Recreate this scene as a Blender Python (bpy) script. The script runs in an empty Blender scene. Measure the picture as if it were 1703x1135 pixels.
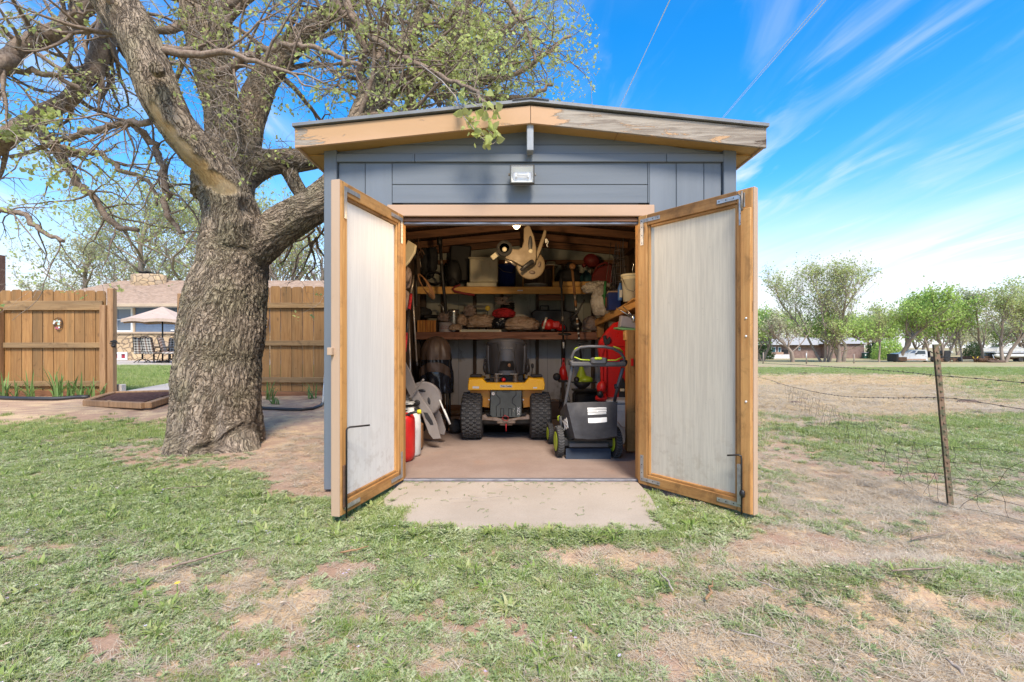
import bpy, math, random
import numpy as np
from mathutils import Vector, Matrix, Euler
R = math.radians
random.seed(7)
SC = bpy.context.scene
COL = SC.collection

# ------------------------------------------------------------------ camera, sky, sun, exposure
cam_d = bpy.data.cameras.new("camera")
cam = bpy.data.objects.new("camera", cam_d)
COL.objects.link(cam)
cam.location = (0, 0, 1.02)
cam.rotation_euler = (R(90), 0, 0)
cam_d.sensor_width = 36
cam_d.lens = 17.0
cam_d.shift_y = 0.005
cam_d.clip_start = 0.05
cam_d.clip_end = 3000
SC.camera = cam
SC.view_settings.view_transform = 'Standard'
SC.view_settings.look = 'None'
SC.view_settings.gamma = 1
SC.view_settings.use_curve_mapping = False
SC.view_settings.exposure = 1.45
SC.cycles.max_bounces = 9
SC.cycles.diffuse_bounces = 7
SC.cycles.transparent_max_bounces = 16
SC.cycles.use_denoising = True

SUN_EL, SUN_AZ = R(50), R(167)        # azimuth from +Y towards +X
world = bpy.data.worlds.new("World")
SC.world = world
world.use_nodes = True
nt = world.node_tree
nt.nodes.clear()
def WN(t, **k):
    n = nt.nodes.new(t)
    for a, b in k.items(): setattr(n, a, b)
    return n
def wl(a, b): nt.links.new(a, b)
out = WN('ShaderNodeOutputWorld'); bg = WN('ShaderNodeBackground')
sky = WN('ShaderNodeTexSky', sky_type='NISHITA', sun_disc=False)
sky.sun_elevation = SUN_EL; sky.sun_rotation = SUN_AZ
sky.air_density = 1.0; sky.dust_density = 0.6; sky.ozone_density = 3.2
hs = WN('ShaderNodeHueSaturation'); hs.inputs['Saturation'].default_value = 1.42; hs.inputs['Value'].default_value = 1.03
wl(sky.outputs[0], hs.inputs['Color'])
tc = WN('ShaderNodeTexCoord')
sep = WN('ShaderNodeSeparateXYZ'); wl(tc.outputs['Generated'], sep.inputs[0])
def wm(op, a, b=None, c=None, clamp=False):
    n = WN('ShaderNodeMath', operation=op, use_clamp=clamp)
    for i, v in enumerate((a, b, c)):
        if v is None: continue
        if isinstance(v, (int, float)): n.inputs[i].default_value = v
        else: wl(v, n.inputs[i])
    return n.outputs[0]
zc = wm('MAXIMUM', sep.outputs[2], 0.02)
zz = wm('ADD', zc, 0.12)
px_ = wm('DIVIDE', sep.outputs[0], zz); py_ = wm('DIVIDE', sep.outputs[1], zz)
cmb = WN('ShaderNodeCombineXYZ'); wl(px_, cmb.inputs[0]); wl(py_, cmb.inputs[1])
def cloud(rot, scale, nscale, lo, hi, det=7, dist=0.6, off=0.0, rough=.55):
    m0 = WN('ShaderNodeMapping'); wl(cmb.outputs[0], m0.inputs[0]); m0.inputs['Rotation'].default_value = (0, 0, rot)
    mp = WN('ShaderNodeMapping'); wl(m0.outputs[0], mp.inputs[0])
    mp.inputs['Scale'].default_value = scale
    mp.inputs['Location'].default_value = (off, off*.7, 0)
    n = WN('ShaderNodeTexNoise'); wl(mp.outputs[0], n.inputs['Vector'])
    n.inputs['Scale'].default_value = nscale; n.inputs['Detail'].default_value = det
    n.inputs['Distortion'].default_value = dist; n.inputs['Roughness'].default_value = rough
    mr = WN('ShaderNodeMapRange', interpolation_type='SMOOTHSTEP'); wl(n.outputs[0], mr.inputs[0])
    mr.inputs[1].default_value = lo; mr.inputs[2].default_value = hi
    return mr.outputs[0]
c1 = cloud(R(-90), (0.2, 1.5, 1), 1.5, .44, .74, off=4.9)         # long streaks
c2 = cloud(R(-97), (0.4, 1.6, 1), 2.6, .50, .72, dist=1.1, off=3.3)  # small wisps
c3 = cloud(0, (1, 1, 1), .5, .36, .60, det=3, off=6.4)             # where clouds gather
c4 = cloud(0, (.6, .9, 1), .8, .42, .66, det=5, off=8.2)            # veil
cl = wm('MULTIPLY', wm('ADD', wm('MULTIPLY', c1, .68), wm('MULTIPLY', c2, .62)), wm('ADD', wm('MULTIPLY', c3, .8), .18))
cl = wm('ADD', cl, wm('MULTIPLY', c4, .10))
hz = WN('ShaderNodeMapRange', interpolation_type='SMOOTHSTEP'); wl(zc, hz.inputs[0])
hz.inputs[1].default_value = .31; hz.inputs[2].default_value = .0; hz.inputs[3].default_value = 0; hz.inputs[4].default_value = .95
cl = wm('ADD', cl, hz.outputs[0], clamp=True)
cl = wm('MINIMUM', cl, .93)
mixc = WN('ShaderNodeMix', data_type='RGBA')
wl(cl, mixc.inputs[0]); wl(hs.outputs[0], mixc.inputs[6]); mixc.inputs[7].default_value = (3.35, 3.45, 3.6, 1)
wl(mixc.outputs[2], bg.inputs[0]); bg.inputs[1].default_value = 0.12
wl(bg.outputs[0], out.inputs[0])

sun_d = bpy.data.lights.new("sun", 'SUN'); sun = bpy.data.objects.new("sun", sun_d); COL.objects.link(sun)
sun_d.energy = 2.1; sun_d.angle = R(16); sun_d.color = (1, .91, .78)
sd = Vector((math.sin(SUN_AZ)*math.cos(SUN_EL), math.cos(SUN_AZ)*math.cos(SUN_EL), math.sin(SUN_EL)))
sun.rotation_euler = sd.to_track_quat('Z', 'Y').to_euler()
sun.location = sd*30

# ------------------------------------------------------------------ measuring helpers
F, CX, HY, CZ = 804.0, 851.5, 576.0, 1.02
def W(px, py, Y): return Vector(((px-CX)/F*Y, Y, CZ-(py-HY)/F*Y))
def WX(px, Y): return (px-CX)/F*Y
def WZ(py, Y): return CZ-(py-HY)/F*Y

# ------------------------------------------------------------------ numpy noise
_rng = np.random.RandomState(3)
_perm = _rng.permutation(512)
_perm = np.concatenate([_perm, _perm, _perm])
_grad = _rng.normal(size=(512, 3)); _grad /= np.linalg.norm(_grad, axis=1)[:, None]
def pnoise(p):
    p = np.asarray(p, float)
    pi = np.floor(p).astype(int); pf = p-pi; pi &= 511
    u = pf*pf*pf*(pf*(pf*6-15)+10)
    def g(dx, dy, dz):
        h = _perm[(_perm[(_perm[(pi[:, 0]+dx) & 511]+pi[:, 1]+dy) & 511]+pi[:, 2]+dz) & 511] & 511
        gr = _grad[h]
        return gr[:, 0]*(pf[:, 0]-dx)+gr[:, 1]*(pf[:, 1]-dy)+gr[:, 2]*(pf[:, 2]-dz)
    x0 = g(0,0,0)*(1-u[:,0])+g(1,0,0)*u[:,0]; x1 = g(0,1,0)*(1-u[:,0])+g(1,1,0)*u[:,0]
    x2 = g(0,0,1)*(1-u[:,0])+g(1,0,1)*u[:,0]; x3 = g(0,1,1)*(1-u[:,0])+g(1,1,1)*u[:,0]
    y0 = x0*(1-u[:,1])+x1*u[:,1]; y1 = x2*(1-u[:,1])+x3*u[:,1]
    return y0*(1-u[:,2])+y1*u[:,2]
def fbm(p, o=4, lac=2.03, g=.5):
    p = np.asarray(p, float); s = 0; a = 1; t = 0
    for i in range(o):
        s = s+a*pnoise(p+i*17.3); t += a; a *= g; p = p*lac
    return s/t*1.6
def smooth(a, b, x):
    t = np.clip((x-a)/(b-a), 0, 1); return t*t*(3-2*t)

# ------------------------------------------------------------------ objects
MATS = {}
def settag(o, label=None, cat=None, group=None, kind=None):
    if label: o['label'] = label
    if cat: o['category'] = cat
    if group: o['group'] = group
    if kind: o['kind'] = kind
    return o
def thing(name, label, cat, loc=(0, 0, 0), rotz=0, group=None, rot=None):
    o = bpy.data.objects.new(name, None); COL.objects.link(o)
    o.empty_display_size = .1
    o.location = loc; o.rotation_euler = rot if rot else (0, 0, rotz)
    MATS[o.name] = Matrix.Translation(Vector(loc)) @ Euler(o.rotation_euler).to_matrix().to_4x4()
    return settag(o, label, cat, group)
def copy_tree(o, parent=None):
    c = o.copy(); COL.objects.link(c)
    if parent: c.parent = parent
    for ch in o.children: copy_tree(ch, c)
    return c
def rotm(rx=0, ry=0, rz=0): return Euler((R(rx), R(ry), R(rz))).to_matrix()
class MB:
    def __init__(s): s.v = []; s.f = []; s.sm = []; s.mi = []
    def add(s, vs, fs, smooth_=False, mi=0):
        n = len(s.v); s.v.extend([tuple(v) for v in vs])
        for f in fs: s.f.append(tuple(i+n for i in f)); s.sm.append(smooth_); s.mi.append(mi)
        return s
    def box(s, c, d, rot=None, b=0, mi=0):
        c = Vector(c); hx, hy, hz_ = d[0]/2, d[1]/2, d[2]/2
        b = min(b, hx*.9, hy*.9, hz_*.9)
        if b <= 0:
            vs = [Vector((x, y, z)) for x in (-hx, hx) for y in (-hy, hy) for z in (-hz_, hz_)]
            fs = [(0,1,3,2),(4,6,7,5),(0,4,5,1),(2,3,7,6),(0,2,6,4),(1,5,7,3)]
        else:
            vs = []; idx = {}
            for x in (-1, 1):
                for y in (-1, 1):
                    for z in (-1, 1):
                        for a in range(3):
                            p = [x*(hx-b), y*(hy-b), z*(hz_-b)]; p[a] = (x, y, z)[a]*(hx, hy, hz_)[a]
                            idx[(x, y, z, a)] = len(vs); vs.append(Vector(p))
            fs = []
            for a in range(3):
                o1, o2 = (a+1) % 3, (a+2) % 3
                for sg in (-1, 1):
                    q = []
                    for (p1, p2) in ((-1,-1),(1,-1),(1,1),(-1,1)):
                        k = [0,0,0]; k[a] = sg; k[o1] = p1; k[o2] = p2; q.append(idx[(*k, a)])
                    fs.append(tuple(q if sg > 0 else q[::-1]))
            for a in range(3):
                o1, o2 = (a+1) % 3, (a+2) % 3
                for s1 in (-1, 1):
                    for s2 in (-1, 1):
                        q = []
                        for sg, ax in ((-1, o1), (1, o1), (1, o2), (-1, o2)):
                            k = [0,0,0]; k[a] = sg; k[o1] = s1; k[o2] = s2; q.append(idx[(*k, ax)])
                        fs.append(tuple(q if s1*s2 < 0 else q[::-1]))
            for x in (-1, 1):
                for y in (-1, 1):
                    for z in (-1, 1):
                        q = [idx[(x, y, z, a)] for a in range(3)]
                        fs.append(tuple(q if x*y*z > 0 else q[::-1]))
        if rot is not None: vs = [rot @ v for v in vs]
        return s.add([v+c for v in vs], fs, False, mi)
    def beam(s, p, q, w, h, b=0, up=(0, 0, 1), mi=0):
        """a box of section w (sideways) x h (along up) from p to q"""
        p, q = Vector(p), Vector(q); d = (q-p); L = d.length; d.normalize()
        up = Vector(up); x = d.cross(up)
        if x.length < 1e-4: x = d.cross(Vector((1, 0, 0)))
        x.normalize(); z = x.cross(d)
        m = Matrix((x, d, z)).transposed()
        return s.box((p+q)/2, (w, L, h), m, b, mi)
    def tube(s, pts, r, n=8, cap=True, mi=0, smooth_=True):
        pts = [Vector(p) for p in pts]
        if not hasattr(r, '__len__'): r = [r]*len(pts)
        vs = []; fs = []
        t = (pts[1]-pts[0]).normalized()
        a = t.cross(Vector((0, 0, 1)))
        if a.length < .05: a = t.cross(Vector((1, 0, 0)))
        a.normalize()
        for i, p in enumerate(pts):
            if i == 0: t = pts[1]-pts[0]
            elif i == len(pts)-1: t = pts[-1]-pts[-2]
            else: t = (pts[i+1]-pts[i]).normalized()+(pts[i]-pts[i-1]).normalized()
            if t.length < 1e-9: t = pts[i]-pts[i-1]
            t.normalize()
            a = (a-t*a.dot(t))
            if a.length < 1e-5: a = t.cross(Vector((.3, .5, .8)))
            a.normalize(); b = t.cross(a)
            for k in range(n):
                th = 2*math.pi*k/n
                vs.append(p+(a*math.cos(th)+b*math.sin(th))*r[i])
        for i in range(len(pts)-1):
            for k in range(n):
                k2 = (k+1) % n
                fs.append((i*n+k, i*n+k2, (i+1)*n+k2, (i+1)*n+k))
        s.add(vs, fs, smooth_, mi)
        if cap:
            m = len(s.v)-len(vs)
            s.f.append(tuple(m+k for k in range(n))[::-1]); s.sm.append(False); s.mi.append(mi)
            s.f.append(tuple(m+(len(pts)-1)*n+k for k in range(n))); s.sm.append(False); s.mi.append(mi)
        return s
    def lathe(s, prof, c=(0, 0, 0), n=20, axis=(0, 0, 1), smooth_=True, sx=1, sy=1, mi=0):
        """prof: (radius, height) pairs, revolved round axis through c"""
        ax = Vector(axis).normalized(); m = ax.to_track_quat('Z', 'Y').to_matrix(); c = Vector(c)
        vs = []; fs = []
        for (r, h) in prof:
            for k in range(n):
                th = 2*math.pi*k/n
                vs.append(c+m @ Vector((r*sx*math.cos(th), r*sy*math.sin(th), h)))
        for i in range(len(prof)-1):
            for k in range(n):
                k2 = (k+1) % n
                fs.append((i*n+k, i*n+k2, (i+1)*n+k2, (i+1)*n+k))
        s.add(vs, fs, smooth_, mi)
        m0 = len(s.v)-len(vs)
        if prof[0][0] > 1e-4: s.f.append(tuple(m0+k for k in range(n))[::-1]); s.sm.append(False); s.mi.append(mi)
        if prof[-1][0] > 1e-4: s.f.append(tuple(m0+(len(prof)-1)*n+k for k in range(n))); s.sm.append(False); s.mi.append(mi)
        return s
    def prism(s, poly, o, ux, uy, depth, b=0, mi=0):
        """2-D outline (counter-clockwise in ux,uy) extruded by depth along -(ux x uy) i.e. away from the side it faces"""
        o = Vector(o); ux = Vector(ux); uy = Vector(uy); nz = ux.cross(uy).normalized(); n = len(poly)
        fr = [o+ux*x+uy*y for x, y in poly]
        vs = fr+[p-nz*depth for p in fr]
        fs = [tuple(range(n)), tuple(range(2*n-1, n-1, -1))]
        if b > 0:
            cxx = sum(x for x, y in poly)/n; cyy = sum(y for x, y in poly)/n
            ins = []
            for i in range(n):
                x0, y0 = poly[i-1]; x1, y1 = poly[i]; x2, y2 = poly[(i+1) % n]
                a = Vector((x1-x0, y1-y0)).normalized(); c = Vector((x2-x1, y2-y1)).normalized()
                nn = Vector((-(a.y+c.y), a.x+c.x))
                if nn.length < 1e-6: nn = Vector((-a.y, a.x))
                nn.normalize(); ins.append((x1+nn.x*b, y1+nn.y*b))
            vs = [o+ux*x+uy*y for x, y in ins]+[p-nz*b for p in fr]+[p-nz*depth for p in fr]
            fs = [tuple(range(n)), tuple(range(3*n-1, 2*n-1, -1))]
            for L in (0, 1):
                for i in range(n):
                    j = (i+1) % n; fs.append((L*n+i, (L+1)*n+i, (L+1)*n+j, L*n+j))
            return s.add(vs, fs, False, mi)
        for i in range(n):
            j = (i+1) % n; fs.append((i, n+i, n+j, j))
        return s.add(vs, fs, False, mi)
    def grid(s, fn, nu, nv, mi=0, smooth_=True, cu=False):
        vs = [fn(i/nu, j/nv) for i in range(nu+1) for j in range(nv+1)]
        fs = [(i*(nv+1)+j, (i+1)*(nv+1)+j, (i+1)*(nv+1)+j+1, i*(nv+1)+j+1) for i in range(nu) for j in range(nv)]
        return s.add(vs, fs, smooth_, mi)
    def blob(s, c, d, seed=0, amp=.25, fr=2.5, n=18, m=12, rot=None, mi=0, flat=.0, oct=4, fold=False):
        """a crumpled bag or lump: ellipsoid of diameters d with noise folds; flat cuts its underside"""
        th = np.linspace(0, 2*math.pi, n, endpoint=False); ph = np.linspace(0, math.pi, m+1)
        P = np.array([[math.sin(q)*math.cos(t), math.sin(q)*math.sin(t), math.cos(q)] for q in ph for t in th])
        nn = fbm(P*fr+seed*7.7, oct)
        if fold: nn = -np.abs(nn)*1.6+.4
        Q = P*(1+amp*nn)[:, None]
        if flat: Q[:, 2] = np.maximum(Q[:, 2], -1+flat)
        Q = Q*np.array(d)/2
        vs = [Vector(q) for q in Q]
        if rot is not None: vs = [rot @ v for v in vs]
        vs = [v+Vector(c) for v in vs]
        fs = [(i*n+k, (i+1)*n+k, (i+1)*n+(k+1) % n, i*n+(k+1) % n) for i in range(m) for k in range(n)]
        return s.add(vs, fs, True, mi)
    def build(s, name, mat, parent=None, world=False, label=None, loc=None):
        if isinstance(mat, (list, tuple)): mats = mat
        else: mats = [mat]
        inv = None
        if world and parent is not None and parent.name in MATS: inv = MATS[parent.name].inverted()
        vs = [tuple(inv @ Vector(v)) for v in s.v] if inv else s.v
        me = bpy.data.meshes.new(name)
        me.from_pydata(vs, [], s.f)
        me.polygons.foreach_set('use_smooth', s.sm)
        if any(s.mi): me.polygons.foreach_set('material_index', s.mi)
        for m in mats: me.materials.append(m)
        me.update()
        o = bpy.data.objects.new(name, me); COL.objects.link(o)
        if parent is not None:
            o.parent = parent
            MATS[o.name] = MATS.get(parent.name, Matrix())
        if loc is not None: o.location = loc
        if label: o['label'] = label
        return o
def inst(src, name, parent, loc, rot=(0, 0, 0), scale=(1, 1, 1)):
    c = src.copy(); c.name = name; COL.objects.link(c); c.parent = parent
    c.location = loc; c.rotation_euler = rot; c.scale = scale
    return c
def npmesh(name, verts, faces_quads, mat, smooth_=True, parent=None, tris=None):
    me = bpy.data.meshes.new(name)
    nv = len(verts); me.vertices.add(nv); me.vertices.foreach_set('co', np.asarray(verts, np.float32).ravel())
    fq = np.asarray(faces_quads, np.int32); nf = len(fq); k = fq.shape[1]
    me.loops.add(nf*k); me.loops.foreach_set('vertex_index', fq.ravel())
    me.polygons.add(nf); me.polygons.foreach_set('loop_start', np.arange(0, nf*k, k, dtype=np.int32))
    me.polygons.foreach_set('loop_total', np.full(nf, k, np.int32))
    me.polygons.foreach_set('use_smooth', np.full(nf, smooth_))
    for m in (mat if isinstance(mat, (list, tuple)) else [mat]): me.materials.append(m)
    me.update(calc_edges=True); me.validate()
    o = bpy.data.objects.new(name, me); COL.objects.link(o)
    if parent is not None: o.parent = parent
    return o
def text(name, body, size, mat, parent, loc, rot, ext=.0005, bold=0, world=True, align='CENTER'):
    cu = bpy.data.curves.new(name, 'FONT'); cu.body = body; cu.size = size; cu.extrude = ext
    cu.align_x = align; cu.align_y = 'CENTER'; cu.offset = bold
    cu.materials.append(mat)
    o = bpy.data.objects.new(name, cu); COL.objects.link(o); o.parent = parent
    m = Matrix.Translation(Vector(loc)) @ Euler(rot).to_matrix().to_4x4()
    if world and parent.name in MATS: m = MATS[parent.name].inverted() @ m
    o.matrix_local = m
    dg_ = bpy.context.evaluated_depsgraph_get(); me_ = bpy.data.meshes.new_from_object(o.evaluated_get(dg_))
    if not me_.materials: me_.materials.append(mat)
    n_ = bpy.data.objects.new(name+'_print', me_); COL.objects.link(n_); n_.parent = parent; n_.matrix_local = m
    bpy.data.objects.remove(o); n_.name = name
    return n_

# ------------------------------------------------------------------ materials
class NT:
    def __init__(s, name):
        s.m = bpy.data.materials.new(name); s.m.use_nodes = True; s.t = s.m.node_tree; s.t.nodes.clear()
        s.out = s.n('ShaderNodeOutputMaterial'); s.p = s.n('ShaderNodeBsdfPrincipled')
        s.l(s.p.outputs[0], s.out.inputs[0])
    def n(s, t, **k):
        x = s.t.nodes.new(t)
        for a, b in k.items(): setattr(x, a, b)
        return x
    def l(s, a, b): s.t.links.new(a, b)
    def setv(s, inp, v):
        if isinstance(v, (int, float)): inp.default_value = v
        elif isinstance(v, (tuple, list)):
            inp.default_value = (*v, 1) if len(v) == 3 and len(inp.default_value) == 4 else v
        else: s.l(v, inp)
    def math(s, op, a, b=None, clamp=False):
        x = s.n('ShaderNodeMath', operation=op, use_clamp=clamp); s.setv(x.inputs[0], a)
        if b is not None: s.setv(x.inputs[1], b)
        return x.outputs[0]
    def mix(s, f, a, b, bt='MIX'):
        x = s.n('ShaderNodeMix', data_type='RGBA', blend_type=bt); s.setv(x.inputs[0], f); s.setv(x.inputs[6], a); s.setv(x.inputs[7], b)
        return x.outputs[2]
    def rng(s, v, a, b, c=0, d=1, sm=True):
        x = s.n('ShaderNodeMapRange'); x.interpolation_type = 'SMOOTHSTEP' if sm else 'LINEAR'
        s.setv(x.inputs[0], v); x.inputs[1].default_value = a; x.inputs[2].default_value = b; x.inputs[3].default_value = c; x.inputs[4].default_value = d
        return x.outputs[0]
    def coord(s, kind='Object', scale=(1, 1, 1), rand=True, rot=(0, 0, 0)):
        c = s.n('ShaderNodeTexCoord').outputs[kind] if kind != 'World' else s.n('ShaderNodeNewGeometry').outputs['Position']
        if rand:
            oi = s.n('ShaderNodeObjectInfo'); v = s.n('ShaderNodeVectorMath', operation='SCALE'); v.inputs[0].default_value = (13.1, 7.7, 19.3)
            s.l(oi.outputs['Random'], v.inputs['Scale']); a = s.n('ShaderNodeVectorMath', operation='ADD'); s.l(c, a.inputs[0]); s.l(v.outputs[0], a.inputs[1]); c = a.outputs[0]
        m = s.n('ShaderNodeMapping'); m.inputs['Scale'].default_value = scale; m.inputs['Rotation'].default_value = rot; s.l(c, m.inputs[0])
        return m.outputs[0]
    def noise(s, vec, sc, det=5, rough=.55, dist=0, out=0):
        x = s.n('ShaderNodeTexNoise'); s.l(vec, x.inputs['Vector']); x.inputs['Scale'].default_value = sc
        x.inputs['Detail'].default_value = det; x.inputs['Roughness'].default_value = rough; x.inputs['Distortion'].default_value = dist
        return x.outputs[out]
    def objrand(s): return s.n('ShaderNodeObjectInfo').outputs['Random']
    def bump(s, h, strength=.5, dist=.01, prev=None):
        b = s.n('ShaderNodeBump'); s.setv(b.inputs['Height'], h); b.inputs['Strength'].default_value = strength; b.inputs['Distance'].default_value = dist
        if prev is not None: s.l(prev, b.inputs['Normal'])
        s.l(b.outputs[0], s.p.inputs['Normal']); return b.outputs[0]
    def done(s, base, rough=.6, metal=0, spec=None, **k):
        s.setv(s.p.inputs['Base Color'], base); s.setv(s.p.inputs['Roughness'], rough); s.setv(s.p.inputs['Metallic'], metal)
        if spec is not None: s.p.inputs['Specular IOR Level'].default_value = spec
        for a, b in k.items(): s.setv(s.p.inputs[a.replace('_', ' ')], b)
        return s.m
def M(name, c1, c2=None, rough=.6, metal=0, ns=6, bump=.15, bs=60, stretch=(1, 1, 1), rnd=.12, spec=None, dirt=0, dirtc=(.16, .1, .06), bd=.004, lo=.35, hi=.65, rv=.12):
    """general worn surface: two tones mixed by noise, per-object variation, dust, fine relief"""
    t = NT(name); co = t.coord(scale=stretch)
    if c2 is None: c2 = tuple(x*.75 for x in c1)
    n1 = t.noise(co, ns, 6, .6, .3)
    base = t.mix(t.rng(n1, lo, hi), c1, c2)
    if rnd:
        h = t.n('ShaderNodeHueSaturation'); t.l(base, h.inputs['Color'])
        t.setv(h.inputs['Value'], t.rng(t.objrand(), 0, 1, 1-rnd, 1+rnd, False)); base = h.outputs[0]
    if dirt:
        nd = t.noise(t.coord(), 3.2, 7, .65)
        base = t.mix(t.rng(nd, .62-dirt*.35, .8-dirt*.2, 0, .85), base, dirtc)
    n2 = t.noise(co, bs, 4, .6)
    if bump: t.bump(n2, bump, bd)
    rr = t.rng(n1, .3, .7, max(0.03, rough-rv), min(1, rough+rv))
    return t.done(base, rr, metal, spec)
def wood(name, c1, c2, axis=2, rnd=.18, rough=.65, knot=.5, c3=None, gs=28, grime=.0, bump=.35):
    """sawn board: grain drawn out along one axis, knots, per-board tone"""
    t = NT(name); st = [1, 1, 1]; st[axis] = .06
    co = t.coord(scale=tuple(st))
    w = t.noise(co, gs, 6, .65, 1.2)
    big = t.noise(co, 5, 3, .5, .5)
    base = t.mix(t.rng(w, .35, .68), c1, c2)
    base = t.mix(t.rng(big, .4, .7, 0, .55), base, c3 or tuple(x*.6 for x in c2))
    if knot:
        st2 = [1, 1, 1]; st2[axis] = .45
        v = t.n('ShaderNodeTexVoronoi'); t.l(t.coord(scale=tuple(st2)), v.inputs['Vector']); v.inputs['Scale'].default_value = 5
        base = t.mix(t.rng(v.outputs['Distance'], .03, .13, knot, 0), base, tuple(x*.25 for x in c2))
    if grime:
        g = t.noise(t.coord(), 4.5, 8, .7, .6)
        base = t.mix(t.rng(g, .62-grime*.3, .74, 0, .8), base, tuple(x*.3 for x in c2))
    h = t.n('ShaderNodeHueSaturation'); t.l(base, h.inputs['Color']); t.setv(h.inputs['Value'], t.rng(t.objrand(), 0, 1, 1-rnd, 1+rnd, False))
    t.bump(w, bump, .003)
    return t.done(h.outputs[0], t.rng(w, .3, .7, rough-.1, rough+.12))

m = {}
m['siding'] = M('blue grey siding paint', (.150, .172, .198), (.125, .146, .170), .62, ns=3, bump=.5, bs=45, stretch=(1, 1, .06), rnd=.05, bd=.002, dirt=.12, dirtc=(.17, .16, .15))
m['siding_x'] = M('blue grey lap paint', (.150, .172, .198), (.125, .146, .170), .62, ns=3, bump=.5, bs=45, stretch=(.06, 1, 1), rnd=.05, bd=.002, dirt=.1, dirtc=(.17, .16, .15))
m['trimtan'] = M('tan trim paint', (.47, .305, .195), (.42, .27, .17), .6, ns=4, bump=.2, bs=30, stretch=(.2, 1, 1), rnd=.04, dirt=.1, dirtc=(.35, .2, .12))
m['edgetan'] = M('tan door edge paint', (.49, .345, .23), (.44, .30, .195), .6, ns=4, bump=.2, bs=30, stretch=(1, 1, .1), rnd=.04, dirt=.12, dirtc=(.33, .2, .12))
m['soffit'] = M('ochre soffit paint', (.40, .235, .075), (.36, .21, .065), .65, ns=3, bump=.15, rnd=.03, dirt=.1)
def fascia_mat():
    t = NT('peeling fascia paint'); co = t.coord('Object', (.35, 1, 1.4), False)
    x = t.n('ShaderNodeSeparateXYZ'); t.l(t.n('ShaderNodeTexCoord').outputs['Object'], x.inputs[0])
    n = t.noise(co, 5, 10, .74, 1.0)
    # bare wood on the weathered side of the gable only
    side = t.rng(x.outputs[0], -.05, .35, .0, .19)
    end = t.rng(x.outputs[0], 1.2, 1.75, 0, .16)
    endl = t.rng(x.outputs[0], -1.2, -1.6, 0, .14)
    thr = t.math('ADD', t.math('ADD', side, end), endl)
    pm = t.rng(t.math('ADD', n, thr), .635, .66)
    paint = t.mix(t.rng(t.noise(co, 2, 4), .4, .6), (.50, .305, .17), (.45, .27, .135))
    wd = t.noise(t.coord('Object', (.07, 1, 1), False), 34, 7, .7, 1)
    bare = t.mix(t.rng(wd, .35, .65), (.36, .31, .25), (.19, .15, .115))
    rot = t.rng(t.math('ADD', t.noise(co, 9, 8, .7), end), .66, .74)
    bare = t.mix(rot, bare, (.06, .035, .02))
    base = t.mix(pm, paint, bare)
    t.bump(t.math('ADD', t.math('MULTIPLY', pm, -.8), t.math('MULTIPLY', t.math('MULTIPLY', wd, pm), .8)), .8, .006)
    return t.done(base, .75)
m['fascia'] = fascia_mat()
m['shingle'] = M('grey asphalt shingle', (.10, .10, .105), (.055, .055, .06), .9, ns=30, bump=.6, bs=220, rnd=.2)
m['drip'] = M('grey drip edge', (.20, .205, .21), (.15, .155, .16), .5, rnd=.02)
m['white_wood'] = M('weathered grey paint', (.34, .36, .38), (.16, .17, .18), .7, ns=9, bump=.4, stretch=(1, 1, .3))
m['pine_x'] = wood('honey pine rail', (.48, .25, .08), (.33, .15, .04), 0, grime=.62, knot=.8)
m['pine_y'] = wood('honey pine board deep', (.58, .30, .08), (.42, .19, .04), 1)
m['pine_z'] = wood('honey pine stile', (.51, .275, .09), (.38, .175, .048), 2, grime=.42, knot=.8)
m['pine_in'] = wood('shelf pine', (.74, .43, .13), (.60, .30, .07), 0)
m['pine_iny'] = wood('side shelf pine', (.66, .37, .13), (.50, .25, .07), 1)
m['redwood'] = wood('reddish rough shelf', (.38, .17, .10), (.22, .09, .052), 0, grime=.2)
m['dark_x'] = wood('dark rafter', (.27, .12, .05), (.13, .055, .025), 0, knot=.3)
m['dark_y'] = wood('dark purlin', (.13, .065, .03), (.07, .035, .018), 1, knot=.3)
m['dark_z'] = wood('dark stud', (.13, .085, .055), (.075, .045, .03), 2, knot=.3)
m['fence'] = wood('brown stained fence board', (.36, .185, .06), (.26, .125, .038), 2, rnd=.16, c3=(.13, .085, .035), grime=.1)
m['fence_x'] = wood('brown stained fence rail', (.36, .22, .095), (.24, .135, .052), 0, rnd=.1, c3=(.10, .075, .045), grime=.25)
m['post'] = wood('brown fence post', (.40, .23, .11), (.27, .145, .065), 2, rnd=.1)
m['galv'] = M('galvanised plate', (.48, .49, .49), (.33, .33, .33), .42, metal=.7, ns=20, bump=.1, dirt=.25, dirtc=(.15, .09, .05))
m['blackmetal'] = M('black metal', (.018, .018, .018), (.035, .03, .028), .45, metal=.3, ns=14, dirt=.1)
m['rusty'] = M('rusty steel', (.16, .08, .04), (.07, .045, .03), .75, metal=.2, ns=18, bump=.4, dirt=.2, dirtc=(.23, .12, .06))
m['wire'] = M('dark weathered wire', (.11, .095, .085), (.06, .045, .035), .6, metal=.5)
m['wallin'] = M('grey wall board', (.66, .66, .67), (.58, .58, .59), .7, ns=4, bump=.3, bs=40, stretch=(1, 1, .08), rnd=.03, dirt=.25, dirtc=(.2, .17, .14))
m['wallin_g'] = M('pale green grey wall board', (.44, .45, .40), (.36, .37, .32), .7, ns=4, bump=.3, stretch=(1, 1, .08), rnd=.03, dirt=.15, dirtc=(.16, .13, .1))
m['flashing'] = M('galvanised track', (.30, .30, .33), (.15, .14, .15), .5, metal=.5, ns=60, bump=.2, stretch=(.15, 1, 1))
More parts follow.
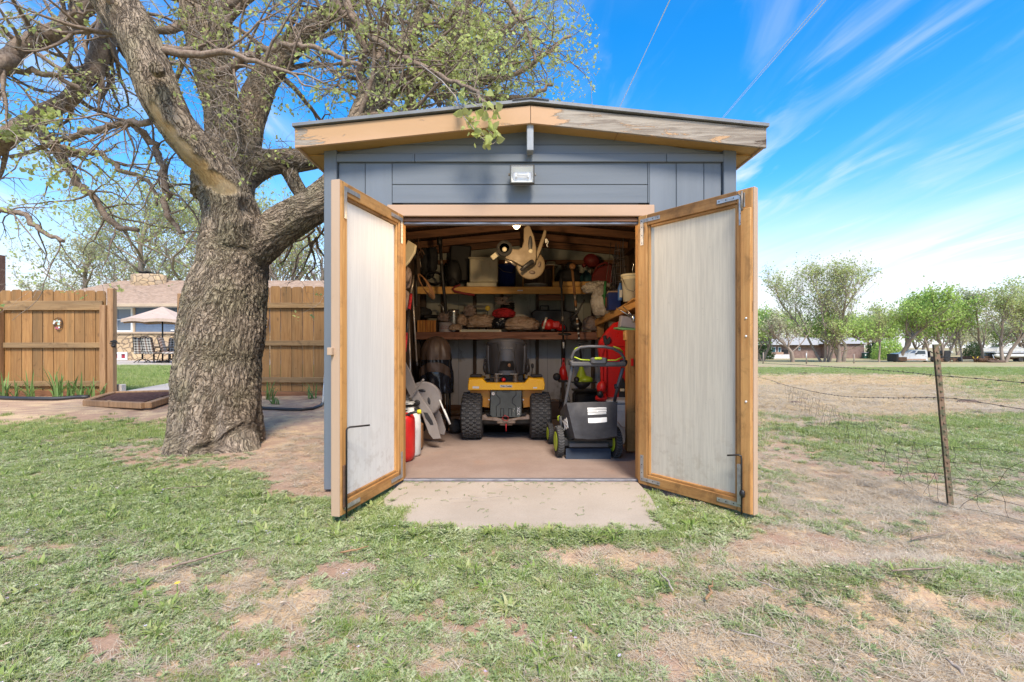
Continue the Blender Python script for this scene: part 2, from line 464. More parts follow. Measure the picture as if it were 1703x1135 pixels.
def panel_mat(name, ca, cb, st, dirt, grad):
    t = NT(name); co = t.coord('Object', (1, 1, .04), True)
    n = t.noise(co, 75, 6, .7); n2 = t.noise(co, 9, 3, .5)
    base = t.mix(t.rng(n, .38, .62), ca, cb)
    base = t.mix(t.rng(n2, .4, .65, 0, .12), base, tuple(x*.75 for x in cb))
    o = t.coord('Object', (1, 1, 1), False)
    sp = t.noise(o, 38, 8, .75); big = t.noise(o, 4.2, 4, .6)
    mk = t.math('MULTIPLY', t.rng(sp, .60, .66), t.rng(big, .50, .66))
    base = t.mix(t.math('MULTIPLY', mk, dirt), base, (.10, .075, .05))
    z = t.n('ShaderNodeSeparateXYZ'); t.l(t.n('ShaderNodeNewGeometry').outputs['Position'], z.inputs[0])
    low = t.math('MULTIPLY', t.rng(z.outputs[2], .05, .75, 1, 0), t.rng(t.noise(o, 14, 8, .7), .5, .62))
    base = t.mix(t.math('MULTIPLY', low, grad), base, (.23, .16, .10))
    t.bump(n, .25, .002)
    return t.done(base, .55)
m['panel_r'] = panel_mat('weathered grey panel', (.53, .49, .40), (.455, .42, .345), 1, .55, .25)
m['panel_l'] = panel_mat('white panel', (.66, .65, .62), (.60, .59, .565), 1, .25, .25)
def concrete(name, c1, c2, groove=False, red=.0):
    t = NT(name); co = t.coord('World', (1, 1, 1), False)
    n = t.noise(co, 2.3, 8, .62); f = t.noise(co, 90, 5, .7)
    base = t.mix(t.rng(n, .35, .65), c1, c2)
    base = t.mix(t.rng(f, .35, .7, 0, .35), base, tuple(x*.7 for x in c2))
    st = t.noise(co, 1.1, 6, .7)
    base = t.mix(t.rng(st, .52, .68, 0, .5 if red else .2), base, (.30, .175, .115))
    sp = t.noise(co, 40, 4, .5); base = t.mix(t.rng(sp, .70, .74, 0, .6), base, (.12, .07, .05))
    h = t.math('MULTIPLY', f, .5)
    if groove:
        w = t.n('ShaderNodeTexWave', bands_direction='Y'); t.l(co, w.inputs[0]); w.inputs['Scale'].default_value = 16; w.inputs['Distortion'].default_value = .5
        h = t.math('ADD', h, t.math('MULTIPLY', w.outputs[1], .5))
        base = t.mix(t.math('MULTIPLY', t.rng(w.outputs[1], .0, .35, 1, 0), .18), base, (.2, .14, .1))
    t.bump(h, .35, .004)
    return t.done(base, .85)
m['floor_in'] = concrete('dusty shed floor', (.30, .225, .185), (.25, .18, .145), red=.5)
m['apron'] = concrete('grooved apron concrete', (.42, .36, .295), (.365, .31, .25), True)
m['patio'] = concrete('pale path concrete', (.50, .45, .40), (.43, .38, .34))
def leafmat(name, c1, c2, tr=.35, rnd=.25):
    t = NT(name); oi = t.objrand(); g = t.n('ShaderNodeNewGeometry')
    n = t.noise(g.outputs['Position'], 1.7, 4, .6)
    isl = g.outputs['Random Per Island']
    f = t.math('ADD', t.math('MULTIPLY', n, .5), t.math('MULTIPLY', isl, .5))
    base = t.mix(t.rng(f, .25, .75, sm=False), c1, c2)
    h = t.n('ShaderNodeHueSaturation'); t.l(base, h.inputs['Color']); t.setv(h.inputs['Value'], t.rng(isl, 0, 1, 1-rnd, 1+rnd, False))
    d = t.n('ShaderNodeBsdfTranslucent'); t.l(h.outputs[0], d.inputs[0])
    t.done(h.outputs[0], .6, spec=.25)
    mx = t.n('ShaderNodeMixShader'); mx.inputs[0].default_value = tr
    t.l(t.p.outputs[0], mx.inputs[1]); t.l(d.outputs[0], mx.inputs[2]); t.l(mx.outputs[0], t.out.inputs[0])
    return t.m
m['leaf'] = leafmat('spring leaf', (.58, .60, .24), (.45, .52, .16), .5)
m['leaf_bg'] = leafmat('pale spring leaf', (.56, .60, .26), (.44, .50, .20), .5, .3)
m['leaf_bg2'] = leafmat('fresh green leaf', (.46, .60, .16), (.36, .50, .13), .45, .3)
m['leaf_bg3'] = leafmat('olive bud leaf', (.56, .56, .34), (.46, .46, .27), .4, .3)
m['leaf_dk'] = leafmat('cedar needles', (.07, .11, .04), (.05, .085, .03), .2, .3)
def grassmat(name, pal, tr=.35):
    t = NT(name); r = t.objrand(); g = t.n('ShaderNodeNewGeometry')
    n = t.noise(g.outputs['Position'], .9, 5, .65)
    f = t.math('ADD', t.math('ADD', t.math('MULTIPLY', r, .35), t.math('MULTIPLY', n, .5)), t.math('MULTIPLY', g.outputs['Random Per Island'], .3))
    cr = t.n('ShaderNodeValToRGB'); t.l(f, cr.inputs[0])
    el = cr.color_ramp.elements; el[0].position = .3; el[0].color = (*pal[0], 1); el[1].position = .85; el[1].color = (*pal[-1], 1)
    for i, c in enumerate(pal[1:-1]):
        e = el.new(.3+.55*(i+1)/(len(pal)-1)); e.color = (*c, 1)
    d = t.n('ShaderNodeBsdfTranslucent'); t.l(cr.outputs[0], d.inputs[0])
    t.done(cr.outputs[0], .65, spec=.2)
    mx = t.n('ShaderNodeMixShader'); mx.inputs[0].default_value = tr
    t.l(t.p.outputs[0], mx.inputs[1]); t.l(d.outputs[0], mx.inputs[2]); t.l(mx.outputs[0], t.out.inputs[0])
    return t.m
m['grass'] = grassmat('lawn blade', [(.18, .27, .06), (.28, .37, .10), (.39, .44, .16), (.52, .50, .25)])
m['weed'] = grassmat('grey green weed', [(.21, .28, .12), (.31, .38, .17), (.42, .46, .25), (.52, .52, .33)], .25)
m['straw'] = grassmat('dry straw', [(.40, .31, .21), (.50, .41, .29), (.60, .52, .40), (.46, .38, .29)], .2)
m['hay'] = grassmat('yellow hay', [(.52, .37, .18), (.64, .47, .25), (.72, .56, .33), (.58, .42, .22)], .2)
m['iris'] = leafmat('strap leaf', (.25, .36, .12), (.16, .27, .08), .35)
# plastics, fabrics
m['yellow'] = M('yellow mower paint', (.92, .50, .015), (.84, .43, .012), .3, ns=3, bump=0, rnd=0, dirt=.1, dirtc=(.5, .3, .15))
m['yellow_dk'] = M('darker mower yellow', (.52, .22, .01), (.42, .17, .01), .4, rnd=0, dirt=.2)  # darker orange tone of the yellow, on the inner fenders
m['black'] = M('black plastic', (.022, .022, .024), (.03, .03, .032), .5, rnd=0, bump=.1)
m['seatvinyl'] = M('dusty black vinyl', (.045, .046, .05), (.07, .07, .075), .5, ns=5, bump=.25, bs=90, rnd=0)
m['rubber'] = M('black rubber', (.022, .022, .023), (.045, .043, .041), .8, ns=20, bump=.3, rnd=0, dirt=.12, dirtc=(.16, .12, .09))
m['treadgrey'] = M('dusty tread rubber', (.085, .085, .085), (.055, .053, .05), .85, ns=25, rnd=0)
m['plate'] = M('grey green steel plate', (.085, .095, .085), (.07, .078, .07), .5, rnd=0)
m['steel'] = M('dull steel', (.33, .31, .28), (.22, .18, .14), .45, metal=.7, ns=15)
m['brownsteel'] = M('rusty hitch steel', (.30, .23, .18), (.2, .14, .1), .6, metal=.3, ns=15)
m['greyp'] = M('dark grey tube', (.10, .10, .105), (.08, .08, .085), .4, rnd=0, bump=0)
m['lime'] = M('lime plastic', (.42, .55, .03), (.36, .48, .02), .45, rnd=0, bump=0)
m['bagfab'] = M('grey black fabric', (.038, .038, .042), (.03, .03, .034), .75, ns=6, bump=.5, bs=200, rnd=0)
m['white'] = M('white print', (.75, .75, .73), (.68, .68, .66), .6, rnd=0, bump=0)
m['whitep'] = M('white plastic', (.62, .62, .60), (.54, .54, .51), .45, rnd=.03, dirt=.12)
m['cream'] = M('cream plastic', (.68, .63, .47), (.60, .55, .40), .5, rnd=.05, dirt=.15)
m['tan_reel'] = M('tan plastic', (.19, .14, .08), (.16, .118, .068), .5, rnd=0, bump=.08)
m['beige_reel'] = M('beige grey plastic', (.24, .215, .20), (.20, .175, .16), .5, rnd=0, bump=.08, dirt=.12)
m['red'] = M('red plastic', (.62, .018, .016), (.50, .014, .012), .38, rnd=.04, bump=.05)
m['redcloth'] = M('red cloth', (.55, .02, .03), (.25, .012, .015), .85, ns=16, rnd=0, bump=1, bs=26, bd=.02)
m['dkred'] = M('dusty red plastic', (.26, .03, .03), (.19, .022, .02), .55)
m['navy'] = M('navy plastic', (.012, .03, .16), (.01, .022, .12), .4, rnd=0)
m['teal'] = M('teal plastic', (.03, .11, .14), (.02, .08, .1), .5)
m['bluebot'] = M('blue bottle', (.06, .16, .42), (.05, .13, .36), .4)
m['bin'] = M('pale blue grey tub', (.46, .53, .60), (.40, .46, .53), .5, rnd=0, dirt=.08)
m['tarp'] = M('black glossy tarp', (.014, .016, .022), (.02, .022, .03), .22, ns=4, bump=.3, bs=14, bd=.02, rnd=0)
m['brownvinyl'] = M('brown vinyl', (.12, .08, .06), (.085, .055, .04), .45, ns=4, bump=.2, bs=20, rnd=0)
m['paper'] = M('crumpled brown bag', (.50, .37, .28), (.30, .20, .14), .7, ns=12, bump=1, bs=26, bd=.02)
m['sack'] = M('white feed sack', (.62, .58, .52), (.36, .32, .27), .7, ns=12, bump=1, bs=26, bd=.02)
m['greycloth'] = M('dusty mauve cloth', (.34, .27, .25), (.20, .15, .14), .85, ns=12, bump=.9, bs=24, bd=.02)
m['tin'] = M('stainless tin', (.55, .55, .55), (.4, .4, .4), .28, metal=.9, rnd=0)
m['green'] = M('green strap', (.03, .20, .05), (.02, .14, .03), .6)
m['cord'] = M('faded orange brown cord', (.30, .14, .05), (.2, .1, .045), .6)
m['orangewood'] = wood('orange slatted crate', (.62, .27, .05), (.30, .10, .02), 2, knot=0)
m['greylav'] = M('translucent grey plastic', (.36, .33, .36), (.30, .28, .31), .5)
m['gtray'] = M('pale green tray', (.20, .42, .18), (.16, .35, .14), .5)
m['brick'] = M('red brown brick', (.20, .10, .08), (.15, .075, .06), .85)
# ================================================================== THE SETTING: ground
def gz(x, y):
    x = np.asarray(x, float); y = np.asarray(y, float)
    u = x/np.maximum(y, 5)
    tr = smooth(-.33, .42, u)
    left = .15*smooth(4.6, 8.8, y)+.10*smooth(9, 20, y)
    right = -.09*smooth(.25, .55, u)*smooth(0, 3, y)-.02*np.clip(y-8, 0, 72)-.10*smooth(80, 160, y)
    z = left*(1-tr)+right*tr
    # the camera's foreground dips a few centimetres below the apron
    z = z-.035*smooth(2.9, 1.2, y)-.03
    P = np.stack([x*.55, y*.55, x*0], -1).reshape(-1, 3)
    n = fbm(P, 4).reshape(x.shape); P2 = P*6
    n2 = fbm(P2, 3).reshape(x.shape)
    z = z+n*.035*smooth(130, 20, y)+n2*.012*(y < 14)
    for (bx, by, r1, r2, h) in ((1.75, 2.18, .42, .16, .075), (2.05, 2.35, .3, .14, .05), (2.9, 3.05, .6, .3, .05), (-2.7, 4.7, 1.1, 1.0, .05), (1.35, 2.05, .3, .2, .03)):
        z = z+h*np.exp(-((x-bx)/r1)**2-((y-by)/r2)**2)
    # level under the shed and the apron
    ins = smooth(-1.62, -1.42, x)*smooth(1.95, 1.72, x)*smooth(3.3, 3.5, y)*smooth(7.6, 7.4, y)
    z = z*(1-ins)+(-.07)*ins
    ap = smooth(-.98, -.86, x)*smooth(1.08, .94, x)*smooth(2.58, 2.72, y)*smooth(3.9, 3.7, y)
    z = z*(1-ap)+np.minimum(z, -.035)*ap
    lip = np.exp(-((y-2.66)/.06)**2)*smooth(-.9, -.6, x)*smooth(1.0, .8, x); z = z*(1-lip)+(-.010)*lip
    return z
def G1(x, y): return float(gz(np.array([x]), np.array([y]))[0])
def onground(px, Y): return Vector((WX(px, Y), Y, G1(WX(px, Y), Y)))

BL = [ # photo-plane blobs: u, v, ru, rv, green, dry
 (350,683,520,25,-2.0,0),(495,770,70,66,-1.9,0),(225,765,70,24,-.9,0),(370,775,120,18,-.8,0),(140,720,180,14,.35,0),(60,742,100,16,.2,0),
 (330,850,270,62,.7,-.3),(140,850,160,40,.3,.1),(560,800,60,40,-.5,0),(620,860,70,30,.7,-.3),(270,950,100,30,-.75,.5),(490,1005,90,28,-.7,.5),(580,945,45,18,-.9,.2),
 (420,955,35,15,-.8,.1),(1000,932,110,22,-.8,.3),(1330,908,110,28,-2.1,-.4),(1450,932,100,26,-2.0,-.3),(1640,862,120,36,-1.9,-.2),(1450,800,160,20,-.8,.2),(1200,1000,110,24,-.5,.3),(1560,1000,130,16,-.7,.2),
 (1230,930,140,30,-.5,.5),(1385,830,125,45,-.5,.9),(1320,1085,130,30,-.5,.5),(1150,1060,70,26,-.8,.3),(1600,1095,150,45,-.8,.3),(740,1090,80,22,-.6,.4),
 (1290,745,60,22,-.8,0),(1400,768,100,12,-.7,.1),(1500,790,80,14,-.5,.1),(1640,960,110,40,.5,-.2),(1400,965,120,20,.3,0),(1560,850,60,14,.6,-.2),
 (950,890,320,16,.6,-.4),(1150,860,60,26,.5,-.2),(1180,830,50,20,-.4,.5),(60,1010,110,50,-.35,.3),(180,900,70,18,-.3,.4),(930,1000,60,30,.3,0),
 (1360,650,160,32,-1.6,1.8),(1620,668,160,12,-1.2,1.2),(1480,640,120,16,-.9,1.1),(1500,618,300,8,-.4,.6),(1450,720,200,26,.12,.1),(1650,740,120,26,.15,.1),(1640,622,100,12,.3,.1),
 (1500,604,420,4,.5,-.2),(640,1115,200,20,.2,0),(860,950,200,30,.3,0),(1050,1090,150,30,.2,0),(350,1100,140,25,-.2,.4),(1480,1040,180,30,-.5,.4),(1010,1020,60,40,.3,0)]
def cover(x, y):
    x = np.asarray(x, float); y = np.asarray(y, float)
    yy = np.maximum(y, .8)
    u = CX+F*x/yy; v = HY+F*1.05/yy
    # extend the layout smoothly to the sides
    g = np.full(x.shape, .60); d = np.full(x.shape, .38)
    for (a, b, c, e, gg, dd) in BL:
        w = np.exp(-((u-a)/c)**2-((v-b)/e)**2)*(y > .8); g = g+gg*w*(.72 if gg < 0 else 1); d = d+dd*w*.7
    rightness = smooth(1050, 1350, u)
    g = g-.17*rightness*(v > 690); d = d+.25*rightness*(v > 780)
    P = np.stack([x, y, x*0], -1).reshape(-1, 3)
    n = fbm(P*1.3+3, 4).reshape(x.shape); n2 = fbm(P*5+9, 3).reshape(x.shape)
    n3 = fbm(P*14+4, 2).reshape(x.shape); g = g+n*.6+n2*.8+n3*.7; d = d+n2*.6-n*.3+n3*.4
    lawn = (u < 700) & (y > 9.1)
    g = np.where(lawn, 1.2, g); d = np.where(lawn, 0, d)
    bed = (u < 560) & (y > 7.9) & (y <= 9.1)
    g = np.where(bed, g*.2-.3, g)
    ins = (x > -1.4) & (x < 1.68) & (y > 3.55) & (y < 7.4)
    g = np.where(ins, -1, g); d = np.where(ins, 0, d)
    far = smooth(40, 70, y)*smooth(-.3, .3, x/yy)
    g = g*(1-far)+far*(.55+n*.2); d = d*(1-far)+far*.35
    return np.clip(g, 0, 1), np.clip(d, 0, 1)
def hay(x, y):
    yy = np.maximum(y, .8); u = CX+F*x/yy; v = HY+F*1.05/yy
    P = np.stack([x, y, x*0], -1).reshape(-1, 3); n = fbm(P*.5+6, 4).reshape(x.shape)+fbm(P*2+6, 3).reshape(x.shape)*.6
    return smooth(.2, .8, smooth(1050, 1200, u)*smooth(728, 660, v)*smooth(607, 618, v)*(1-.35*smooth(1500, 1650, u))+n*.8*(y > 4))*(x > 1)*(y > 4)
def axis_pts(lo, hi, a, b, step, growth):
    pts = list(np.arange(a, b, step)); s = step; x = pts[-1]
    while x < hi: s *= growth; x += s; pts.append(x)
    s = step; x = a; L = []
    while x > lo: s *= growth; x -= s; L.append(x)
    return np.array(L[::-1]+pts)
gx = axis_pts(-700, 700, -5.2, 5.4, .045, 1.09); gy = axis_pts(-60, 1500, 1.0, 7.4, .04, 1.055)
GX, GY = np.meshgrid(gx, gy, indexing='ij')
GZ = gz(GX, GY)
cg, cd = cover(GX, GY)
nx_, ny_ = GX.shape
idx = np.arange(nx_*ny_).reshape(nx_, ny_)
fq = np.stack([idx[:-1, :-1], idx[1:, :-1], idx[1:, 1:], idx[:-1, 1:]], -1).reshape(-1, 4)
def ground_mat():
    t = NT('lawn and red soil'); a = t.n('ShaderNodeAttribute', attribute_name='cover'); s = t.n('ShaderNodeSeparateColor'); t.l(a.outputs['Color'], s.inputs[0])
    co = t.coord('World', rand=False)
    f = t.noise(co, 55, 7, .72); mid = t.noise(co, 7, 7, .65); lo = t.noise(co, .6, 5, .6); vf = t.noise(co, 210, 4, .7)
    soil = t.mix(t.rng(mid, .3, .7), (.47, .31, .215), (.36, .225, .15))
    soil = t.mix(t.rng(f, .3, .72, 0, .6), soil, (.27, .165, .11))
    soil = t.mix(t.rng(lo, .4, .65, 0, .4), soil, (.52, .37, .27))
    pv = t.n('ShaderNodeTexVoronoi'); t.l(co, pv.inputs['Vector']); pv.inputs['Scale'].default_value = 60
    soil = t.mix(t.rng(pv.outputs['Distance'], .05, .14, .45, 0), soil, (.20, .12, .08))
    st = t.mix(t.rng(vf, .3, .7), (.70, .51, .29), (.50, .35, .19))
    st = t.mix(t.rng(mid, .35, .7, 0, .5), st, (.76, .59, .37))
    gr = t.mix(t.rng(f, .3, .7), (.29, .36, .14), (.18, .25, .08))
    gr = t.mix(t.rng(lo, .35, .7, 0, .55), gr, (.42, .42, .22))
    gr = t.mix(t.rng(vf, .45, .75, 0, .5), gr, (.42, .36, .22))
    hy = t.mix(t.rng(f, .3, .7), (.76, .57, .33), (.56, .38, .19)); st = t.mix(s.outputs[2], st, hy); soil = t.mix(s.outputs[2], soil, hy)
    kd = t.rng(t.math('ADD', s.outputs[1], t.math('MULTIPLY', t.math('SUBTRACT', f, .5), 1.3)), .25, .7)
    kg = t.rng(t.math('ADD', s.outputs[0], t.math('MULTIPLY', t.math('SUBTRACT', t.math('ADD', t.math('MULTIPLY', f, .5), t.math('MULTIPLY', mid, .5)), .5), 1.8)), .35, .75)
    base = t.mix(t.math('MULTIPLY', kd, .85), soil, st)
    base = t.mix(t.math('MULTIPLY', kg, .85), base, gr)
    t.bump(t.math('ADD', t.math('MULTIPLY', f, .7), t.math('MULTIPLY', vf, .3)), .7, .02)
    return t.done(base, .95, spec=.1)
ground = npmesh('ground', np.stack([GX, GY, GZ], -1).reshape(-1, 3), fq, ground_mat())
ground['kind'] = 'structure'
ca = ground.data.color_attributes.new('cover', 'FLOAT_COLOR', 'POINT')
ca.data.foreach_set('color', np.stack([cg, cd, hay(GX, GY), cg*0+1], -1).astype(np.float32).ravel())

# ------------------------------------------------------------------ grass: tufts instanced by geometry nodes
HC = bpy.data.collections.new('tuft_sources')
def tuft(kind, seed):
    r = np.random.RandomState(seed); vs = []; fs = []
    def blade(p, az, L, w, lean, curl, segs=2):
        d = np.array([math.cos(az), math.sin(az), 0]); s_ = np.array([-d[1], d[0], 0]); n = len(vs); q = np.array(p, float); el = math.pi/2-lean
        for i in range(segs+1):
            ww = w*(1-i/segs)**.7
            if i < segs: vs.append(q-s_*ww/2); vs.append(q+s_*ww/2)
            else: vs.append(q.copy())
            q = q+(d*math.cos(el)+np.array([0, 0, math.sin(el)]))*L/segs; el -= curl
        for i in range(segs-1): fs.append((n+2*i, n+2*i+1, n+2*i+3, n+2*i+2))
        fs.append((n+2*segs-2, n+2*segs-1, n+2*segs))
    if kind == 'grass':
        for i in range(34):
            a = r.rand()*6.28; rr = .045*r.rand()**.5
            blade((rr*math.cos(a), rr*math.sin(a), -.004), r.rand()*6.28, r.uniform(.022, .06), r.uniform(.0022, .0042), r.uniform(.1, .9), r.uniform(.1, .8))
    elif kind == 'weed':
        for i in range(7):
            a = r.rand()*6.28; L = r.uniform(.03, .06); el = r.uniform(.15, .9); c = np.array([.03*(r.rand()-.5), .03*(r.rand()-.5), 0])
            for j in range(9):
                t_ = (j+1)/9; b = c+np.array([math.cos(a)*math.cos(el), math.sin(a)*math.cos(el), math.sin(el)*(1-.4*t_)])*L*t_
                for sgn in (-1, 1):
                    blade(b, a+sgn*1.1+r.uniform(-.3, .3), r.uniform(.008, .016)*(1.2-t_*.5), .0055, r.uniform(.7, 1.5), .3, 2)
    elif kind == 'broad':
        for i in range(16):
            a = r.rand()*6.28; L = r.uniform(.03, .07)
            blade((.01*math.cos(a), .01*math.sin(a), 0), a, L, r.uniform(.012, .02), r.uniform(.3, 1.2), r.uniform(.2, .5), 3)
    elif kind in ('straw', 'xhay'):
        for i in range(26):
            blade((r.uniform(-.05, .05), r.uniform(-.05, .05), r.uniform(.0, .012)), r.rand()*6.28, r.uniform(.03, .10), r.uniform(.0018, .0034), r.uniform(1.25, 1.62), r.uniform(-.15, .15))
    me = bpy.data.meshes.new('tuft_'+kind); me.from_pydata([tuple(v) for v in vs], [], fs)
    me.materials.append(m['hay'] if kind == 'xhay' else m['straw'] if kind == 'straw' else m['weed'] if kind == 'weed' else m['grass'])
    o = bpy.data.objects.new('%02d_tuft' % len(HC.objects), me); HC.objects.link(o)
for k, n in (('grass', 5), ('weed', 4), ('broad', 2), ('straw', 4), ('xhay', 3)):
    for i in range(n): tuft(k, hash(k) % 97+i if False else {'grass': 10, 'weed': 30, 'broad': 50, 'straw': 70, 'xhay': 90}[k]+i)
def gn_scatter(name, co, rot, scl, idx_, coll, label=None):
    me = bpy.data.meshes.new(name); n = len(co); me.vertices.add(n); me.vertices.foreach_set('co', np.asarray(co, np.float32).ravel())
    a = me.attributes.new('rot', 'FLOAT_VECTOR', 'POINT'); a.data.foreach_set('vector', np.asarray(rot, np.float32).ravel())
    a = me.attributes.new('scl', 'FLOAT', 'POINT'); a.data.foreach_set('value', np.asarray(scl, np.float32))
    a = me.attributes.new('pick', 'INT', 'POINT'); a.data.foreach_set('value', np.asarray(idx_, np.int32))
    o = bpy.data.objects.new(name, me); COL.objects.link(o)
    g = bpy.data.node_groups.new(name, 'GeometryNodeTree')
    g.interface.new_socket('Geometry', in_out='INPUT', socket_type='NodeSocketGeometry'); g.interface.new_socket('Geometry', in_out='OUTPUT', socket_type='NodeSocketGeometry')
    N = g.nodes.new; gi = N('NodeGroupInput'); go = N('NodeGroupOutput'); ip = N('GeometryNodeInstanceOnPoints'); ci = N('GeometryNodeCollectionInfo')
    ci.inputs['Collection'].default_value = coll; ci.inputs['Separate Children'].default_value = True; ci.inputs['Reset Children'].default_value = True
    L = g.links.new
    def attr(nm, ty):
        x = N('GeometryNodeInputNamedAttribute'); x.data_type = ty; x.inputs['Name'].default_value = nm; return x.outputs[0]
    L(gi.outputs[0], ip.inputs['Points']); L(ci.outputs[0], ip.inputs['Instance']); ip.inputs['Pick Instance'].default_value = True
    L(attr('pick', 'INT'), ip.inputs['Instance Index']); L(attr('rot', 'FLOAT_VECTOR'), ip.inputs['Rotation']); L(attr('scl', 'FLOAT'), ip.inputs['Scale'])
    L(ip.outputs[0], go.inputs[0])
    md = o.modifiers.new('scatter', 'NODES'); md.node_group = g
    return o
rs = np.random.RandomState(11)
def scatter_pts(n, y0, y1, wide, umin=-1.3, umax=1.3):
    y = np.sqrt(rs.rand(n)*(y1**2-y0**2)+y0**2); u = rs.uniform(umin, umax, n)
    return u*y, y
def keep_out(x, y):
    k = ~((x > np.interp(y, [2.7, 2.95, 3.3], [-.62, -.74, -.83])) & (x < np.interp(y, [2.7, 3.3], [.83, .91])) & (y > 2.755+.02*np.sin(x*9)) & (y < 3.75))
    k &= ~((x > -1.42) & (x < 1.70) & (y > 3.50) & (y < 7.40))
    k &= ~(((x+2.7)**2+(y-4.85)**2) < .42**2)
    k &= ~((x/y > -1.03) & (x/y < -.62) & (y > 7.3) & (y < 9.6))
    k &= ~((y > 12) & (x < 0) & (y > 19.3))
    return k
Gp = []; 
def add_sc(x, y, s, pick, kind):
    z = gz(x, y); n = len(x)
    Gp.append((np.stack([x, y, z], -1), np.stack([rs.uniform(-.15, .15, n), rs.uniform(-.15, .15, n), rs.uniform(0, 6.28, n)], -1), s, pick, np.full(n, kind)))
def patch(nn, y0, y1, sc, thr, kinds, which, kind, umin=-1.8, umax=1.8, pw=1.0):
    x, y = scatter_pts(nn, y0, y1, 0, umin, umax)
    g, d = cover(x, y); c = g if which == 0 else d
    if which == 2: c = hay(x, y)
    k = keep_out(x, y) & (rs.rand(nn) < np.clip((c-thr)*2.2, 0, 1)**pw)
    x, y, c = x[k], y[k], c[k]; n = len(x)
    add_sc(x, y, sc*rs.uniform(.65, 1.25, n)*(.65+.5*c), rs.choice(kinds, n), kind)
patch(50000, 1.15, 5.2, .74, .18, [0, 1, 2, 3, 4], 0, 0)
patch(58000, 1.15, 5.2, .78, .12, [5, 6, 7, 8], 0, 0)
patch(2000, 1.15, 5.2, .95, .3, [9, 10], 0, 0)
patch(34000, 5.2, 8.0, 1.2, .25, [0, 1, 2, 3, 4, 5], 0, 0)
patch(14000, 9.1, 19.5, 1.7, .1, [0, 1, 2, 3], 0, 0, -1.3, -.4)
patch(26000, 5.2, 14, 1.5, .2, [0, 1, 2, 5, 6], 0, 0, .45, 1.3)
patch(22000, 14, 40, 2.6, .3, [0, 1, 5], 0, 0, .45, 1.25)
patch(36000, 1.15, 5.5, .85, .08, [11, 12, 13, 14], 1, 1)
patch(24000, 5.5, 16, 1.4, .2, [11, 12, 13, 14], 1, 1, .45, 1.3)
patch(16000, 16, 45, 2.2, .3, [11, 12, 13], 1, 1, .45, 1.25)
patch(34000, 16, 45, 2.2, .15, [15, 16, 17], 2, 1, .45, 1.25)
patch(14000, 6, 16, 1.4, .15, [15, 16, 17], 2, 1, .45, 1.25)
_pl = np.array([(-.83, 3.5), (-.86, 3.25), (-.78, 2.92), (-.66, 2.735), (-.2, 2.70), (.865, 2.69), (.90, 2.95), (.945, 3.30), (.95, 3.5)]); _t = np.concatenate([[0], np.cumsum(np.linalg.norm(np.diff(_pl, axis=0), axis=1))])
_u = rs.rand(900)*_t[-1]; _x = np.interp(_u, _t, _pl[:, 0])+rs.normal(0, .028, 900); _y = np.interp(_u, _t, _pl[:, 1])+rs.normal(0, .022, 900)-.01
_x = np.where((_y > 2.72) & (rs.rand(900) < .5), _x+np.sign(_x)*.03, _x)
Gp.append((np.stack([_x, _y, np.where((_x > -.8) & (_x < .88) & (_y > 2.72), .0, -.022)], -1), np.stack([rs.uniform(-.2, .2, 900), rs.uniform(-.2, .2, 900), rs.uniform(0, 6.28, 900)], -1), rs.uniform(.45, .95, 900), rs.choice([0, 1, 2, 5, 6, 7, 8], 900), np.zeros(900, int)))
_a = np.stack([rs.normal(-.77, .06, 260), rs.normal(2.86, .09, 260)], -1)
Gp.append((np.stack([_a[:, 0], _a[:, 1], np.where(_a[:, 0] > -.76, -.004, -.02)], -1), np.stack([rs.uniform(-.2, .2, 260), rs.uniform(-.2, .2, 260), rs.uniform(0, 6.28, 260)], -1), rs.uniform(.6, 1.1, 260), rs.choice([0, 1, 2, 5, 6], 260), np.zeros(260, int)))
co_ = np.concatenate([g[0] for g in Gp]); ro_ = np.concatenate([g[1] for g in Gp]); sc_ = np.concatenate([g[2] for g in Gp]); pk_ = np.concatenate([g[3] for g in Gp]); kd_ = np.concatenate([g[4] for g in Gp])
for kk, nm, lb, ct in ((0, 'grass', 'uneven green lawn grass and low weeds over red soil', 'grass'), (1, 'dry_grass', 'dry straw coloured dead grass lying on the soil', 'dry grass')):
    q = kd_ == kk; o = gn_scatter(nm, co_[q], ro_[q], sc_[q], pk_[q], HC); settag(o, lb, ct, kind='stuff')
# fallen leaf bits, pale flowers, clods: real little meshes
def bits(name, n, y0, y1, fn, mat, label, cat, umin=-1.2, umax=1.2, flt=None):
    x, y = scatter_pts(n, y0, y1, 0, umin, umax); k = keep_out(x, y)
    if flt is not None: k &= flt(x, y)
    x, y = x[k], y[k]; z = gz(x, y); b = MB()
    for i in range(len(x)): fn(b, x[i], y[i], z[i], i)
    o = b.build(name, mat); settag(o, label, cat, kind='stuff'); return o
def flower(b, x, y, z, i):
    for j in range(random.randint(1, 3)):
        c = Vector((x+random.uniform(-.015, .015), y+random.uniform(-.015, .015), z+random.uniform(.035, .055)))
        for k in range(5):
            a = k*1.256+random.random(); d = Vector((math.cos(a), math.sin(a), .35)); s_ = Vector((-math.sin(a), math.cos(a), 0))
            b.add([c, c+d*.004+s_*.0018, c+d*.0065, c+d*.004-s_*.0018], [(0, 1, 2, 3)])
m['lav'] = M('lavender petals', (.48, .38, .58), (.58, .50, .66), .7, bump=0)
bits('lawn_flowers', 150, 1.4, 5, flower, m['lav'], 'tiny pale lavender flowers dotted through the lawn', 'wild flowers', -1.2, .6, lambda x, y: cover(x, y)[0] > .45)
def clod(b, x, y, z, i):
    s_ = random.uniform(.004, .013)
    b.blob((x, y, z+s_*.1), (s_*2, s_*1.6, s_*1.0), seed=i, amp=.5, fr=1.5, n=6, m=4, rot=rotm(0, 0, random.uniform(0, 360)), oct=2)
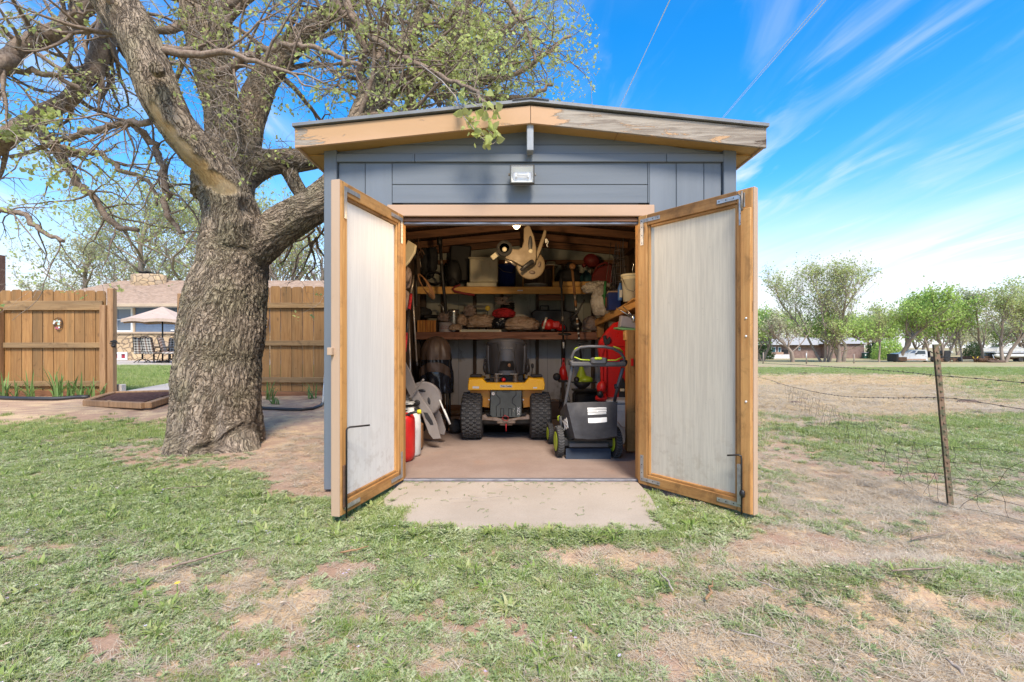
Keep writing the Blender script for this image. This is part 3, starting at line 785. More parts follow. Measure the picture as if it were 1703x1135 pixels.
m['clod'] = M('dry clod', (.40, .26, .18), (.30, .19, .13), .95, bump=.3)
bits('soil_clods', 1300, 1.4, 8, clod, m['clod'], 'small crumbs and clods of reddish soil on the bare ground', 'clods', flt=lambda x, y: cover(x, y)[0] < .45)
def dung(b, x, y, z, i):
    s_ = random.uniform(.02, .09)*(1+(random.random() < .2))
    b.blob((x, y, z+s_*.1), (s_*random.uniform(1.6, 3.2), s_*2, s_*.8), seed=i, amp=.6, fr=2, n=9, m=6, oct=3)
m['dung'] = M('dried dung', (.15, .095, .065), (.085, .055, .04), .95, bump=.4)
bits('pasture_dung', 120, 5.5, 34, dung, m['dung'], 'dark dried dung and clods scattered over the pasture', 'dung', .5, 1.2)
def chip(b, x, y, z, i):
    a = random.uniform(0, 6.28); L = random.uniform(.004, .015); w = L*random.uniform(.12, .45); d = Vector((math.cos(a), math.sin(a), random.uniform(-.2, .3)))*L; s_ = Vector((-math.sin(a), math.cos(a), 0))*w
    c = Vector((x, y, z+random.uniform(.006, .035)))
    b.add([c-d, c+s_, c+d, c-s_*.8+Vector((0, 0, .003))], [(0, 1, 2), (0, 2, 3)])
m['chip'] = M('dead leaf', (.38, .27, .19), (.52, .43, .33), .85, bump=0, ns=40)
bits('leaf_litter', 5000, 1.3, 6, chip, m['chip'], 'small dead leaves and bark chips strewn over the lawn', 'leaf litter')

# apron, path, patio
b = MB(); b.prism([(-.66, 2.735), (-.2, 2.70), (.865, 2.69), (.90, 2.95), (.945, 3.30), (.945, 3.632), (-.83, 3.632), (-.86, 3.25), (-.78, 2.92)], (0, 0, 0), (1, 0, 0), (0, 1, 0), .12, b=.006)
o = b.build('apron', m['apron']); settag(o, 'grooved pale concrete apron in front of the shed doorway', kind='structure')
bits2 = MB(); rs2 = random.Random(5)
for i in range(150):
    x = rs2.uniform(-.8, .9); y = 2.75+.87*rs2.random()**.6
    if rs2.random() < .45: y = 3.6+rs2.gauss(0, .02)
    a = rs2.uniform(0, 6.28); L = rs2.uniform(.008, .03)
    bits2.tube([(x, y, .004), (x+math.cos(a)*L, y+math.sin(a)*L, .008), (x+math.cos(a+.4)*L*2, y+math.sin(a+.4)*L*2, .004)], rs2.uniform(.0008, .0016), 4)
o = bits2.build('apron_litter', m['weed']); settag(o, 'grass clippings and weed bits lying on the concrete apron', 'clippings', kind='stuff')
b = MB()
zr = .16
b.prism([(WX(190,8.5),8.5),(WX(345,8.5),8.5),(WX(345,11.6),11.6),(WX(283,11.0),11.0),(WX(204,8.95),8.95)], (0, 0, .185), (1, 0, 0), (0, 1, 0), .1, b=.008)
o = b.build('path', m['patio']); settag(o, 'pale concrete path leading through the open gate', kind='structure')
b = MB(); b.prism([(-24, 20.3), (-7, 20.3), (-7, 25), (-24, 25)], (0, 0, .29), (1, 0, 0), (0, 1, 0), .12)
o = b.build('patio', m['patio']); settag(o, 'concrete patio along the house behind the fence', kind='structure')
# ================================================================== THE SHED
SY = 3.62; XL, XR = -1.389, 1.659; YB = 7.28; XP = .133
shed = thing('shed', 'blue grey garden shed with tan trim and both doors wide open', 'shed', (XP, SY, 0))
def part(b, name, mat, parent=None, **k): return b.build(name, mat, parent or shed, world=True, **k)
S = SY/F
# floor
b = MB(); b.box(((XL+XR)/2, (SY+YB)/2+.02, -.045), (XR-XL-.02, YB-SY-.0, .10), b=.006); part(b, 'floor', m['floor_in'])
b = MB(); b.beam((XL+.2, SY+.045, .008), (XR-.2, SY+.045, .008), .05, .016, .003); part(b, 'threshold', m['flashing'])
# front wall sheet behind the planks
OPL, OPR = -.815, .945          # door opening
ZT = WZ(338, SY)                # top of the lintel trim 2.09
ZH = WZ(257, SY)                # top of the frieze board 2.456
b = MB()
b.box(((XL+OPL)/2, SY+.045, ZT/2+.05), (OPL-XL-.01, .05, ZT+.1)); b.box(((XR+OPR)/2, SY+.045, ZT/2+.05), (XR-OPR-.01, .05, ZT+.1))
b.box((XP, SY+.045, (ZT+ZH)/2+.02), (XR-XL-.01, .05, ZH-ZT+.12))
part(b, 'front_wall', m['siding'])
def vboards(xs, z0, z1, y0):
    for i in range(len(xs)-1):
        w = xs[i+1]-xs[i]-.0035
        o = MB().box((0, 0, 0), (w, .014, z1-z0), b=.003).build('plank', m['siding'], shed); o.location = Vector(((xs[i]+xs[i+1])/2, y0, (z0+z1)/2))-shed.location
zf0, zf1 = -.04, WZ(271, SY)
vboards([XL+.09, WX(607, SY), WX(652, SY)], zf0, zf1, SY+.012)
vboards([WX(1080, SY), WX(1125, SY), WX(1171, SY), XR-.09], zf0, zf1, SY+.012)
for (y0, y1) in ((307, 271), (338, 307.6)):
    z0, z1 = WZ(y0, SY), WZ(y1, SY); x0, x1 = WX(652.5, SY), WX(1077, SY)
    part(MB().box(((x0+x1)/2, SY+.010, (z0+z1)/2), (x1-x0, .016, z1-z0-.0015), b=.002), 'plank', m['siding_x'])
part(MB().box((WX(1078.6, SY), SY+.008, (ZT+zf1)/2), (.010, .022, zf1-ZT), b=.002), 'batten', m['siding'])
# frieze board in three lengths, corner posts
for (a, c) in ((561, 690), (690.6, 1107), (1107.6, 1202)):
    part(MB().box(((WX(a, SY)+WX(c, SY))/2, SY-.002, (ZH+zf1)/2), (WX(c, SY)-WX(a, SY), .03, ZH-zf1-.003), b=.003), 'frieze_board', m['siding_x'])
for (x0, x1) in ((XL-.012, XL+.082), (XR-.082, XR+.012)):
    part(MB().box(((x0+x1)/2, SY+.003, (ZH+.05)/2-.03), (x1-x0, .045, ZH+.09), b=.004), 'corner_post', m['siding'])
    part(MB().box((x0 if x0 < 0 else x1, SY+.07, (ZH+.05)/2-.03), (.02, .09, ZH+.06), b=.004), 'corner_post', m['siding'])
# gable
ZE = ZH; ZP = 2.622; ov = .152
def roofz(x): return ZP+.012-abs(x-XP)*.1155*.9
for (zA, zB) in ((ZH-.02, 2.528), (2.530, 2.66)):
    def clipx(z):
        d = (ZP+.012-z)/(.1155*.9); return max(min(d, 1.52), 0.02)
    xa, xb_ = clipx(zA), clipx(min(zB, ZP+.01))
    part(MB().prism([(XP-xa, zA), (XP+xa, zA), (XP+xb_, min(zB, ZP+.01)), (XP-xb_, min(zB, ZP+.01))], (0, SY+.0065, 0), (1, 0, 0), (0, 0, 1), .014, b=.002), 'gable_plank', m['siding_x'])
part(MB().prism([(XL+.02, ZH-.05), (XR-.02, ZH-.05), (XR-.02, roofz(XR)), (XP, ZP), (XL+.02, roofz(XL))], (0, SY+.0205, 0), (1, 0, 0), (0, 0, 1), .03), 'gable_wall', m['siding'])
# side and back walls with boards outside
for sx, x in ((-1, XL+.03), (1, XR-.03)):
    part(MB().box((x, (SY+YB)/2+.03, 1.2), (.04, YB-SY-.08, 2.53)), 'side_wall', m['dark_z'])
    for i in range(18):
        w = (YB-SY)/18
        o = MB().box((0, 0, 0), (.014, w-.006, 2.46), b=.003).build('plank', m['siding'], shed); o.location = Vector((x+sx*.029, SY+.1+w*(i+.45), 1.19))-shed.location
part(MB().prism([(XL+.02, -.04), (XR-.02, -.04), (XR-.02, roofz(XR)), (XP, ZP+.010), (XL+.02, roofz(XL))], (0, YB+.012, 0), (1, 0, 0), (0, 0, 1), .03), 'back_wall', m['siding'])
# inside of the back wall: pale boards with grooves, plates and studs
bx = [XL+.05+i*(XR-XL-.1)/11 for i in range(12)]
for i in range(11):
    x0, x1 = bx[i], bx[i+1]
    for (z0, z1, mt) in ((.10, 1.36, 'wallin'), (1.36, 2.28, 'wallin_g')):
        part(MB().box(((x0+x1)/2, YB-.006, (z0+z1)/2), (x1-x0-.004, .012, z1-z0-.003), b=.002), 'wall_board', m[mt])
part(MB().prism([(XL+.1, 2.30), (XR-.1, 2.30), (XR-.2, roofz(XR)-.02), (XP, ZP-.02), (XL+.2, roofz(XL)-.02)], (0, YB-.0145, 0), (1, 0, 0), (0, 0, 1), .012), 'gable_lining', m['wallin_g'])
for x in (XL+.08, -1.03, WX(790, YB), WX(835, YB), WX(893, YB), WX(908, YB)+.25, WX(985, YB), 1.40, XR-.08):
    part(MB().box((x, YB-.050, 1.17), (.045, .07, 2.14), b=.003), 'stud', m['dark_z'])
part(MB().box((XP, YB-.052, .075), (XR-XL-.2, .085, .13), b=.004), 'bottom_plate', m['dark_x'])
part(MB().box((XP, YB-.055, 2.27), (XR-XL-.2, .085, .06), b=.004), 'top_plate', m['dark_x'])
for sx, x in ((-1, XL+.09), (1, XR-.09)):
    for y in (SY+.12, 4.25, 4.85, 5.45, 6.05, 6.65, 7.1):
        part(MB().box((x, y, 1.14), (.075, .04, 2.25), b=.003), 'stud', m['dark_z'])
    part(MB().box((x, (SY+YB)/2+.05, 2.29), (.085, YB-SY-.25, .06), b=.003), 'top_plate', m['dark_y'])
# rafters, ridge, roof boards
for y in (3.86, 4.42, 4.98, 5.54, 6.10, 6.66, 7.12):
    for sg in (-1, 1):
        xe = XP+sg*1.46
        part(MB().beam((XP+sg*.02, y, ZP-.075), (xe, y, roofz(xe)-.075), .04, .09, .003, up=(0, 0, 1)), 'rafter', m['dark_x'])
part(MB().box((XP, (SY+YB)/2, ZP-.07), (.035, YB-SY-.1, .11), b=.003), 'ridge_board', m['dark_y'])
Yf, Ybk = 3.463, YB+.16
def roof_slab(z_off, th, y0, y1, sg, xo, mat, name, xin=0):
    xa = XP+sg*xin; xe = XP+sg*xo; sl = .1155*.9
    za, ze = ZP+.012-xin*sl+z_off, ZP+.012-xo*sl+z_off
    pl = [(xa, za), (xe, ze), (xe, ze+th), (xa, za+th)]
    if sg < 0: pl = pl[::-1]
    return part(MB().prism(pl, (0, y0, 0), (1, 0, 0), (0, 0, 1), y1-y0, b=.0), name, mat)
for sg in (-1, 1):
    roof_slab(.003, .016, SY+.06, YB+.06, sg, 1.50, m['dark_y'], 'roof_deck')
    roof_slab(-.003, .012, Yf+.018, SY+.018, sg, 1.668, m['soffit'], 'soffit')
    # side soffit and side fascia
    xe = XP+sg*1.668; x1 = (XL-.013) if sg < 0 else (XR+.013)
    zs = ZP-1.668*.104
    part(MB().box(((x1+xe)/2, (SY+YB)/2+.1, zs+.008), (abs(xe-x1), YB-SY+.16, .012)), 'soffit', m['soffit'])
    part(MB().box((xe+sg*.010, (Yf+Ybk)/2+.012, zs+.055), (.02, Ybk-Yf-.02, .12), b=.003), 'fascia', m['trimtan'])
    # front fascia
    a, c = (XP+sg*.0015, ZP-.004), (XP+sg*1.69, ZP-.004-1.69*.1045)
    h1, h2 = .125, .14
    pl = [a, c, (c[0], c[1]+h2), (a[0], a[1]+h1)]
    if sg < 0: pl = [a, (a[0], a[1]+h1), (c[0], c[1]+h2), c]
    pl2 = [(x-XP, z) for x, z in pl]
    o = MB().prism([(x-0, z) for x, z in pl2], (0, 0, 0), (1, 0, 0), (0, 0, 1), .02, b=.002).build('fascia', m['fascia'], shed); o.location = (0, Yf-SY, 0)
    if sg > 0: o['label'] = 'peeling tan fascia board rotten at its outer end'
    roof_slab(.129, .022, Yf-.022, Ybk, sg, 1.70, m['drip'], 'drip_edge')
# split of the soffit board
part(MB().box((WX(1024, 3.55), 3.54, roofz(WX(1024, 3.55))-.017), (.003, .15, .004), rotm(0, 6, 0)), 'soffit_joint', m['dark_x'])
# shingles: courses laid from the eaves to the ridge; tabs offset each course
sh_len, sl = .333, .104
tab = MB().box((0, 0, 0), (.19, .326, .008), b=.002).build('shingle', m['shingle'], shed)
first = True; cnt = 0
for sg in (-1, 1):
    ang = math.atan(.104)*sg
    nc = 12
    for c in range(nc):
        d = 1.69-c*.143
        if d < .05: d = .06
        for k in range(12):
            y = Yf-.03+.333*(k+(.5 if c % 2 else 1.0)*.5)+.165
            if y > Ybk: continue
            cnt += 1
            o = tab if first else tab.copy()
            if not first: COL.objects.link(o); o.parent = shed
            first = False; o.name = 'shingle'
            x = XP+sg*(d-.075)
            o.location = Vector((x, y-.02*random.random()*(k > 0)-.0, ZP+.012+.151+.010-(d-.075)*.1045+random.uniform(-.001, .002)))-shed.location
            o.rotation_euler = (0, ang+sg*(.035), 0)
for k in range(13):
    part(MB().prism([(-.13, -.0135), (0, 0), (.13, -.0135), (.13, -.0075), (0, .006), (-.13, -.0075)][::-1] if False else [(-.13, -.0135), (.0, 0.0), (.13, -.0135), (.13, -.0065), (0, .008), (-.13, -.0065)], (XP, Yf-.03+k*.30, ZP+.012+.147+.002*(k % 2)), (1, 0, 0), (0, 0, 1), .31), 'ridge_cap', m['shingle'])
# king block under the peak
part(MB().box((WX(881.5, 3.52), 3.535, WZ(231, 3.52)+.005), (.048, .095, .205), rotm(0, 0, 0), b=.004), 'peak_block', m['white_wood'])
# lintel trim, header and track
z0, z1 = WZ(360, SY-.02), WZ(341, SY-.02)
part(MB().box(((WX(645, SY)+WX(1087, SY))/2, SY-.012, (z0+z1)/2), (WX(1087, SY)-WX(645, SY), .026, z1-z0), b=.004), 'lintel_trim', m['trimtan'])
part(MB().box(((OPL+OPR)/2, SY+.045, WZ(366, SY)), (OPR-OPL+.02, .09, .024), b=.003), 'header', m['dark_x'])
part(MB().box(((OPL+OPR)/2, SY+.035, WZ(370.5, SY+.03)), (OPR-OPL+.02, .045, .036), b=.004), 'track', m['flashing'])
part(MB().box(((OPL+OPR)/2, SY+.09, 2.03), (OPR-OPL+.1, .04, .14), b=.003), 'header', m['dark_x'])
for x in (OPL-.02, OPR+.02):
    part(MB().box((x, SY+.045, .98), (.04, .085, 1.93), b=.003), 'door_jamb', m['pine_z'])
# ---- doors. local frame: x along the door from hinge to free edge, y = thickness (outside face at +t), z up
def door(name, hinge, free, zb, zt, t, mirror, pmat, lab, extra):
    hinge, free = Vector((*hinge, 0)), Vector((*free, 0)); L = (free-hinge).length; ang = math.atan2(free.y-hinge.y, free.x-hinge.x)
    d = bpy.data.objects.new(name, None); COL.objects.link(d); d.parent = shed; d['label'] = lab
    mw = Matrix.Translation(hinge+Vector((0, 0, zb))) @ Matrix.Rotation(ang, 4, 'Z'); MATS[d.name] = mw
    d.matrix_local = Matrix.Translation(-shed.location) @ mw
    H = zt-zb; s = -1 if mirror else 1     # the inner face looks along +s
    yi = s*.0
    fy = lambda y: -s*y                      # y measured from inner face into the door
    st = .078; th = .035
    def p(b, nm, mt, **k): return b.build(nm, mt, d, **k)
    hs_, fs_ = (.078, .095) if mirror else (.075, .062)
    p(MB().box((hs_/2, fy(th/2), H/2), (hs_, th, H), b=.004), 'stile', m['pine_z'])
    p(MB().box((L-fs_/2, fy(th/2), H/2), (fs_, th, H), b=.004), 'stile', m['pine_z'])
    for z in (st/2, H-st/2): p(MB().box(((hs_+L-fs_)/2, fy(th/2+.001), z), (L-fs_-hs_-.002, th, st), b=.004), 'rail', m['pine_x'])
    # inner lip
    for (x0, x1, z0, z1) in ((hs_, hs_+.018, st, H-st), (L-fs_-.018, L-fs_, st, H-st)):
        p(MB().box(((x0+x1)/2, fy(.023), H/2), (x1-x0, .024, z1-z0-.002), b=.003), 'stop', m['pine_z'])
    for z in (st+.009, H-st-.009): p(MB().box((L/2, fy(.0245), z), (L-fs_-hs_-.04, .024, .018), b=.003), 'stop', m['pine_x'])
    p(MB().box((L/2, fy(th-.004), H/2), (L-.03, .008, H-.04)), 'panel', pmat)
    # outside skin
    n = 4
    for i in range(n):
        x0 = .002+i*(L-.004)/n; p(MB().box((x0+(L-.004)/n/2, fy(th+.007), H/2), ((L-.004)/n-.005, .012, H), b=.002), 'outer_plank', m['siding'])
    p(MB().box((L-.04, fy(th+.024), H/2), (.08, .021, H+.002), b=.003), 'outer_trim', m['edgetan'])
    p(MB().box((L+.004, fy((t-.012)/2+.004), H/2), (.010, t-.016, H+.004), b=.002), 'edge_strip', m['edgetan'])
    for z in (.04, H-.04): p(MB().box((L/2-.04, fy(th+.024), z), (L-.09, .021, .08), b=.003), 'outer_trim', m['edgetan'])
    # corner brackets: L shaped plates with screw heads
    for (cx, sx) in ((.022, 1), (L-.026-(.03 if mirror else 0), -1)):
        for (cz, sz) in ((.028, 1), (H-.028, -1)):
            hl, vl, w = .17, .19, .026
            pl = [(0, 0), (hl*sx, 0), (hl*sx, w*sz), (w*sx, w*sz), (w*sx, vl*sz), (0, vl*sz)]
            if sx*sz < 0: pl = pl[::-1]
            bb = MB()
            if s < 0:   # inner face looks to +y local ... orientation chosen below
                bb.prism([(-x, z) for x, z in pl][::-1] if False else pl, (cx, fy(-.003), cz), (1, 0, 0), (0, 0, 1), .003)
            else: bb.prism(pl, (cx, fy(-.003), cz), (1, 0, 0), (0, 0, 1), .003)
            pb = p(bb, 'corner_bracket', m['galv'])
            sb = MB()
            for (qx, qz) in ((.013, .013), (.06, .013), (.11, .013), (.155, .013), (.013, .06), (.013, .12), (.013, .175)):
                sb.lathe([(.004, 0), (.003, .002), (0, .0022)], (cx+qx*sx, fy(-.0035), cz+qz*sz), 8, (0, s, 0))
            so = sb.build('screw', m['blackmetal'], pb)
    extra(d, L, H, fy, s)
    return d
def left_extra(d, L, H, fy, s):
    b = MB(); b.lathe([(.006, 0), (.006, .01)], (L-.03, fy(-.01), .12), 8)
    for z in (.19, .04): pass
    # drop bolt: sleeve plate and rod with a long bent handle
    q = MB().box((L-.027, fy(-.008), .17), (.035, .012, .25), b=.003).build('bolt_sleeve', m['rusty'], d)
    r = .0055
    MB().tube([(L-.027, fy(-.018), -.02), (L-.027, fy(-.018), .5), (L-.030, fy(-.022), .512), (L-.044, fy(-.03), .516), (L-.17, fy(-.085), .510)], r, 8).build('drop_bolt', m['blackmetal'], d)
    MB().box((L+.02, fy(.055), H*.49), (.035, .03, .045), b=.003).build('latch_block', m['edgetan'], d)
def right_extra(d, L, H, fy, s):
    bd = MB(); bd.box((L-.032, fy(-.010), H*.5-.06), (.062, .018, H-.13), b=.003); o = bd.build('meeting_board', m['pine_z'], d)
    c = MB()
    for z in (H*.345, H*.545, H*.60): c.lathe([(.007, 0), (.006, .003), (0, .003)], (L-.028, fy(-.0195), z), 10, (0, s, 0))
    c.build('bolt_cap', m['white'], d)
    MB().box((L-.075, fy(-.008), .17), (.03, .012, .25), b=.003).build('bolt_sleeve', m['galv'], d)
    MB().tube([(L-.050, fy(-.030), -.10), (L-.050, fy(-.030), .33), (L-.052, fy(-.032), .352), (L-.066, fy(-.038), .358), (L-.125, fy(-.06), .347)], .0055, 8).build('drop_bolt', m['blackmetal'], d)
    q = MB(); q.blob((L-.045, fy(-.032), .125), (.035, .03, .05), 3, .4, 2, 10, 8); q.build('bolt_clamp', m['blackmetal'], d)
    # top latch
    q = MB(); q.box((L-.048, fy(-.022), H-.075), (.03, .005, .09), b=.002); q.tube([(L-.048, fy(-.032), H-.02), (L-.048, fy(-.032), H-.14)], .006, 8); q.tube([(L-.048, fy(-.032), H-.05), (L-.07, fy(-.04), H-.035)], .004, 6)
    q.build('barrel_bolt', m['steel'], d)
door('door', (-.808, 3.60), (-1.0, 2.83), .024, 1.994, .07, False, m['panel_l'], 'open door with a white inner panel, swung toward the tree', left_extra)
door('door', (.939, 3.60), (1.451, 2.92), -.001, 1.983, .062, True, m['panel_r'], 'open door with a stained grey inner panel, toward the pasture', right_extra)
# ---- shelves (fixed boards)
Yu = 6.55; zu0, zu1 = WZ(489, Yu), WZ(477, Yu)
xa, xb_ = XL+.10, WX(990, Yu)
part(MB().box(((xa+xb_)/2, Yu+.02, (zu0+zu1)/2), (xb_-xa, .038, zu1-zu0), b=.004), 'shelf_edge', m['pine_in'])
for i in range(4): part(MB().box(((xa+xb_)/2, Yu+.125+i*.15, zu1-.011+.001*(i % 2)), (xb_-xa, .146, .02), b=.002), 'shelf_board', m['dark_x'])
part(MB().box((WX(952, Yu), Yu+.0, zu1+.035), (WX(985, Yu)-WX(919, Yu), .03, .065), b=.004), 'shelf_cleat', m['pine_in'])
part(MB().box((WX(865, Yu), Yu-.001, zu0+.045), (.075, .004, .016)), 'label', m['white'])
Yl = 6.45; zl0, zl1 = WZ(565, Yl), WZ(552.5, Yl)
xa2, xb2 = XL+.10, WX(1002, Yl)
part(MB().box(((xa2+xb2)/2, Yl+.02, (zl0+zl1)/2), (xb2-xa2, .04, zl1-zl0), b=.004), 'shelf_edge', m['redwood'])
for i in range(4): part(MB().box(((xa2+xb2)/2, Yl+.125+i*.165, zl1-.011+.001*(i % 2)), (xb2-xa2, .16, .02), b=.002), 'shelf_board', m['redwood'])
part(MB().box((WX(917, Yl+.3), Yl+.3, WZ(493, Yl+.3)-.02), (.36, .04, .08), b=.003), 'shelf_bearer', m['dark_x'])
# side shelf along the far right wall, and its posts
ys0, ys1 = 4.75, 6.45
zs = WZ(537, ys1)+.065
xs_ = WX(989, ys1)
b = MB(); b.beam((WX(1062, 4.72), 4.72, WZ(503, 4.72)), (WX(990, ys1), ys1, WZ(538.5, ys1)), .04, .085, .004); part(b, 'shelf_edge', m['pine_iny'])
SHZ = lambda y: (WZ(503, 4.72)*(ys1-y)+WZ(538.5, ys1)*(y-4.72))/(ys1-4.72)
for k in range(3):
    b = MB(); x0 = 1.24+.12*k
    b.beam((x0+.04*0, 4.72, SHZ(4.72)+.034+.001*k), (x0, ys1, SHZ(ys1)+.034+.001*k), .116, .018, .002); part(b, 'shelf_board', m['pine_iny'])
part(MB().box((WX(998.5, 6.35), 6.36, (WZ(543, 6.35)+WZ(556, 6.35))/2), (.09, .05, .19), b=.003), 'shelf_post', m['pine_z'])
part(MB().box((WX(1049, 4.55), 4.58, WZ(650, 4.55)), (.075, .08, 1.14), b=.004), 'shelf_post', m['pine_z'])
part(MB().box((WX(1050, 4.55)+.02, 4.60, WZ(558, 4.55)), (.15, .10, .09), b=.004), 'shelf_bearer', m['pine_iny'])
part(MB().box((WX(1053, 4.5), 4.535, WZ(603, 4.5)), (.025, .006, .07), b=.002), 'tag', m['red'])
for zz_ in (1.15, .42):
    part(MB().box((1.44, 5.3, zz_-.25), (.22, 1.5, .03), b=.003), 'shelf_board', m['pine_iny'])
# ---- floodlight on the gable, and the bare bulb inside
fl = thing('floodlight', 'rectangular halogen floodlight fixed on the blue gable above the doorway', 'floodlight', (WX(868.5, SY), SY-.04, WZ(290, SY)))
Yl_ = SY-.10
x0, x1, za, zb = WX(848, Yl_), WX(889, Yl_), WZ(306, Yl_), WZ(274, Yl_)
b = MB(); b.box(((x0+x1)/2, Yl_+.06, (za+zb)/2-.012), (x1-x0-.03, .05, (zb-za)*.7), b=.012); b.box(((x0+x1)/2, SY-.02, (za+zb)/2), (.07, .05, .07), b=.01); b.build('housing', m['galv'], fl, world=True)
w = .010
b = MB()
b.box(((x0+x1)/2, Yl_+.02, zb-w/2), (x1-x0, .045, w), b=.003); b.box(((x0+x1)/2, Yl_+.012, za+w/2), (x1-x0, .045, w), b=.003)
b.box((x0+w/2, Yl_+.015, (za+zb)/2), (w, .045, zb-za-.02), b=.003); b.box((x1-w/2, Yl_+.015, (za+zb)/2), (w, .045, zb-za-.02), b=.003)
b.build('bezel', M('dull bronze bezel', (.10, .095, .08), (.06, .055, .045), .5, metal=.5), fl, world=True)
ref = M('cream reflector', (.62, .62, .52), (.55, .55, .45), .35, bump=.1)
b = MB(); zc_ = (za+zb)/2
b.grid(lambda u, v: Vector((x0+.012+(x1-x0-.024)*u, Yl_+.012+.035*math.sin(math.pi*v)**.7, za+.012+(zb-za-.024)*v)), 1, 10); b.build('reflector', ref, fl, world=True)
b = MB(); b.tube([(x0+.045, Yl_+.015, zc_), (x1-.045, Yl_+.015, zc_)], .006, 8); b.box((x0+.045, Yl_+.02, zc_), (.012, .02, .03)); b.box((x1-.045, Yl_+.02, zc_), (.012, .02, .03)); b.build('tube', m['whitep'], fl, world=True)
gl = NT('clear glass pane'); gl.done((1, 1, 1), .03); gl.p.inputs['Alpha'].default_value = .12
m['glass'] = gl.m
b = MB(); b.box((x0-.006, Yl_+.01, zc_), (.012, .018, .018), b=.004); b.box((x1+.006, Yl_+.01, zc_), (.012, .018, .018), b=.004); b.build('screw', m['steel'], fl, world=True)
b = MB(); b.box(((x0+x1)/2, Yl_-.004, zc_), (x1-x0-.018, .003, zb-za-.018)); b.build('pane', m['glass'], fl, world=True)

Yb_ = 3.95
bp = Vector((WX(859, Yb_), Yb_, WZ(374.5, Yb_)))
bulb = thing('light_bulb', 'small glowing warm bulb hanging just behind the doorway header', 'light bulb', bp+Vector((0, 0, .06)))
em = NT('glowing bulb'); e = em.n('ShaderNodeEmission'); e.inputs[0].default_value = (1, .72, .38, 1); e.inputs[1].default_value = 8; em.l(e.outputs[0], em.out.inputs[0])
b = MB(); b.lathe([(0, -.033), (.014, -.030), (.026, -.016), (.03, 0), (.026, .014), (.016, .028), (.013, .04)], bp, 16); b.build('globe', em.m, bulb, world=True)
b = MB(); b.lathe([(.016, .036), (.018, .06), (.022, .075), (.022, .10)], bp, 12); b.build('socket', m['black'], bulb, world=True)
ld = bpy.data.lights.new('bulb_light', 'POINT'); lo = bpy.data.objects.new('bulb_light', ld); COL.objects.link(lo); lo.location = bp+Vector((0, .02, -.05)); ld.energy = 19; ld.color = (1, .68, .36); ld.shadow_soft_size = .04
# scuffs and scrapes on the stained panel, given by their place on the door
dr = [o for o in bpy.data.objects if o.name.startswith('door.001')][0]
sm_ = M('dark scuff', (.09, .06, .04), (.16, .12, .09), .9, bump=0)
for (fx, fz, L_, a_, w_) in ((.50, .25, .05, -30, .006), (.62, .14, .12, 8, .005), (.30, .22, .10, -60, .0018), (.78, .38, .03, 70, .010), (.82, .42, .04, 80, .006), (.27, .42, .012, 0, .010), (.60, .22, .012, 0, .006), (.80, .83, .14, 4, .0022), (.20, .16, .02, 40, .006), (.70, .24, .015, 80, .005), (.45, .40, .07, 85, .0016), (.86, .31, .02, 20, .008)):
    b = MB(); c_ = Vector((.08+fx*.70, -.0315*(1)*0+0, .06+fz*1.85)); pts = []
    rr_ = random.Random(fx*100)
    for k in range(6): t = (k/5-.5)*L_; pts.append(c_+Vector((t*math.cos(R(a_))+rr_.gauss(0, .002), .0305, t*math.sin(R(a_))+rr_.gauss(0, .003))))
    b.tube(pts, [w_*.3, w_*.8, w_, w_*.9, w_*.6, w_*.2], 5); b.v = [(x, .0305+(y-.0305)*.12, z) for x, y, z in b.v]
    b.build('scuff', sm_, dr)
# ================================================================== THINGS IN THE SHED
def WB(b, t, name, mat, **k): return b.build(name, mat, t, world=True, **k)
def poly_px(pts, Y): return [(WX(px, Y), WZ(py, Y)) for px, py in pts]
def pprism(b, pts, Y, depth, bev=.004, mi=0):
    """outline given by its place in the photo at depth Y, extruded away from the viewer"""
    pl = poly_px(pts, Y)
    a = sum(pl[i-1][0]*pl[i][1]-pl[i][0]*pl[i-1][1] for i in range(len(pl)))
    if a < 0: pl = pl[::-1]
    return b.prism(pl, (0, Y, 0), (1, 0, 0), (0, 0, 1), depth, b=bev, mi=mi)

# ---- riding mower, seen from behind
Yt = 5.33; s = Yt/F; xc = WX(842, Yt)
tr = thing('riding_mower', 'yellow riding mower with black seat parked facing the back wall', 'riding mower', (xc, Yt, .01))
def T(b, n, mt, **k): return b.build(n, mt, tr, **k)      # local: x across, y forward, z up
def tyre(Rr, Wd, rim_r, tread=True):
    b = MB(); w = Wd/2
    prof = [(rim_r, -w*.8), (rim_r+.02, -w*.92), (Rr*.78, -w), (Rr*.92, -w*.93), (Rr*.985, -w*.78), (Rr, -w*.5), (Rr, 0), (Rr, w*.5), (Rr*.985, w*.78), (Rr*.92, w*.93), (Rr*.78, w), (rim_r+.02, w*.92), (rim_r, w*.8)]
    b.lathe(prof, (0, 0, 0), 40, (1, 0, 0)); return b
def turf_lugs(Rr, Wd, rows=30, cols=5):
    b = MB()
    for i in range(rows):
        for j in range(cols):
            th = 2*math.pi*(i+(.5 if j % 2 else 0))/rows; x = (j-(cols-1)/2)*Wd*.82/cols
            rr = Rr*(1.0 if abs(x) < Wd*.3 else .985)
            c = Vector((x, math.cos(th)*rr, math.sin(th)*rr)); mrot = Matrix.Rotation(th-math.pi/2, 3, 'X')
            for sg in (-1, 1): b.box(c+mrot @ Vector((sg*Wd*.040, 0, 0)), (Wd*.092, 2*math.pi*Rr/rows*.40, .016), mrot @ Matrix.Rotation(sg*.42, 3, 'Z'))
    return b
RW, WW = .252, .232
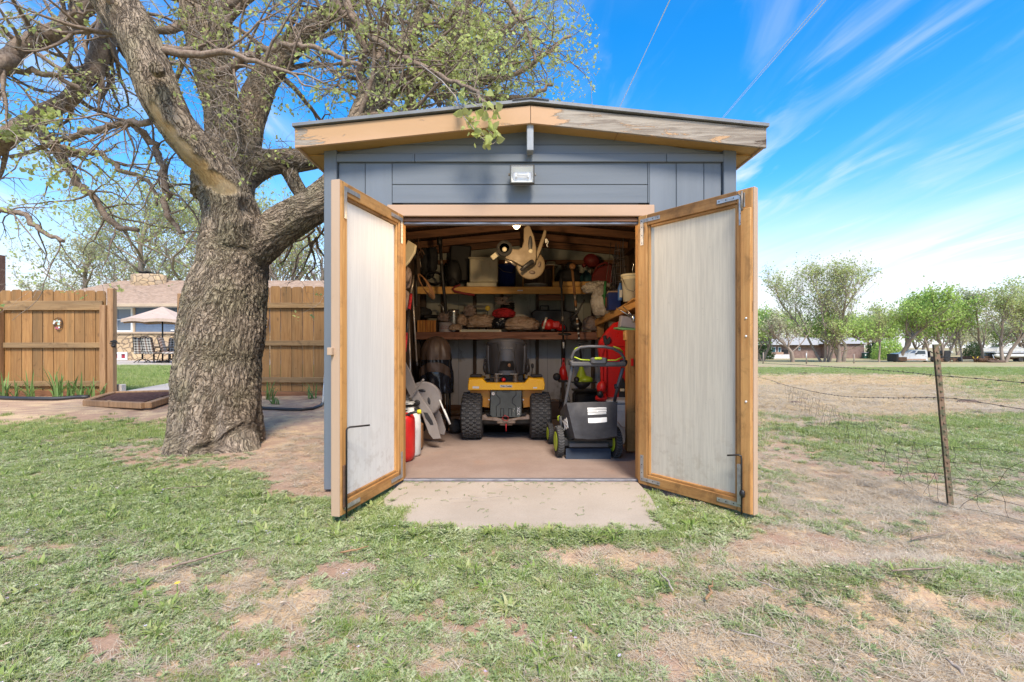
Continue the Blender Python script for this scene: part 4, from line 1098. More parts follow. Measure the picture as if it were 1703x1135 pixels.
for sg in (-1, 1):
    wb = tyre(RW-.006, WW, .10).build('wheel', m['rubber'], tr); wb.location = (sg*.370, 0, RW)
    lb = turf_lugs(RW-.004, WW); lo_ = lb.build('tread', m['treadgrey'], wb)
    MB().lathe([(.0, -.06), (.09, -.06), (.102, -.085), (.105, .085), (.09, .05), (0, .05)], (0, 0, 0), 24, (1, 0, 0)).build('rim', m['whitep'], wb)
for sg in (-1, 1):
    wb = tyre(.185, .15, .08).build('wheel', m['rubber'], tr); wb.location = (sg*.40, 1.22, .185)
# fender with cut corners and the raised ends
def tx(px): return (px-842)*s
def tz(py): return (731-py)*s
def tp(b, pts, y, depth, bev=.005):
    pl = [(tx(a), tz(c)) for a, c in pts]; ar = sum(pl[i-1][0]*pl[i][1]-pl[i][0]*pl[i-1][1] for i in range(len(pl)))
    if ar < 0: pl = pl[::-1]
    return b.prism(pl, (0, y, 0), (1, 0, 0), (0, 0, 1), depth, b=bev)
b = tp(MB(), [(780, 650), (904, 650), (905, 640), (903, 632), (879, 630), (872, 638), (810, 638), (803, 631), (782, 632), (780, 641)], -.14, .10, .008); T(b, 'fender', m['yellow'])
b = MB()
for sg in (-1, 1):
    b.box((sg*.33, .16, tz(634)+.005), (.17, .44, .03), b=.012)
    b.box((sg*.405, .16, tz(643)), (.02, .44, .11), b=.008)
T(b, 'fender', m['yellow'])
b = MB(); b.box((0, .2, tz(640)), (.5, .4, .05), b=.01); T(b, 'under_seat_pan', m['black'])
b = MB()
for sg in (-1, 1): tp(b, [(842+sg*26, 651), (842+sg*60, 651), (842+sg*56, 664), (842+sg*44, 678), (842+sg*28, 680)], -.06, .03, .003)
T(b, 'inner_fender', m['yellow_dk'])
b = MB()
for sg in (-1, 1): b.box((sg*.335, .06, tz(630)+.012), (.13, .16, .025), b=.008)
T(b, 'fender_pad', m['black'])
# rear plate with stamped lines
b = tp(MB(), [(817, 651), (867, 651), (867, 690), (864, 694), (820, 694), (816, 690)], -.125, .03, .004); pl_ = T(b, 'rear_plate', m['plate'])
b = MB()
for pts in ([(826, 652), (826, 658), (832, 664), (832, 671), (826, 676), (826, 692)], [(858, 652), (858, 658), (852, 664), (852, 671), (858, 676), (858, 692)], [(833, 692), (833, 680), (838, 680), (838, 692)], [(846, 692), (846, 680), (851, 680), (851, 692)], [(836, 651.5), (837, 653), (847, 653), (848, 651.5)]):
    b.tube([(tx(a), -.1265, tz(c)) for a, c in pts], .0042, 6)
b.build('stamped_line', m['black'], pl_)
b = MB(); b.lathe([(.018, 0), (.017, .004), (.006, .005), (.006, .002), (0, .002)], (tx(821), -.126, tz(656)), 14, (0, -1, 0)); b.build('round_sticker', m['white'], pl_)
b = MB()
for a in (814, 870): b.lathe([(.008, 0), (.008, .02), (0, .022)], (tx(a), -.10, tz(666)), 8, (0, -1, 0))
T(b, 'bolt', m['white'])
te = text('lettering', 'XZK', .045, m['white'], pl_, (tx(862.5), -.128, tz(684)), (R(90), 0, 0), world=False)
te.matrix_local = Matrix.Translation((tx(862.5), -.128, tz(684))) @ Matrix(((0, -1, 0), (0, 0, -1), (1, 0, 0))).to_4x4()
b = MB()
b.tube([(tx(855), -.130, tz(686)), (tx(853.5), -.130, tz(683)), (tx(855.5), -.130, tz(681)), (tx(854.5), -.130, tz(679))], .0018, 5); b.build('stamped_mark', m['white'], pl_)
# hitch, frame, under parts
b = tp(MB(), [(803, 691), (808, 689), (812, 694), (824, 694), (842, 698), (862, 694), (873, 693), (876, 689), (880, 691), (880, 697), (862, 698), (842, 702), (820, 699), (803, 698)], -.15, .05, .004); T(b, 'hitch_bracket', m['brownsteel'])
b = MB(); b.box((0, -.10, tz(702)), (.20, .10, .03), b=.01); b.box((0, -.05, tz(706)), (.14, .10, .03), b=.008); T(b, 'transaxle', m['brownsteel'])
b = MB(); b.tube([(tx(842), -.16, tz(704)), (tx(842), -.16, tz(716))], .006, 8); b.tube([(tx(836), -.165, tz(694)), (tx(840), -.17, tz(690)), (tx(846), -.17, tz(693)), (tx(844), -.17, tz(699)), (tx(838), -.17, tz(698)), (tx(836), -.165, tz(694))], .004, 6); T(b, 'hitch_pin', m['redcloth'])
b = MB(); b.box((0, .02, .20), (.56, .06, .10), b=.01); b.box((0, .75, .20), (.40, 1.2, .12), b=.02); b.box((0, 0, RW), (.55, .05, .05), b=.01); T(b, 'frame', m['blackmetal'])
b = MB(); b.box((0, .62, .135), (1.02, .62, .11), b=.05); b.box((0, .13, .15), (.55, .1, .05), b=.01); T(b, 'mower_deck', m['blackmetal'])
b = MB()
for sg in (-1, 1): b.lathe([(.0, -.03), (.05, -.028), (.055, 0), (.05, .028), (0, .03)], (sg*.49, .30, .065), 14, (1, 0, 0))
T(b, 'gauge_wheel', m['black'])
b = MB(); b.box((0, 1.15, .58), (.46, .55, .34), b=.07); T(b, 'hood', m['yellow'])
b = MB(); b.box((0, .82, .66), (.42, .10, .36), b=.03); T(b, 'dashboard', m['black'])
b = MB(); b.tube([(0, .82, .82), (0, .74, .92)], .02, 10); b.lathe([(.155, 0), (.17, .012), (.185, .012), (.19, 0), (.185, -.012), (.17, -.012), (.155, 0)], (0, .72, .93), 28, (0, -.5, .85)); T(b, 'steering_wheel', m['black'])
# seat: shell seen from the back, with stamped outline and see-through slot
def seatf(u, v):
    # u across (-1..1), v up 0..1
    w = .205*(1-.10*(1-v)**2-.06*v**3); x = (u*2-1)
    y = -.02-.055*(1-x*x)+.10*(abs(x)**3)+.05*v
    z = tz(626)+v*(tz(571)-tz(626))
    edge = .012*(abs(x)**6)
    return Vector((x*w, y, z+(-.03*abs(x)**5 if v > .95 else 0)))
b = MB(); b.grid(seatf, 20, 12); b.grid(lambda u, v: seatf(1-u, v)+Vector((0, .07, 0)), 20, 12)
def rim(b):
    P0 = [seatf(0, v/12) for v in range(13)]+[seatf(u/20, 1) for u in range(21)]+[seatf(1, 1-v/12) for v in range(13)]
    b.tube([p+Vector((0, .035, 0)) for p in P0], .037, 10)
rim(b); st_ = T(b, 'seat_back', m['seatvinyl'])
b = MB(); b.blob((0, .26, tz(628)+.04), (.43, .50, .16), 2, .05, 2, 24, 12); T(b, 'seat_cushion', m['seatvinyl'])
def onseat(px, py): 
    x = tx(px); v = (tz(py)-tz(626))/(tz(571)-tz(626)); w = .205*(1-.10*(1-v)**2-.06*v**3); p = seatf((x/w+1)/2, v); return p+Vector((0, -.004, 0))
b = MB()
for pts in ([(827, 576), (859, 576), (855, 588), (831, 588), (827, 576)], [(831, 588), (828, 625)], [(855, 588), (859, 625)], [(829, 620), (834, 603), (853, 603), (858, 620)]):
    b.tube([onseat(a, c) for a, c in pts], .0055, 6)
b.build('stitched_line', m['black'], st_)
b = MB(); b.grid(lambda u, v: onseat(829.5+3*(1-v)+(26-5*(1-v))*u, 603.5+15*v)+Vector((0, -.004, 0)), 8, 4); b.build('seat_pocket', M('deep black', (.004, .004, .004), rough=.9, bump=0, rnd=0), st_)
b = MB(); b.blob(onseat(847, 610)+Vector((0, -.006, 0)), (.035, .01, .04), 4, .3, 2, 10, 8); b.build('knob', m['cord'], st_)
t_ = text('seat_lettering', 'Cub Cadet', .030, M('raised grey lettering', (.22, .22, .225), rough=.5, bump=0, rnd=0), st_, onseat(843, 582)+Vector((0, -.004, 0)), (R(90), 0, 0), .002, world=False)
t_ = text('fender_lettering', 'Cub Cadet', .026, m['black'], tr, (0, -.142, tz(643.5)), (R(90), 0, 0), .001, .0006, world=False)
b = MB(); b.box((0, -.1405, tz(643.5)), (.13, .002, .026), b=.0005); T(b, 'badge', m['whitep'])
b = MB(); b.box((tx(793), -.142, tz(645.5)), (.07, .002, .022)); b.box((tx(889), -.142, tz(646)), (.04, .002, .015)); T(b, 'reflector_sticker', m['white'])
# springs, hoses and linkage between seat and fender
b = MB()
for px in (826, 857):
    pts = [(tx(px)+.028*math.cos(a*.9), -.05+.028*math.sin(a*.9), tz(639)+a*.0021) for a in range(0, 44)]
    b.tube(pts, .0045, 6)
T(b, 'seat_spring', m['steel'])
b = MB(); b.box((0, .03, tz(633)), (.36, .04, .075)); T(b, 'shade_fill', M('deep shade black', (.01, .01, .01), bump=0, rnd=0))  # near-black box paints the shade in the gap below the seat
b = MB(); b.lathe([(.02, 0), (.024, .012), (.012, .022), (0, .022)], (tx(837.5), -.02, tz(634)), 12, (0, -1, 0)); T(b, 'fuel_knob', m['red'])
b = MB(); b.tube([(tx(815), -.06, tz(630)), (tx(830), -.07, tz(631)), (tx(836), -.05, tz(629))], .003, 5); b.box((tx(842), -.055, tz(624.5)), (.25, .03, .012), b=.003); T(b, 'linkage', m['steel'])
b = MB()
for sg in (-1, 1):
    b.blob((sg*.235, .02, tz(615)), (.05, .12, .11), 3, .3, 2, 12, 8); b.tube([(sg*.22, .0, tz(626)), (sg*.245, .0, tz(612)), (sg*.235, .02, tz(600))], .012, 8)
T(b, 'armrest', m['black'])
b = MB(); b.tube([(tx(886), .25, tz(627)), (tx(887), .25, tz(615))], .006, 6); b.blob((tx(887), .25, tz(613)), (.035, .03, .06), 1, .2, 2, 10, 8); T(b, 'lever', m['black'])

# ---- push mower
Ym = 4.43; k = Ym/F; xm = WX(978, Ym)
pm = thing('push_mower', 'black and lime push mower with grass bag standing by the side shelf', 'push mower', (xm, Ym, .01))
def mp(px, py, y=0): return Vector(((px-CX)/F*(Ym+y)-xm, y, CZ-(py-HY)/F*(Ym+y)-.01))
def Pm(b, n, mt, **kk): return b.build(n, mt, pm, **kk)
def mower_wheel(px, y, r, w, tilt):
    x = mp(px, 740, y).x
    o = tyre(r, w, r*.62).build('wheel', m['rubber'], pm); o.location = (x, y, r); o.rotation_euler = (0, 0, R(tilt))
    b = MB()
    for i in range(34):
        th = 2*math.pi*i/34; mr = Matrix.Rotation(th-math.pi/2, 3, 'X'); c = Vector((0, math.cos(th)*r, math.sin(th)*r))
        for sg in (-1, 1): b.box(c+mr @ Vector((sg*w*.22, 0, 0)), (w*.45, .008, .007), mr @ Matrix.Rotation(sg*.5, 3, 'Z'))
    b.build('tread', m['treadgrey'], o)
    b = MB(); b.lathe([(r*.60, -w*.45), (r*.66, -w*.52), (r*.60, -w*.56), (r*.54, -w*.50)], (0, 0, 0), 28, (1, 0, 0)); b.lathe([(r*.60, w*.45), (r*.66, w*.52), (r*.60, w*.56), (r*.54, w*.50)], (0, 0, 0), 28, (1, 0, 0)); b.build('rim', m['lime'], o)
    b = MB(); b.lathe([(0, -w*.40), (r*.58, -w*.42), (r*.6, 0), (r*.58, w*.42), (0, w*.40)], (0, 0, 0), 24, (1, 0, 0)); b.build('hub', m['black'], o)
mower_wheel(929.5, .02, .135, .062, 5); mower_wheel(1023, .0, .135, .062, 7)
mower_wheel(915, .62, .10, .055, 4); mower_wheel(1010, .62, .10, .055, 8)
b = MB(); b.grid(lambda u, v: Vector((-.25+.5*u, -.02+.75*v, .17+.07*math.sin(math.pi*u)**.5*math.sin(math.pi*min(1, v+.1))**.5)), 16, 14); b.box((0, .33, .13), (.5, .72, .11), b=.03); Pm(b, 'deck', m['black'])
b = MB(); b.box((0, .42, .28), (.30, .34, .16), b=.05); Pm(b, 'motor_cover', m['black'])
b = MB(); b.box(mp(979, 740, -.04), (.36, .03, .045), b=.008); Pm(b, 'rear_bar', m['greyp'])
b = MB(); b.grid(lambda u, v: mp(941+75*u, 746+19*v, -.04-.05*v), 8, 3); b.grid(lambda u, v: mp(1016-75*u, 746+19*v, -.034-.05*v), 8, 3); Pm(b, 'rear_flap', M('blue black rubber flap', (.016, .022, .034), (.035, .045, .065), .75, ns=3, spec=.15, bump=0, rnd=0))
# bag
def lerp(a, c, t_): return a+(c-a)*t_
F4 = [mp(942, 670, -.12), mp(1027, 668, -.12), mp(1026, 725, -.20), mp(956, 729, -.20)]
def bagf(u, v):
    tl, tr_, br, bl = F4; p = lerp(lerp(tl, tr_, u), lerp(bl, br, u), v)
    bulge = .05*math.sin(math.pi*u)*math.sin(math.pi*v)
    n = float(fbm(np.array([[u*4, v*3, 3.3]]), 3)[0])*.012
    sag = -.02*math.sin(math.pi*u)*v**2
    return p+Vector((0, -bulge+n, sag+n*.3))
b = MB(); b.grid(bagf, 24, 18); bg_ = Pm(b, 'grass_bag', m['bagfab'])
S4 = [mp(942, 670, -.12), mp(956, 729, -.20), mp(939, 735, .05), mp(931, 684, .20)]
b = MB(); b.grid(lambda u, v: lerp(lerp(S4[3], S4[0], u), lerp(S4[2], S4[1], u), v)+Vector((-.02*math.sin(math.pi*u)*math.sin(math.pi*v), 0, 0)), 10, 10)
b.grid(lambda u, v: bagf(u, 1) + (Vector((0, .30, -.03))*v)+Vector((0, 0, -.03*math.sin(math.pi*v))), 12, 6)
b.grid(lambda u, v: bagf(1, u)+Vector((.0, .42, -.13*(1-u)))*v, 10, 6)
b.grid(lambda u, v: bagf(u, 0)+Vector((0, .42, -.13))*v, 10, 6); b.build('bag_side', m['bagfab'], bg_)
b = MB()
for (y0, y1, x1_) in ((678.5, 680.5, 1007), (682.5, 684.5, 1008), (686.5, 688.5, 1007)):
    pass
def onbag(px, py, off=.004):
    # invert roughly: u from px, v from py
    u = (px-942-(py-669)*.20)/(85-(py-669)*.22); v = (py-669)/59.0
    return bagf(u, v)+Vector((0, -off, 0))
def bagpatch(b, x0, x1, y0, y1, nu=8):
    b.grid(lambda u, v: onbag(x0+(x1-x0)*u, y0+(y1-y0)*v), nu, 2)
b = MB(); bagpatch(b, 976, 1007.5, 678, 681.2); bagpatch(b, 976, 1007.5, 682, 685.2); bagpatch(b, 976, 1007, 686, 689); bagpatch(b, 976, 1007.5, 694, 701.5); b.build('white_label', m['white'], bg_)
dk = M('print grey', (.25, .25, .26), bump=0, rnd=0)
b = MB()
for i, (x0, x1, y0) in enumerate(((983, 1007, 679.4), (977, 991, 683.3), (993, 1007, 683.6), (986, 1007, 687.3))): b.grid(lambda u, v: onbag(x0+(x1-x0)*u, y0+.7*v, .0055), 6, 1)
b.build('label_print', dk, bg_)
# slanted lettering on the side of the bag
for i, ch in enumerate('YOBI'):
    fr = (i+.6)/4.2
    b = None
sd_x = (S4[1]-S4[2]); sd_x = (lerp(S4[0], S4[1], .5)-lerp(S4[3], S4[2], .5)); ux = sd_x.normalized(); uz = (lerp(S4[0], S4[3], .5)-lerp(S4[1], S4[2], .5)).normalized(); nn = ux.cross(uz).normalized(); uz = nn.cross(ux)
to = text('bag_lettering', 'OBI', .13, m['white'], bg_, (0, 0, 0), (0, 0, 0), .001, .002, world=False)
mm = Matrix((ux, uz, nn)).transposed().to_4x4(); mm.translation = lerp(lerp(S4[0], S4[1], .5), lerp(S4[3], S4[2], .5), .42)+nn*.024+uz*-.02; to.matrix_local = mm
# handle tubes
def tube_px(pts, r, n=10): 
    b = MB(); b.tube([mp(*p) for p in pts], r, n); return b
Pm(tube_px([(936, 700, .10), (940, 672, .06), (948, 630, -.02), (952, 602, -.08)], [.014, .015, .015, .018]), 'handle_tube', m['greyp'])
Pm(tube_px([(1022, 668, .02), (1028, 640, -.03), (1036, 612, -.08)], [.015, .016, .017]), 'handle_tube', m['greyp'])
Pm(tube_px([(951, 604, -.08), (951, 594, -.09), (955, 585, -.10), (965, 578, -.12), (980, 576.5, -.13), (1005, 577, -.13), (1020, 580, -.12), (1032, 587, -.10), (1038, 596, -.09), (1038, 605, -.08)], .0135), 'handle_bar', m['greyp'])
Pm(tube_px([(953, 588, -.085), (957, 580, -.09), (966, 576.5, -.095), (978, 575.5, -.10)], .006), 'bail', m['lime'])
Pm(tube_px([(1020, 577, -.10), (1030, 580, -.095), (1036, 586, -.09)], .006), 'bail', m['lime'])
Pm(tube_px([(955, 594, -.10), (966, 598.5, -.11), (982, 599.5, -.115)], .0055), 'bail', m['lime'])
Pm(tube_px([(1008, 599.5, -.115), (1024, 599.5, -.11), (1035, 594.5, -.10)], .0055), 'bail', m['lime'])
b = MB(); c_ = mp(995, 606, -.09); b.box(c_, (.50, .05, .045), b=.012); b.box(mp(995, 600.5, -.10), (.14, .07, .06), b=.012)
Pm(b, 'control_bar', m['greyp'])
b = MB(); b.lathe([(.022, -.012), (.026, 0), (.022, .012)], mp(983, 600, -.10), 14, (1, 0, 0)); b.lathe([(.022, -.012), (.026, 0), (.022, .012)], mp(1007, 600, -.10), 14, (1, 0, 0)); b.lathe([(.022, -.03), (.026, 0), (.022, .03)], mp(951, 603, -.08), 14, (1, 0, 0)); b.lathe([(.022, -.03), (.026, 0), (.022, .03)], mp(1037, 603, -.08), 14, (1, 0, 0)); Pm(b, 'clamp', m['black'])
b = MB(); b.box(mp(995, 596.5, -.137), (.066, .02, .022), b=.006); Pm(b, 'start_button', m['lime'])
b = MB(); b.box(mp(930, 696, .06), (.03, .05, .05), b=.01); Pm(b, 'height_lever', m['lime'])
b = MB(); b.tube([mp(932, 692, .02), mp(934, 708, .02), mp(930, 718, .02)], .018, 8); b.box(mp(930, 712, .03), (.06, .08, .05), b=.015); Pm(b, 'wheel_bracket', m['black'])
b = MB(); b.lathe([(.02, -.02), (.02, .02)], mp(1025, 643, -.02), 12, (0, .3, 1)); Pm(b, 'tube_clamp', m['black'])

# ---- hose reels: one lying under the shelf on its feet, one hung from the rafters
def reel_disc(b, c, r, axis, w):
    b.lathe([(0, -w/2), (r*.86, -w/2), (r*.9, -w/2-.006), (r, -w/2-.006), (r, -w/2+.006), (r*.9, -w/2+.006), (r*.86, -w/2+.008), (0, -w/2+.008)], c, 36, axis)
Yr = 4.75
hr = thing('hose_reel', 'beige grey hose reel cart standing on the floor beside the gas can', 'hose reel', (WX(712, Yr), Yr, .01))
b = MB(); pprism(b, [(668, 610), (672, 640), (684, 664), (698, 680), (705, 700), (713, 722), (720, 731), (733, 730), (727, 706), (717, 684), (703, 665), (692, 645), (683, 620), (674, 603)], Yr, .03, .006); fr_ = WB(b, hr, 'side_frame', m['beige_reel'])
b = MB(); pprism(b, [(680, 612), (690, 640), (705, 655), (722, 668), (733, 690), (741, 715), (739, 724), (730, 722), (722, 690), (708, 672), (694, 655), (678, 632)], Yr+.28, .03, .006); WB(b, hr, 'side_frame', m['beige_reel'])
b = MB(); pprism(b, [(704, 686), (711, 687), (719, 700), (721, 707), (716, 707), (708, 696)], Yr-.002, .003, 0); b.build('slot', m['black'], fr_, world=True)
c1_ = W(700, 666, Yr+.04)
b = MB(); reel_disc(b, W(704, 664, Yr+.06), .175, (0, -1, 0), .01); ds = WB(b, hr, 'reel_disc', m['beige_reel'])
b = MB(); reel_disc(b, W(706, 664, Yr+.24), .180, (0, -1, 0), .01); WB(b, hr, 'reel_disc', m['beige_reel'])
b = MB(); b.lathe([(.10, -.1), (.10, .1)], W(705, 664, Yr+.15), 24, (0, 1, 0)); WB(b, hr, 'drum', m['beige_reel'])
b = MB()
for (px, py, rz) in ((702, 650, 8), (713.5, 667, 80)):
    b.blob(W(px, py, Yr+.048), (.075, .01, .028), 1, 0, 1, 14, 8, rotm(0, rz, 0))
b.build('slot', m['black'], ds, world=True)
b = MB(); b.lathe([(.028, 0), (.03, .012), (.018, .02), (.008, .016), (0, .016)], W(694, 670, Yr-.005), 20, (0, -1, 0)); WB(b, hr, 'hub', m['blackmetal'])
b = MB(); b.beam(W(681, 662, Yr-.05), W(703, 632, Yr-.05), .022, .012, .004); b.tube([W(704, 632, Yr-.05), W(704, 632, Yr-.11)], .011, 8); WB(b, hr, 'crank', m['beige_reel'])
b = MB(); b.tube([W(731, 665, Yr-.02), W(742, 693, Yr-.03)], .008, 8); b.tube([W(738, 681, Yr-.025), W(748.5, 706, Yr-.03)], .011, 8); WB(b, hr, 'pull_handle', m['whitep'])
Yh = 5.0
h2 = thing('hose_reel', 'tan hose reel hanging upside down from the rafters beside the bulb', 'hose reel', W(880, 400, Yh)+Vector((0, 0, .2)))
b = MB(); pprism(b, [(878, 374), (881, 376), (888, 392), (892, 412), (892, 428), (890, 438), (884, 444), (867, 442), (852, 434), (840, 430), (844, 419), (852, 414), (862, 415), (868, 412), (871, 402), (871, 380)], Yh, .035, .006); f2 = WB(b, h2, 'side_frame', m['tan_reel'])
b = MB(); pprism(b, [(905, 382), (909, 384), (908, 392), (900, 416), (893, 432), (892, 420), (899, 400)], Yh+.03, .03, .006); WB(b, h2, 'leg', m['tan_reel'])
b = MB(); b.blob(W(882, 406, Yh-.002), (.045, .010, .17), 1, 0, 1, 12, 10, rotm(0, 0, 0)); b.build('slot', m['black'], f2, world=True)
b = MB(); b.lathe([(.022, 0), (.022, .006), (0, .008)], W(882.6, 418, Yh-.003), 16, (0, -1, 0)); b.build('bolt', m['cream'], f2, world=True)
b = MB(); reel_disc(b, W(882.5, 441, Yh+.07), .150, (0, -1, 0), .012); d2 = WB(b, h2, 'reel_disc', m['tan_reel'])
b = MB(); reel_disc(b, W(882.5, 441, Yh+.26), .150, (0, -1, 0), .012); b.lathe([(.09, 0), (.09, .19)], W(882.5, 441, Yh+.08), 24, (0, 1, 0)); WB(b, h2, 'drum', m['tan_reel'])
b = MB(); b.blob(W(897, 440, Yh+.052), (.03, .01, .062), 1, 0, 1, 12, 8, rotm(0, 12, 0)); b.blob(W(885, 453, Yh+.052), (.065, .01, .034), 1, 0, 1, 12, 8, rotm(0, 6, 0)); b.build('slot', m['brownvinyl'], d2, world=True)
b = MB(); b.lathe([(.026, 0), (.026, .03), (.0, .034)], W(884, 437, Yh-.0), 16, (0, -1, 0)); b.tube([W(884, 436, Yh-.05), W(874, 443, Yh-.055), W(866, 450, Yh-.06)], [.025, .021, .016], 12); WB(b, h2, 'crank', m['black'])
b = MB(); b.lathe([(.02, 0), (.045, 0), (.078, .004), (.082, .02), (.082, .05), (.078, .07), (0, .07)], W(839, 415, Yh+.03), 28, (0, -1, 0)); b.lathe([(.05, .07), (.055, .078), (.06, .07)], W(839, 415, Yh+.03), 24, (0, -1, 0)); WB(b, h2, 'wheel', m['rubber'])
b = MB(); b.lathe([(.026, 0), (.022, .006), (.01, .012), (0, .012)], W(839, 415, Yh-.045), 16, (0, -1, 0)); WB(b, h2, 'hub', m['cream'])
b = MB(); b.beam(W(818, 430, Yh+.1), W(830, 420, Yh+.08), .03, .05, .005); WB(b, h2, 'leg', m['cream'])
b = MB(); b.tube([W(840, 433, Yh+.02), W(850, 436, Yh+.03), W(858, 442, Yh+.03)], .014, 8); b.box(W(842, 437, Yh+.02), (.03, .03, .02), b=.004); WB(b, h2, 'hose_outlet', m['steel'])
b = MB(); b.tube([W(909, 398, Yh+.05), W(912, 403, Yh+.05), W(909, 408, Yh+.05), W(911, 411, Yh+.05)], .006, 6); b.box(W(908, 401, Yh+.05), (.02, .02, .045), b=.003); WB(b, h2, 'clip', m['whitep'])
b = MB(); b.tube([W(880, 376, Yh+.03), W(880, 360, Yh+.03)], .005, 6); WB(b, h2, 'hook', m['steel'])

# ---- gas can and white jug by the doorway
Yg = 4.25
g1 = thing('gas_can', 'red plastic gas can with black spout and yellow tip just inside the doorway', 'gas can', (WX(674, Yg), Yg, .01))
x0g, x1g = WX(652, Yg), WX(688, Yg)
b = MB(); b.lathe([(0, 0), (.75, .0), (.94, .03), (1, .06), (1, .33), (.96, .37), (.80, .40), (.4, .415), (0, .418)], ((x0g+x1g)/2, Yg+.05, .01), 32, (0, 0, 1), sx=(x1g-x0g)/2, sy=.13)
WB(b, g1, 'body', m['red'])
b = MB(); b.tube([W(662, 706, Yg), W(663, 698, Yg), W(672, 695, Yg), W(682, 700, Yg)], .014, 10); WB(b, g1, 'handle', m['red'])
b = MB(); b.lathe([(.026, 0), (.026, .03), (.018, .04), (.016, .06)], W(675, 703, Yg-.02), 14); b.tube([W(674, 696, Yg-.02), W(676, 692, Yg-.02), W(682, 688, Yg-.02), W(689, 686, Yg-.02), W(695, 685, Yg-.02)], [.015, .014, .012, .011, .011], 10); WB(b, g1, 'spout', m['black'])
b = MB(); b.lathe([(.017, 0), (.02, .005), (.02, .028), (.014, .034)], W(694, 685.5, Yg-.02), 14, (1, 0, .1)); WB(b, g1, 'cap', M('yellow cap', (.75, .65, .02), bump=0))
Yj = 4.42
g2 = thing('plastic_jug', 'white plastic jug standing behind the red gas can', 'jug', (WX(683, Yj), Yj, .01))
b = MB(); b.lathe([(0, 0), (.85, 0), (1, .02), (1, .30), (.92, .36), (.6, .40), (.35, .41), (.3, .44), (0, .44)], (WX(681, Yj), Yj+.06, .01), 28, (0, 0, 1), sx=.093, sy=.09); WB(b, g2, 'body', m['whitep'])
b = MB(); b.lathe([(.03, 0), (.032, .03), (0, .032)], W(683, 699, Yj), 14); WB(b, g2, 'cap', m['whitep'])
g3 = thing('oil_jug', 'squat amber jug behind the white plastic jug', 'jug', (WX(697, 4.7), 4.7, .01))
b = MB(); b.box((WX(694, 4.7), 4.74, .14), (.09, .12, .26), b=.02); WB(b, g3, 'body', m['cord'])
b = MB(); b.lathe([(.025, 0), (.025, .03), (0, .031)], (WX(694, 4.7), 4.74, .27), 12); WB(b, g3, 'cap', m['dkred'])
# stacked white crates behind the jug
for i, (py0, py1, x1_) in enumerate(((680, 690, 686), (671, 681, 687))):
    Yc = 4.62; cz0, cz1 = WZ(py0+1, Yc), WZ(py1-9.5, Yc)
    t_ = thing('plastic_crate', ['white plastic tray under another one beside the hose reel', 'topmost white plastic tray beside the hose reel'][i], 'tray', (WX(676, Yc), Yc+.1, cz0), group='white trays beside the hose reel')
    b = MB(); za, zb_ = min(cz0, cz1), max(cz0, cz1)
    x0_, x1q = WX(660, Yc), WX(x1_, Yc)
    b.box(((x0_+x1q)/2, Yc+.004, (za+zb_)/2), (x1q-x0_, .008, zb_-za-.004), b=.002); b.box(((x0_+x1q)/2, Yc+.2, (za+zb_)/2), (x1q-x0_, .008, zb_-za-.004), b=.002)
    b.box((x1q-.004, Yc+.1, (za+zb_)/2), (.008, .19, zb_-za-.004), b=.002); b.box((x0_+.004, Yc+.1, (za+zb_)/2), (.008, .19, zb_-za-.004), b=.002); b.box(((x0_+x1q)/2, Yc+.1, za+.006), (x1q-x0_-.02, .19, .008)); b.box(((x0_+x1q)/2, Yc-.002, zb_-.006), (x1q-x0_+.006, .014, .008), b=.003)
    tb = WB(b, t_, 'tub', m['whitep'])
    b = MB(); b.box((WX(675, Yc), Yc-.002, (za+zb_)/2), (.05, .003, .012), b=.001); b.build('hand_hole', m['black'], tb, world=True)
t_ = thing('bucket', 'white bucket on the floor beneath the stacked white trays', 'bucket', (WX(672, 4.72), 4.74, .01))
b = MB(); b.lathe([(0, 0), (.12, 0), (.145, .30), (.152, .30), (.152, .34), (.145, .34), (.14, .32), (0, .32)], (WX(672, 4.72), 4.74, .01), 28); WB(b, t_, 'body', m['whitep'])
# ---- covered stand at the back left: tarp over brown vinyl
Yv = 5.7
cv = thing('covered_grill', 'round topped brown cover under crumpled black plastic on a metal stand', 'covered grill', (WX(722, Yv), Yv+.2, .01))
def cover_f(u, v):
    a = u*2*math.pi; z0_, z1_ = WZ(656, Yv), WZ(559, Yv)
    t_ = v; z = z0_+(z1_-z0_)*t_
    w = .185*(1.02-.08*t_)*(1-max(0, (t_-.6)/.4)**2.6)**.5 if t_ < 1 else 0
    n_ = float(fbm(np.array([[math.cos(a)*1.6, math.sin(a)*1.6, z*2.2]]), 4)[0])
    n2_ = float(fbm(np.array([[math.cos(a)*4, math.sin(a)*4, z*5]]), 3)[0]); r_ = w*(1+.34*n_*(1-t_*.6)+.16*n2_*(1.1-t_)+.06*math.sin(a*9)*(1-t_)); return Vector((WX(721.5, Yv)+r_*math.cos(a), Yv+.2+r_*math.sin(a), z))
b = MB(); b.grid(lambda u, v: cover_f(1-u, v**.8), 72, 44); WB(b, cv, 'cover', m['tarp'])
b = MB(); b.grid(lambda u, v: (lambda p: Vector((WX(721.5, Yv)+(p.x-WX(721.5, Yv))*1.05, Yv+.2+(p.y-Yv-.2)*1.05, p.z+.006)))(cover_f(.52+.46*(u), .58+.42*v)), 36, 16); WB(b, cv, 'brown_top', m['brownvinyl'])
b = MB(); b.grid(lambda u, v: (lambda p: Vector((WX(721.5, Yv)+(p.x-WX(721.5, Yv))*1.06, Yv+.2+(p.y-Yv-.2)*1.06, p.z-.05+.12*math.sin(math.pi*u))))(cover_f(.56+.38*u, .28+.16*v+.1*abs(u-.5))), 24, 6); WB(b, cv, 'brown_band', m['brownvinyl'])
b = MB()
